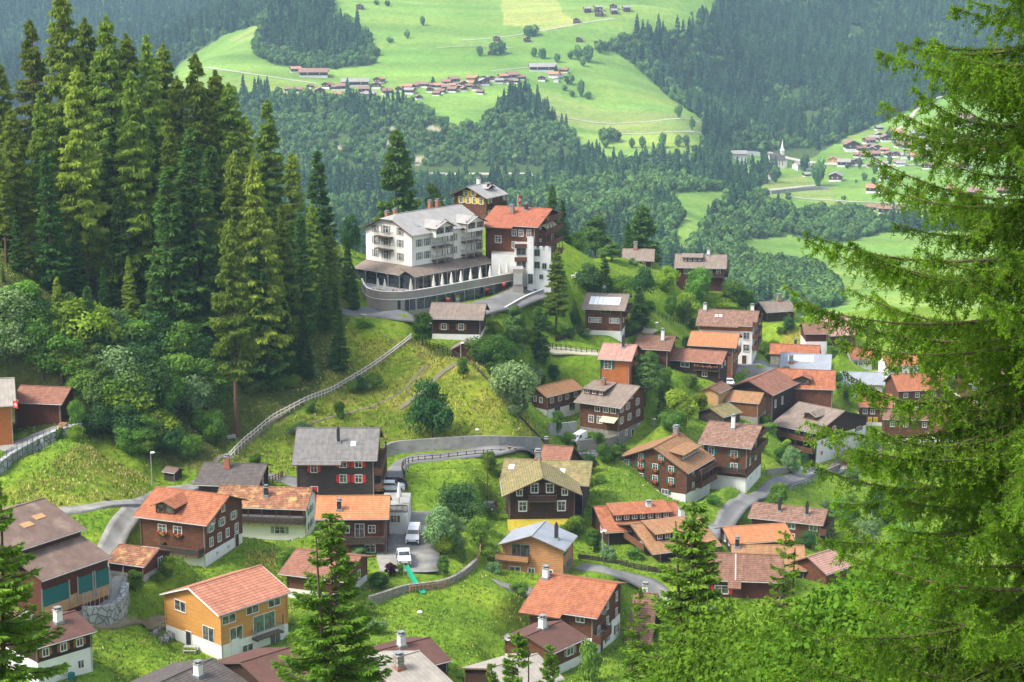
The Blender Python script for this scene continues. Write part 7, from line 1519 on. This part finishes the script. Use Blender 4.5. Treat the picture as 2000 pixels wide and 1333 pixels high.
# people
def person(loc, rz, label, top, legs, sit=False, H=1.75):
    s = H / 1.75
    if sit: J = [(0,0,.5),(0,0,.78),(0,.02,1.05),(0,0,1.2),(0,-.02,1.32),(.1,-.42,.5),(.1,-.45,.08),(.1,-.58,.04),(-.1,-.42,.5),(-.1,-.45,.08),(-.1,-.58,.04),(.2,0,1.08),(.25,-.12,.85),(.2,-.35,.8),(-.2,0,1.08),(-.25,-.12,.85),(-.2,-.35,.8)]
    else: J = [(0,0,.95),(0,0,1.2),(0,.01,1.42),(0,0,1.52),(0,-.02,1.64),(.1,-.12,.5),(.1,.02,.08),(.1,-.12,.04),(-.1,.08,.5),(-.1,.25,.1),(-.1,.13,.05),(.2,0,1.42),(.25,.08,1.15),(.24,-.06,.9),(-.2,0,1.42),(-.25,-.05,1.15),(-.24,-.18,.92)]
    E = [(0,1),(1,2),(2,3),(3,4),(0,5),(5,6),(6,7),(0,8),(8,9),(9,10),(2,11),(11,12),(12,13),(2,14),(14,15),(15,16)]
    rad = [.15,.13,.15,.06,.11,.085,.055,.045,.085,.055,.045,.07,.05,.035,.07,.05,.035]
    me = bpy.data.meshes.new('person'); me.from_pydata([(x*s,y*s,z*s) for x,y,z in J], E, []); me.materials.append(M['skin'])
    o = bpy.data.objects.new('person', me); link(o); o.location = loc; o.rotation_euler = (0,0,rz); tag(o, label, 'person')
    sk = o.modifiers.new('skin', 'SKIN')
    for v, r_ in zip(me.skin_vertices[0].data, rad): v.radius = (r_*s, r_*s)
    me.skin_vertices[0].data[0].use_root = True; o.modifiers.new('sub', 'SUBSURF').levels = 1; o.modifiers['sub'].render_levels = 2
    def cloth(nm, idx, ed, k, mt):
        m2 = bpy.data.meshes.new(nm); m2.from_pydata([(J[i][0]*s,J[i][1]*s,J[i][2]*s) for i in idx], [(idx.index(a), idx.index(b)) for a, b in ed], []); m2.materials.append(mt); c = obj(nm, m2, o); q = c.modifiers.new('skin', 'SKIN')
        for v, i in zip(m2.skin_vertices[0].data, idx): v.radius = (rad[i]*s*k, rad[i]*s*k)
        m2.skin_vertices[0].data[0].use_root = True; c.modifiers.new('sub', 'SUBSURF').levels = 1
    cloth('jacket', [1,0,2,11,12,14,15], [(1,0),(1,2),(2,11),(11,12),(2,14),(14,15)], 1.22, top); cloth('trousers', [0,5,6,8,9], [(0,5),(5,6),(0,8),(8,9)], 1.2, legs)
    b = MB(); c = Vector(J[4]) * s; b.lathe([(.0,.14),(.09,.12),(.125,.04),(.12,-.04)], M['brownpaint'], (c.x, c.y + .02, c.z), 10); b.build('hair', o, True)
    return o
p = hit(995, 890) + Vector((0, 0, .12)); person(p, R(150), 'person in a black jacket walking on the village road, the taller of two', M['cardark'], M['cardark'])
p = hit(1006, 891) + Vector((0, 0, .12)); person(p, R(140), 'person in dark clothes walking just behind another on the village road', M['trim'], M['blackmetal'], H=1.6)
p = onz(680 + 812 / 4.348, 340 + 925 / 4.348, hz0); person(p, R(20), 'person in a blue shirt sitting on the hotel terrace', M['blue'], M['cardark'], True)
# ---------------------------------------------------------------- garden things
def garden_table(px, py, label, mat='white'):
    p = hit(px, py); o = empty('garden_table', p, label, 'table'); b = MB(); b.box((-.8, -.4, .7), (.8, .4, .75), M[mat])
    for sx in (-.7, .7): b.box((sx - .04, -.35, 0), (sx + .04, .35, .7), M[mat])
    b.build('tabletop', o); b = MB(); b.box((-.8, -.95, .42), (.8, -.65, .47), M[mat]); b.box((-.7, -.9, 0), (-.62, -.7, .42), M[mat]); b.box((.62, -.9, 0), (.7, -.7, .42), M[mat]); b.build('bench', o); return o
garden_table(1122, 546, 'white garden table and bench on the lawn right of the hotels'); garden_table(1130, 540, 'second white garden table a little higher on the hotel lawn')
garden_table(372, 1274, 'grey garden table on the patio of the larch boarded house', 'trim_grey')
p = hit(402, 1268); o = empty('garden_parasol', p, 'folded beige parasol on the patio of the larch boarded house', 'parasol'); obj('canopy', WC['parasol'][0], o); obj('pole', WC['parasol'][1], o)
p = hit(400, 1262); o = empty('tarpaulin', p, 'crumpled bright blue tarpaulin along the wall of the larch boarded house', 'tarpaulin', None, R(-28)); b = MB(); r_ = random.Random(8); g_ = [[(x * .45 - 1.8, y * .4 - .4, .1 + r_.random() * .55 * (1 - abs(y - 1) * .4)) for x in range(9)] for y in range(3)]
for y in range(2):
    for x in range(8): b.face([g_[y][x], g_[y][x + 1], g_[y + 1][x + 1], g_[y + 1][x]], M['blue'])
for x in range(8): b.face([(g_[0][x][0], -.45, -.1), (g_[0][x + 1][0], -.45, -.1), g_[0][x + 1], g_[0][x]], M['blue'])
b.build('sheet', o)
p = hit(325, 1250); o = empty('garden_stairs', p, 'curved pale stone garden stairs left of the larch boarded house', 'stairs'); r_ = random.Random(2)
for k in range(8):
    a = .25 * k; b = MB(); c = Vector((-1.2 + 2.4 * math.sin(a * .6), -2.4 + k * .55, .12 * k)); b.box((c.x - .6, c.y - .3, c.z - .8), (c.x + .6, c.y + .3, c.z + .1), M['stone']); b.build('step', o)
b = MB()
for k in range(9): c = Vector((-2.4 + 1.6 * math.sin(.15 * k), -2.8 + k * .6, .1 * k)); b.box((c.x - .45, c.y - .32, -1), (c.x + .3, c.y + .32, c.z + .55 + r_.random() * .2), M['stone'])
b.build('stone_edge', o)
# green slide
a_ = hit(793, 1130) + Vector((0, 0, 1.7)); c_ = hit(827, 1162) + Vector((0, 0, .15)); o = empty('slide', c_, 'green plastic children slide running down beside the curved garden wall', 'slide'); b = MB(); d = c_ - a_; s_ = Vector((d.y, -d.x, 0)).normalized() * .35; n = 8
for i in range(n):
    f0, f1 = i / n, (i + 1) / n; zz = lambda f: Vector((0, 0, -.35 * math.sin(f * math.pi))); p0 = a_ + d * f0 + zz(f0) - c_; p1 = a_ + d * f1 + zz(f1) - c_
    b.face([p0 - s_, p1 - s_, p1 + s_, p0 + s_], M['slide'])
    for k in (-1, 1): b.box
    for k in (-1, 1): b.face([p0 + s_ * k, p1 + s_ * k, p1 + s_ * k + Vector((0, 0, .25)), p0 + s_ * k + Vector((0, 0, .25))], M['slide'])
b.build('chute', o); b = MB(); t_ = a_ - c_
for k in (-1, 1): b.tube(t_ + s_ * k + Vector((0, 0, .6)), t_ + s_ * k - Vector((0, 0, 2)), .05, .05, M['ochre'], 5)
b.build('ladder', o)
# yellow road signs on a post
p = hit(1702, 845); o = empty('road_sign', p, 'yellow sign plates on a post before a pale concrete base, beside the big larch', 'sign'); b = MB(); b.tube((0, 0, -1), (0, 0, 3.4), .05, .05, M['steel'], 6); b.build('pole', o)
for x in (-.95, .35): b = MB(); b.box((x, -.12, 2.3), (x + .9, -.06, 3.4), M['yellow']); pl_ = b.build('plate', o); b = MB(); b.box((x + .2, -.135, 2.6), (x + .7, -.121, 2.75), M['blackmetal']); b.box((x + .2, -.135, 2.9), (x + .7, -.121, 3.0), M['blackmetal']); obj('marking', b.mesh('marking'), pl_)
# white annexe with shutters and deck right of the orange roofed chalet
hs = [g for g in HOUSES if g['P1'].y > 200 and 'clean bright orange' in g['label']][0]; ar = hs['root']
p0 = at(742, 1034, 266); p1 = at(796, 1034, 266); top = at(770, 1001, 266).z; b = MB(); prism(b, [Vector((p0.x, 266, 0)), Vector((p1.x, 266, 0)), Vector((p1.x, 276, 0)), Vector((p0.x, 276, 0))], p0.z - 2, top, M['plaster'], M['concrete'], ar.location); b.build('deck_house', ar)
pw_ = at(769, 1014, 265.95); add_window(ar, pw_ - ar.location, 0, .8, 1.0, 'orangepaint'); b = MB()
for k in range(24): x = p0.x + (p1.x - p0.x) * k / 23 - ar.location.x; b.box((x - .05, 265.95 - ar.location.y, top - ar.location.z), (x + .05, 266.05 - ar.location.y, top + 1.0 - ar.location.z), M['wood_dkgrey'])
b.box((p0.x - ar.location.x, 265.9 - ar.location.y, top + 1.0 - ar.location.z), (p1.x - ar.location.x, 266.1 - ar.location.y, top + 1.08 - ar.location.z), M['wood_dkgrey']); b.build('railing', ar)
p = Vector(((p0.x * .35 + p1.x * .65), 270, top)); parasol(p, 'wide closed white parasol on the deck beside the parking place', None)
# footbridge railing by the small right shed
p = hit(1640, 918); o = empty('footbridge', p, 'short timber bridge beside the brown shed above the stream', 'bridge', None, R(20)); b = MB(); b.box((-3.5, -1, .2), (3.5, 1, .4), M['trim_grey']); b.build('deck', o)
for sy in (-1, 1):
    b = MB(); b.box((-3.5, sy - .04, 1.25), (3.5, sy + .04, 1.35), M['wood_mid']); b.box((-3.5, sy - .04, .8), (3.5, sy + .04, .88), M['wood_mid'])
    for k in range(6): b.box((-3.4 + k * 1.35, sy - .05, .4), (-3.3 + k * 1.35, sy + .05, 1.3), M['wood_mid'])
    b.build('railing', o)
# ---------------------------------------------------------------- long grass, one mass of blades
rt = np.random.default_rng(77); ng_ = 330000
a_ = rt.uniform(-.29, .29, ng_); yy = np.exp(rt.uniform(math.log(195), math.log(470), ng_)); xx = a_ * yy; zz_ = ground(xx, yy); qx, qy = proj(xx, yy, zz_)
ok = (qx > -30) & (qx < 2030) & (qy < 1400)
for g in HOUSES:
    kw = g['kw']; wb = kw.get('wb', g['w']) or g['w']; mid = (g['P1'] + g['P2']) * .5; dx, dy = xx - mid.x, yy - mid.y; lx = dx * g['X'].x + dy * g['X'].y; ly = dx * g['U'].x + dy * g['U'].y
    ok &= ~((np.abs(lx) < g['L'] / 2 - .3) & (ly < g['w'] - .3) & (ly > -wb + .3))
for fl, wd in ROADS:
    c = fl.reshape(-1, 5, 2)[:, 2]
    for q in c: ok &= ((xx - q[0]) ** 2 + (yy - q[1]) ** 2) > (wd / 2 + .25) ** 2
ok &= ~inpoly([(700,520),(1010,520),(1080,560),(1010,600),(860,640),(700,620)], qx, qy)
dens = fbm(xx, yy, 6, 301) * .9 + .55; ok &= rt.random(ng_) < dens
dryz = np.zeros(ng_, bool)
for p_ in DRYN: dryz |= inpoly(p_, qx, qy)
ok &= (rt.random(ng_) < np.where(dryz, 1, .55)); xx, yy, zz_, dryz = xx[ok], yy[ok], zz_[ok], dryz[ok]; k = len(xx); print('GRASS', k)
P3 = np.stack([xx, yy, zz_], 1); base = np.where(dryz[:, None], [[.19, .245, .035]], [[.15, .25, .03]]); tone = rt.uniform(.5, 1.45, k)[:, None]; straw = (rt.random(k) < np.where(dryz, .3, .05))[:, None]; base = np.where(straw, [[.42, .35, .13]], base) * tone
P3 = np.repeat(P3, 3, 0) + rt.normal(0, .12, (k * 3, 3)) * [1, 1, 0]; base = np.repeat(base, 3, 0); d = rt.normal(0, .35, P3.shape) + [0, 0, 1]; hgt = rt.uniform(.2, .62, k * 3) * np.repeat(np.where(dryz, 1.2, .75), 3)
Vg, Fg = cards(P3 - [0, 0, .05], d, unit(rt.normal(0, 1, P3.shape)), hgt, rt.uniform(.09, .2, k * 3))
mg, nt_, b_ = new_mat('grass_blades'); vc = N(nt_, 'ShaderNodeVertexColor', layer_name='Col'); nt_.links.new(vc.outputs[0], b_.inputs['Base Color']); b_.inputs['Roughness'].default_value = .9; b_.inputs['Specular IOR Level'].default_value = .05
me = np_mesh('grass', Vg, Fg, mg); cc_ = me.color_attributes.new('Col', 'FLOAT_COLOR', 'POINT'); cc_.data.foreach_set('color', np.concatenate([np.repeat(base, 4, 0), np.ones((len(Vg), 1))], 1).astype('f').ravel())
o = obj('grass', me); tag(o, 'long meadow grass growing between the houses and up the slopes', 'grass', kind='stuff')
# ---------------------------------------------------------------- foreground trees
def detailed_larch(H, Rr, nb, seed):
    """branches that sag and lift, hanging twigs, tufts of fine needles"""
    r = np.random.default_rng(seed); fb = FB(); wb = FB(); wb.add(*trunk_mesh(H, .28, None, seed, n=12))
    t = np.linspace(.22, .985, nb) + r.normal(0, .006, nb); az = r.random(nb) * 2 * math.pi; L = Rr * (1 - np.exp(-(1 - t) * H / 3.3)) * r.uniform(.66, 1.12, nb) + .12
    h = np.stack([np.cos(az), np.sin(az), 0 * az], 1); o = np.stack([0 * t, 0 * t, t * H], 1)
    sl = r.uniform(-.28, .02, nb) + .25 * (t - .4); lf = r.uniform(.05, .22, nb); cz = r.normal(0, .06, nb)
    side0 = np.stack([-h[:, 1], h[:, 0], 0 * az], 1)
    def bp(i, s): return o[i] + h[i] * (L[i] * s)[:, None] + side0[i] * (np.sin(s * 3 + i) * L[i] * .05)[:, None] + np.stack([0 * s, 0 * s, L[i] * (sl[i] * s - .16 * s * (1 - s) + lf[i] * s ** 3)], 1)
    ib = np.arange(nb)
    for k in range(8):
        a, b = k / 8, (k + 1) / 8; wb.add(*sticks(bp(ib, np.full(nb, a)), bp(ib, np.full(nb, b)), .034 * (1 - a) * (L / Rr) + .006, .034 * (1 - b) * (L / Rr) + .005))
    m = np.maximum((L * 30).astype(int), 5); idx = np.repeat(ib, m); s = r.uniform(.06, 1.0, len(idx)); P = bp(idx, s); sg = r.choice([-1, 1], len(idx))[:, None]
    # twigs: some sideways and forward, most hanging
    hang = r.random((len(idx), 1)); d = h[idx] * r.uniform(.0, .8, (len(idx), 1)) + side0[idx] * sg * r.uniform(.1, .9, (len(idx), 1)) + np.array([0, 0, -1.0]) * (.25 + hang * 1.1) + r.normal(0, .12, P.shape); d = unit(d)
    tl = (r.uniform(.15, .75, len(idx)) * np.clip(1.25 - s, .35, 1) * np.clip(L[idx] / 2, .4, 1.1)); Q = P + d * tl[:, None]
    wb.add(*sticks(P, Q, np.full(len(P), .0045), np.full(len(P), .002)))
    # tufts along the twigs and along the outer branches
    nt = np.maximum((tl / .030).astype(int), 2); it = np.repeat(np.arange(len(P)), nt); ft = r.random(len(it)); T0 = P[it] + d[it] * (tl[it] * ft)[:, None]; sagv = -.12 * (ft ** 2) * tl[it]; T0[:, 2] += sagv
    i2 = np.repeat(ib, np.maximum((L * 45).astype(int), 6)); s2 = r.uniform(.12, 1.02, len(i2)); T1 = bp(i2, np.minimum(s2, 1)); T = np.concatenate([T0, T1]); base_d = np.concatenate([d[it], h[i2]])
    nn = 4; T = np.repeat(T, nn, 0); bd = np.repeat(base_d, nn, 0); dd = unit(r.normal(0, 1, T.shape)) + bd * .55 + [0, 0, .1]; fb.add(*cards(T + r.normal(0, .006, T.shape), dd, unit(r.normal(0, 1, T.shape)), r.uniform(.05, .085, len(T)), r.uniform(.014, .022, len(T))))
    print('LARCH needles', len(T))
    return [('trunk', wb.mesh('big_larch_trunk', M['bark'])), ('crown', fb.mesh('big_larch_crown', M['l_nlarch']))]
M['l_nlarch'] = leafmat('near_larch_needles', (.20, .37, .026), (.075, .165, .016), nscale=.9, trans=.45, rnd=0)
M['l_nspruce'] = leafmat('near_spruce_needles', (.19, .33, .04), (.08, .17, .025), nscale=1.6, trans=.3, rnd=.1)
M['l_rowan'] = leafmat('near_leaves', (.14, .26, .026), (.065, .145, .018), nscale=.8, trans=.4, rnd=.1)
Yl = 28.0; xl = (2050 - 1000) / FPX / cp * Yl; zl = gz_at(xl, Yl); Hl = (at(1995, -300, Yl).z - zl)
big = empty('larch_tree', (xl, Yl, zl), 'huge light green larch filling the right edge, closest to the camera', 'tree')
for n_, me in detailed_larch(Hl, 3.95, 250, 5): obj(n_, me, big)
def near_spruce(name, H, Rr, nb, seed, leaf, tuft=.19, nc=680, power=1.0, base=.08):
    return conifer(name, H, Rr, nb, nc, seed, leaf, M['bark'], 'spruce', base, tuft * .34, tuft, trunk_r=.13, power=power)
def stand(parts, px, tip, Y, H0, label, name='spruce_tree', rz=0, wf=1.0):
    a, t = ray(px, tip); x = float(a) * Y; z = gz_at(x, Y); H = float(t) * Y - z; s_ = H / H0; o = empty(name, (x, Y, z), label, 'tree', None, rz); o.scale = (s_ * wf, s_ * wf, s_)
    for n_, me in parts: obj(n_, me, o)
    print('NEAR', label[:30], round(H, 1)); return o
A_ = near_spruce('near_spruce', 14, 4.0, 240, 91, M['l_nspruce']); B_ = near_spruce('near_spruce_b', 14, 3.9, 240, 92, M['l_nspruce'])
stand(A_, 645, 1008, 62, 14, 'pointed bright tipped spruce in the foreground at the bottom left of centre', rz=.5)
stand(B_, 1354, 985, 66, 14, 'dark bushy spruce in the foreground right of centre', rz=2, wf=1.0)
Cc = near_spruce('near_fir', 14, 3.0, 150, 93, M['l_nlarch'], .15, 420)
stand(Cc, 1534, 1040, 58, 14, 'thin light green young larch top right of the dark foreground spruce', 'larch_tree', 1, .8)
stand(Cc, 1250, 1150, 72, 14, 'pale larch sapling just left of the dark foreground spruce', 'larch_tree', 3, .8)
stand(A_, 1012, 1238, 74, 14, 'small foreground spruce tip at the bottom centre', rz=2.4, wf=.9)
stand(B_, 1075, 1262, 78, 14, 'lower spruce tip right beside the one at the bottom centre', rz=.4, wf=.7)
stand(A_, -28, 930, 46, 14, 'bright spruce whose branches reach in from the left edge', rz=4)
stand(B_, 960, 1300, 70, 14, 'tiny spruce top cut by the bottom edge left of the centre tips', rz=5, wf=.6)
R1_ = broad('near_rowan', 11, 4.2, 101, M['l_rowan'], M['bark'], nblob=44, nc=1500, cs=.17, base=.02); R2_ = broad('near_maple', 11, 4.4, 102, M['l_rowan'], M['bark'], nblob=40, nc=1300, cs=.19, base=.02)
stand(R1_, 1520, 1150, 56, 11, 'leafy bright green rowan at the bottom right', 'rowan_tree', 0, .9); stand(R2_, 1690, 1130, 50, 11, 'large leafy tree under the big larch', 'broadleaf_tree', 1, 1.0)
stand(R2_, 1405, 1235, 60, 11, 'lower leafy tree between dark spruce and rowan', 'broadleaf_tree', 2, .7); stand(R1_, 1860, 1090, 46, 11, 'leafy tree in the larch shade at the lower right corner', 'broadleaf_tree', 3, 1.1)
stand(R1_, 1290, 1290, 62, 11, 'leaf crown peeping over the bottom edge left of the dark spruce', 'broadleaf_tree', 4, .5)
stand(R1_, 1780, 1040, 48, 11, 'leafy crown filling the shade under the middle boughs of the big larch', 'broadleaf_tree', 2, .9)
stand(R2_, 1990, 1150, 36, 11, 'leafy crown in the extreme lower right corner', 'broadleaf_tree', 5, 1.0)
# ---------------------------------------------------------------- wires and small clutter
def cable(label, a, b_, sag):
    o = empty('cable', a, label, 'cable'); b = MB(); n = 14; P_ = [a.lerp(b_, i / n) - a - Vector((0, 0, sag * 4 * (i / n) * (1 - i / n))) for i in range(n + 1)]
    for p, q in zip(P_, P_[1:]): b.tube(p, q, .022, .022, M['blackmetal'], 4, False)
    b.build('wire', o)
cable('thin overhead wire across the lower left corner in front of the brown roofed house', at(40, 1278, 203), at(420, 1330, 205), .8)
pl_ = hit(952, 985); o = empty('utility_pole', pl_, 'thin wooden pole in the meadow left of the mossy roofed chalet', 'pole'); b = MB(); b.tube((0, 0, -1), (0, 0, 9), .11, .08, M['trim'], 7); b.build('mast', o)
cable('overhead wire from the wooden meadow pole to the charcoal chalet', pl_ + Vector((0, 0, 8.8)), at(745, 870, 289), 1.2)
def pile(px, py, label, mat, nx=5, nz=4):
    p = hit(px, py); o = empty('firewood_stack', p, label, 'firewood', None, R(random.uniform(-20, 20)))
    for x in range(nx):
        for z in range(nz):
            b = MB(); c = Vector(((x - nx / 2) * .26 + (z % 2) * .13, 0, .12 + z * .23)); b.tube(c - Vector((0, .5, 0)), c + Vector((0, .5, 0)), .12, .12, M[mat], 7); b.build('log', o)
pile(125, 838, 'split firewood stacked in the open maroon shed', 'ochre'); pile(262, 1128, 'small log pile beside the maroon shed', 'wood_mid'); pile(565, 1098, 'log pile behind the rusty roofed chalet', 'orangepaint')
for x, y, lb in [(140, 1330, 'dark green water barrel at the foot of the lower left house'), (706, 1205, 'turquoise flower tub beside the stairs of the brown chalet')]:
    p = hit(x, y); o = empty('barrel', p, lb, 'barrel'); b = MB(); b.lathe([(.0, 0), (.38, .02), (.42, .45), (.38, .9), (.34, .92), (.0, .86)], M['teal'], n=12); b.build('body', o)
# ---------------------------------------------------------------- air
hz = MB(); hz.box((-3600, -40, -400), (3600, 5800, 420), None); hme = bpy.data.meshes.new('haze'); hme.from_pydata(hz.v, [], hz.f)
hm = bpy.data.materials.new('haze'); hm.use_nodes = True; hn = hm.node_tree; hn.nodes.clear(); ho = N(hn, 'ShaderNodeOutputMaterial'); hv = N(hn, 'ShaderNodeVolumePrincipled')
hv.inputs['Color'].default_value = (.46, .70, .92, 1); hv.inputs['Density'].default_value = .00020; hv.inputs['Anisotropy'].default_value = 0.0
hn.links.new(hv.outputs[0], ho.inputs['Volume']); hme.materials.append(hm); ho_ = obj('haze', hme); tag(ho_, kind='stuff')
hv.inputs['Density'].default_value = HAZE
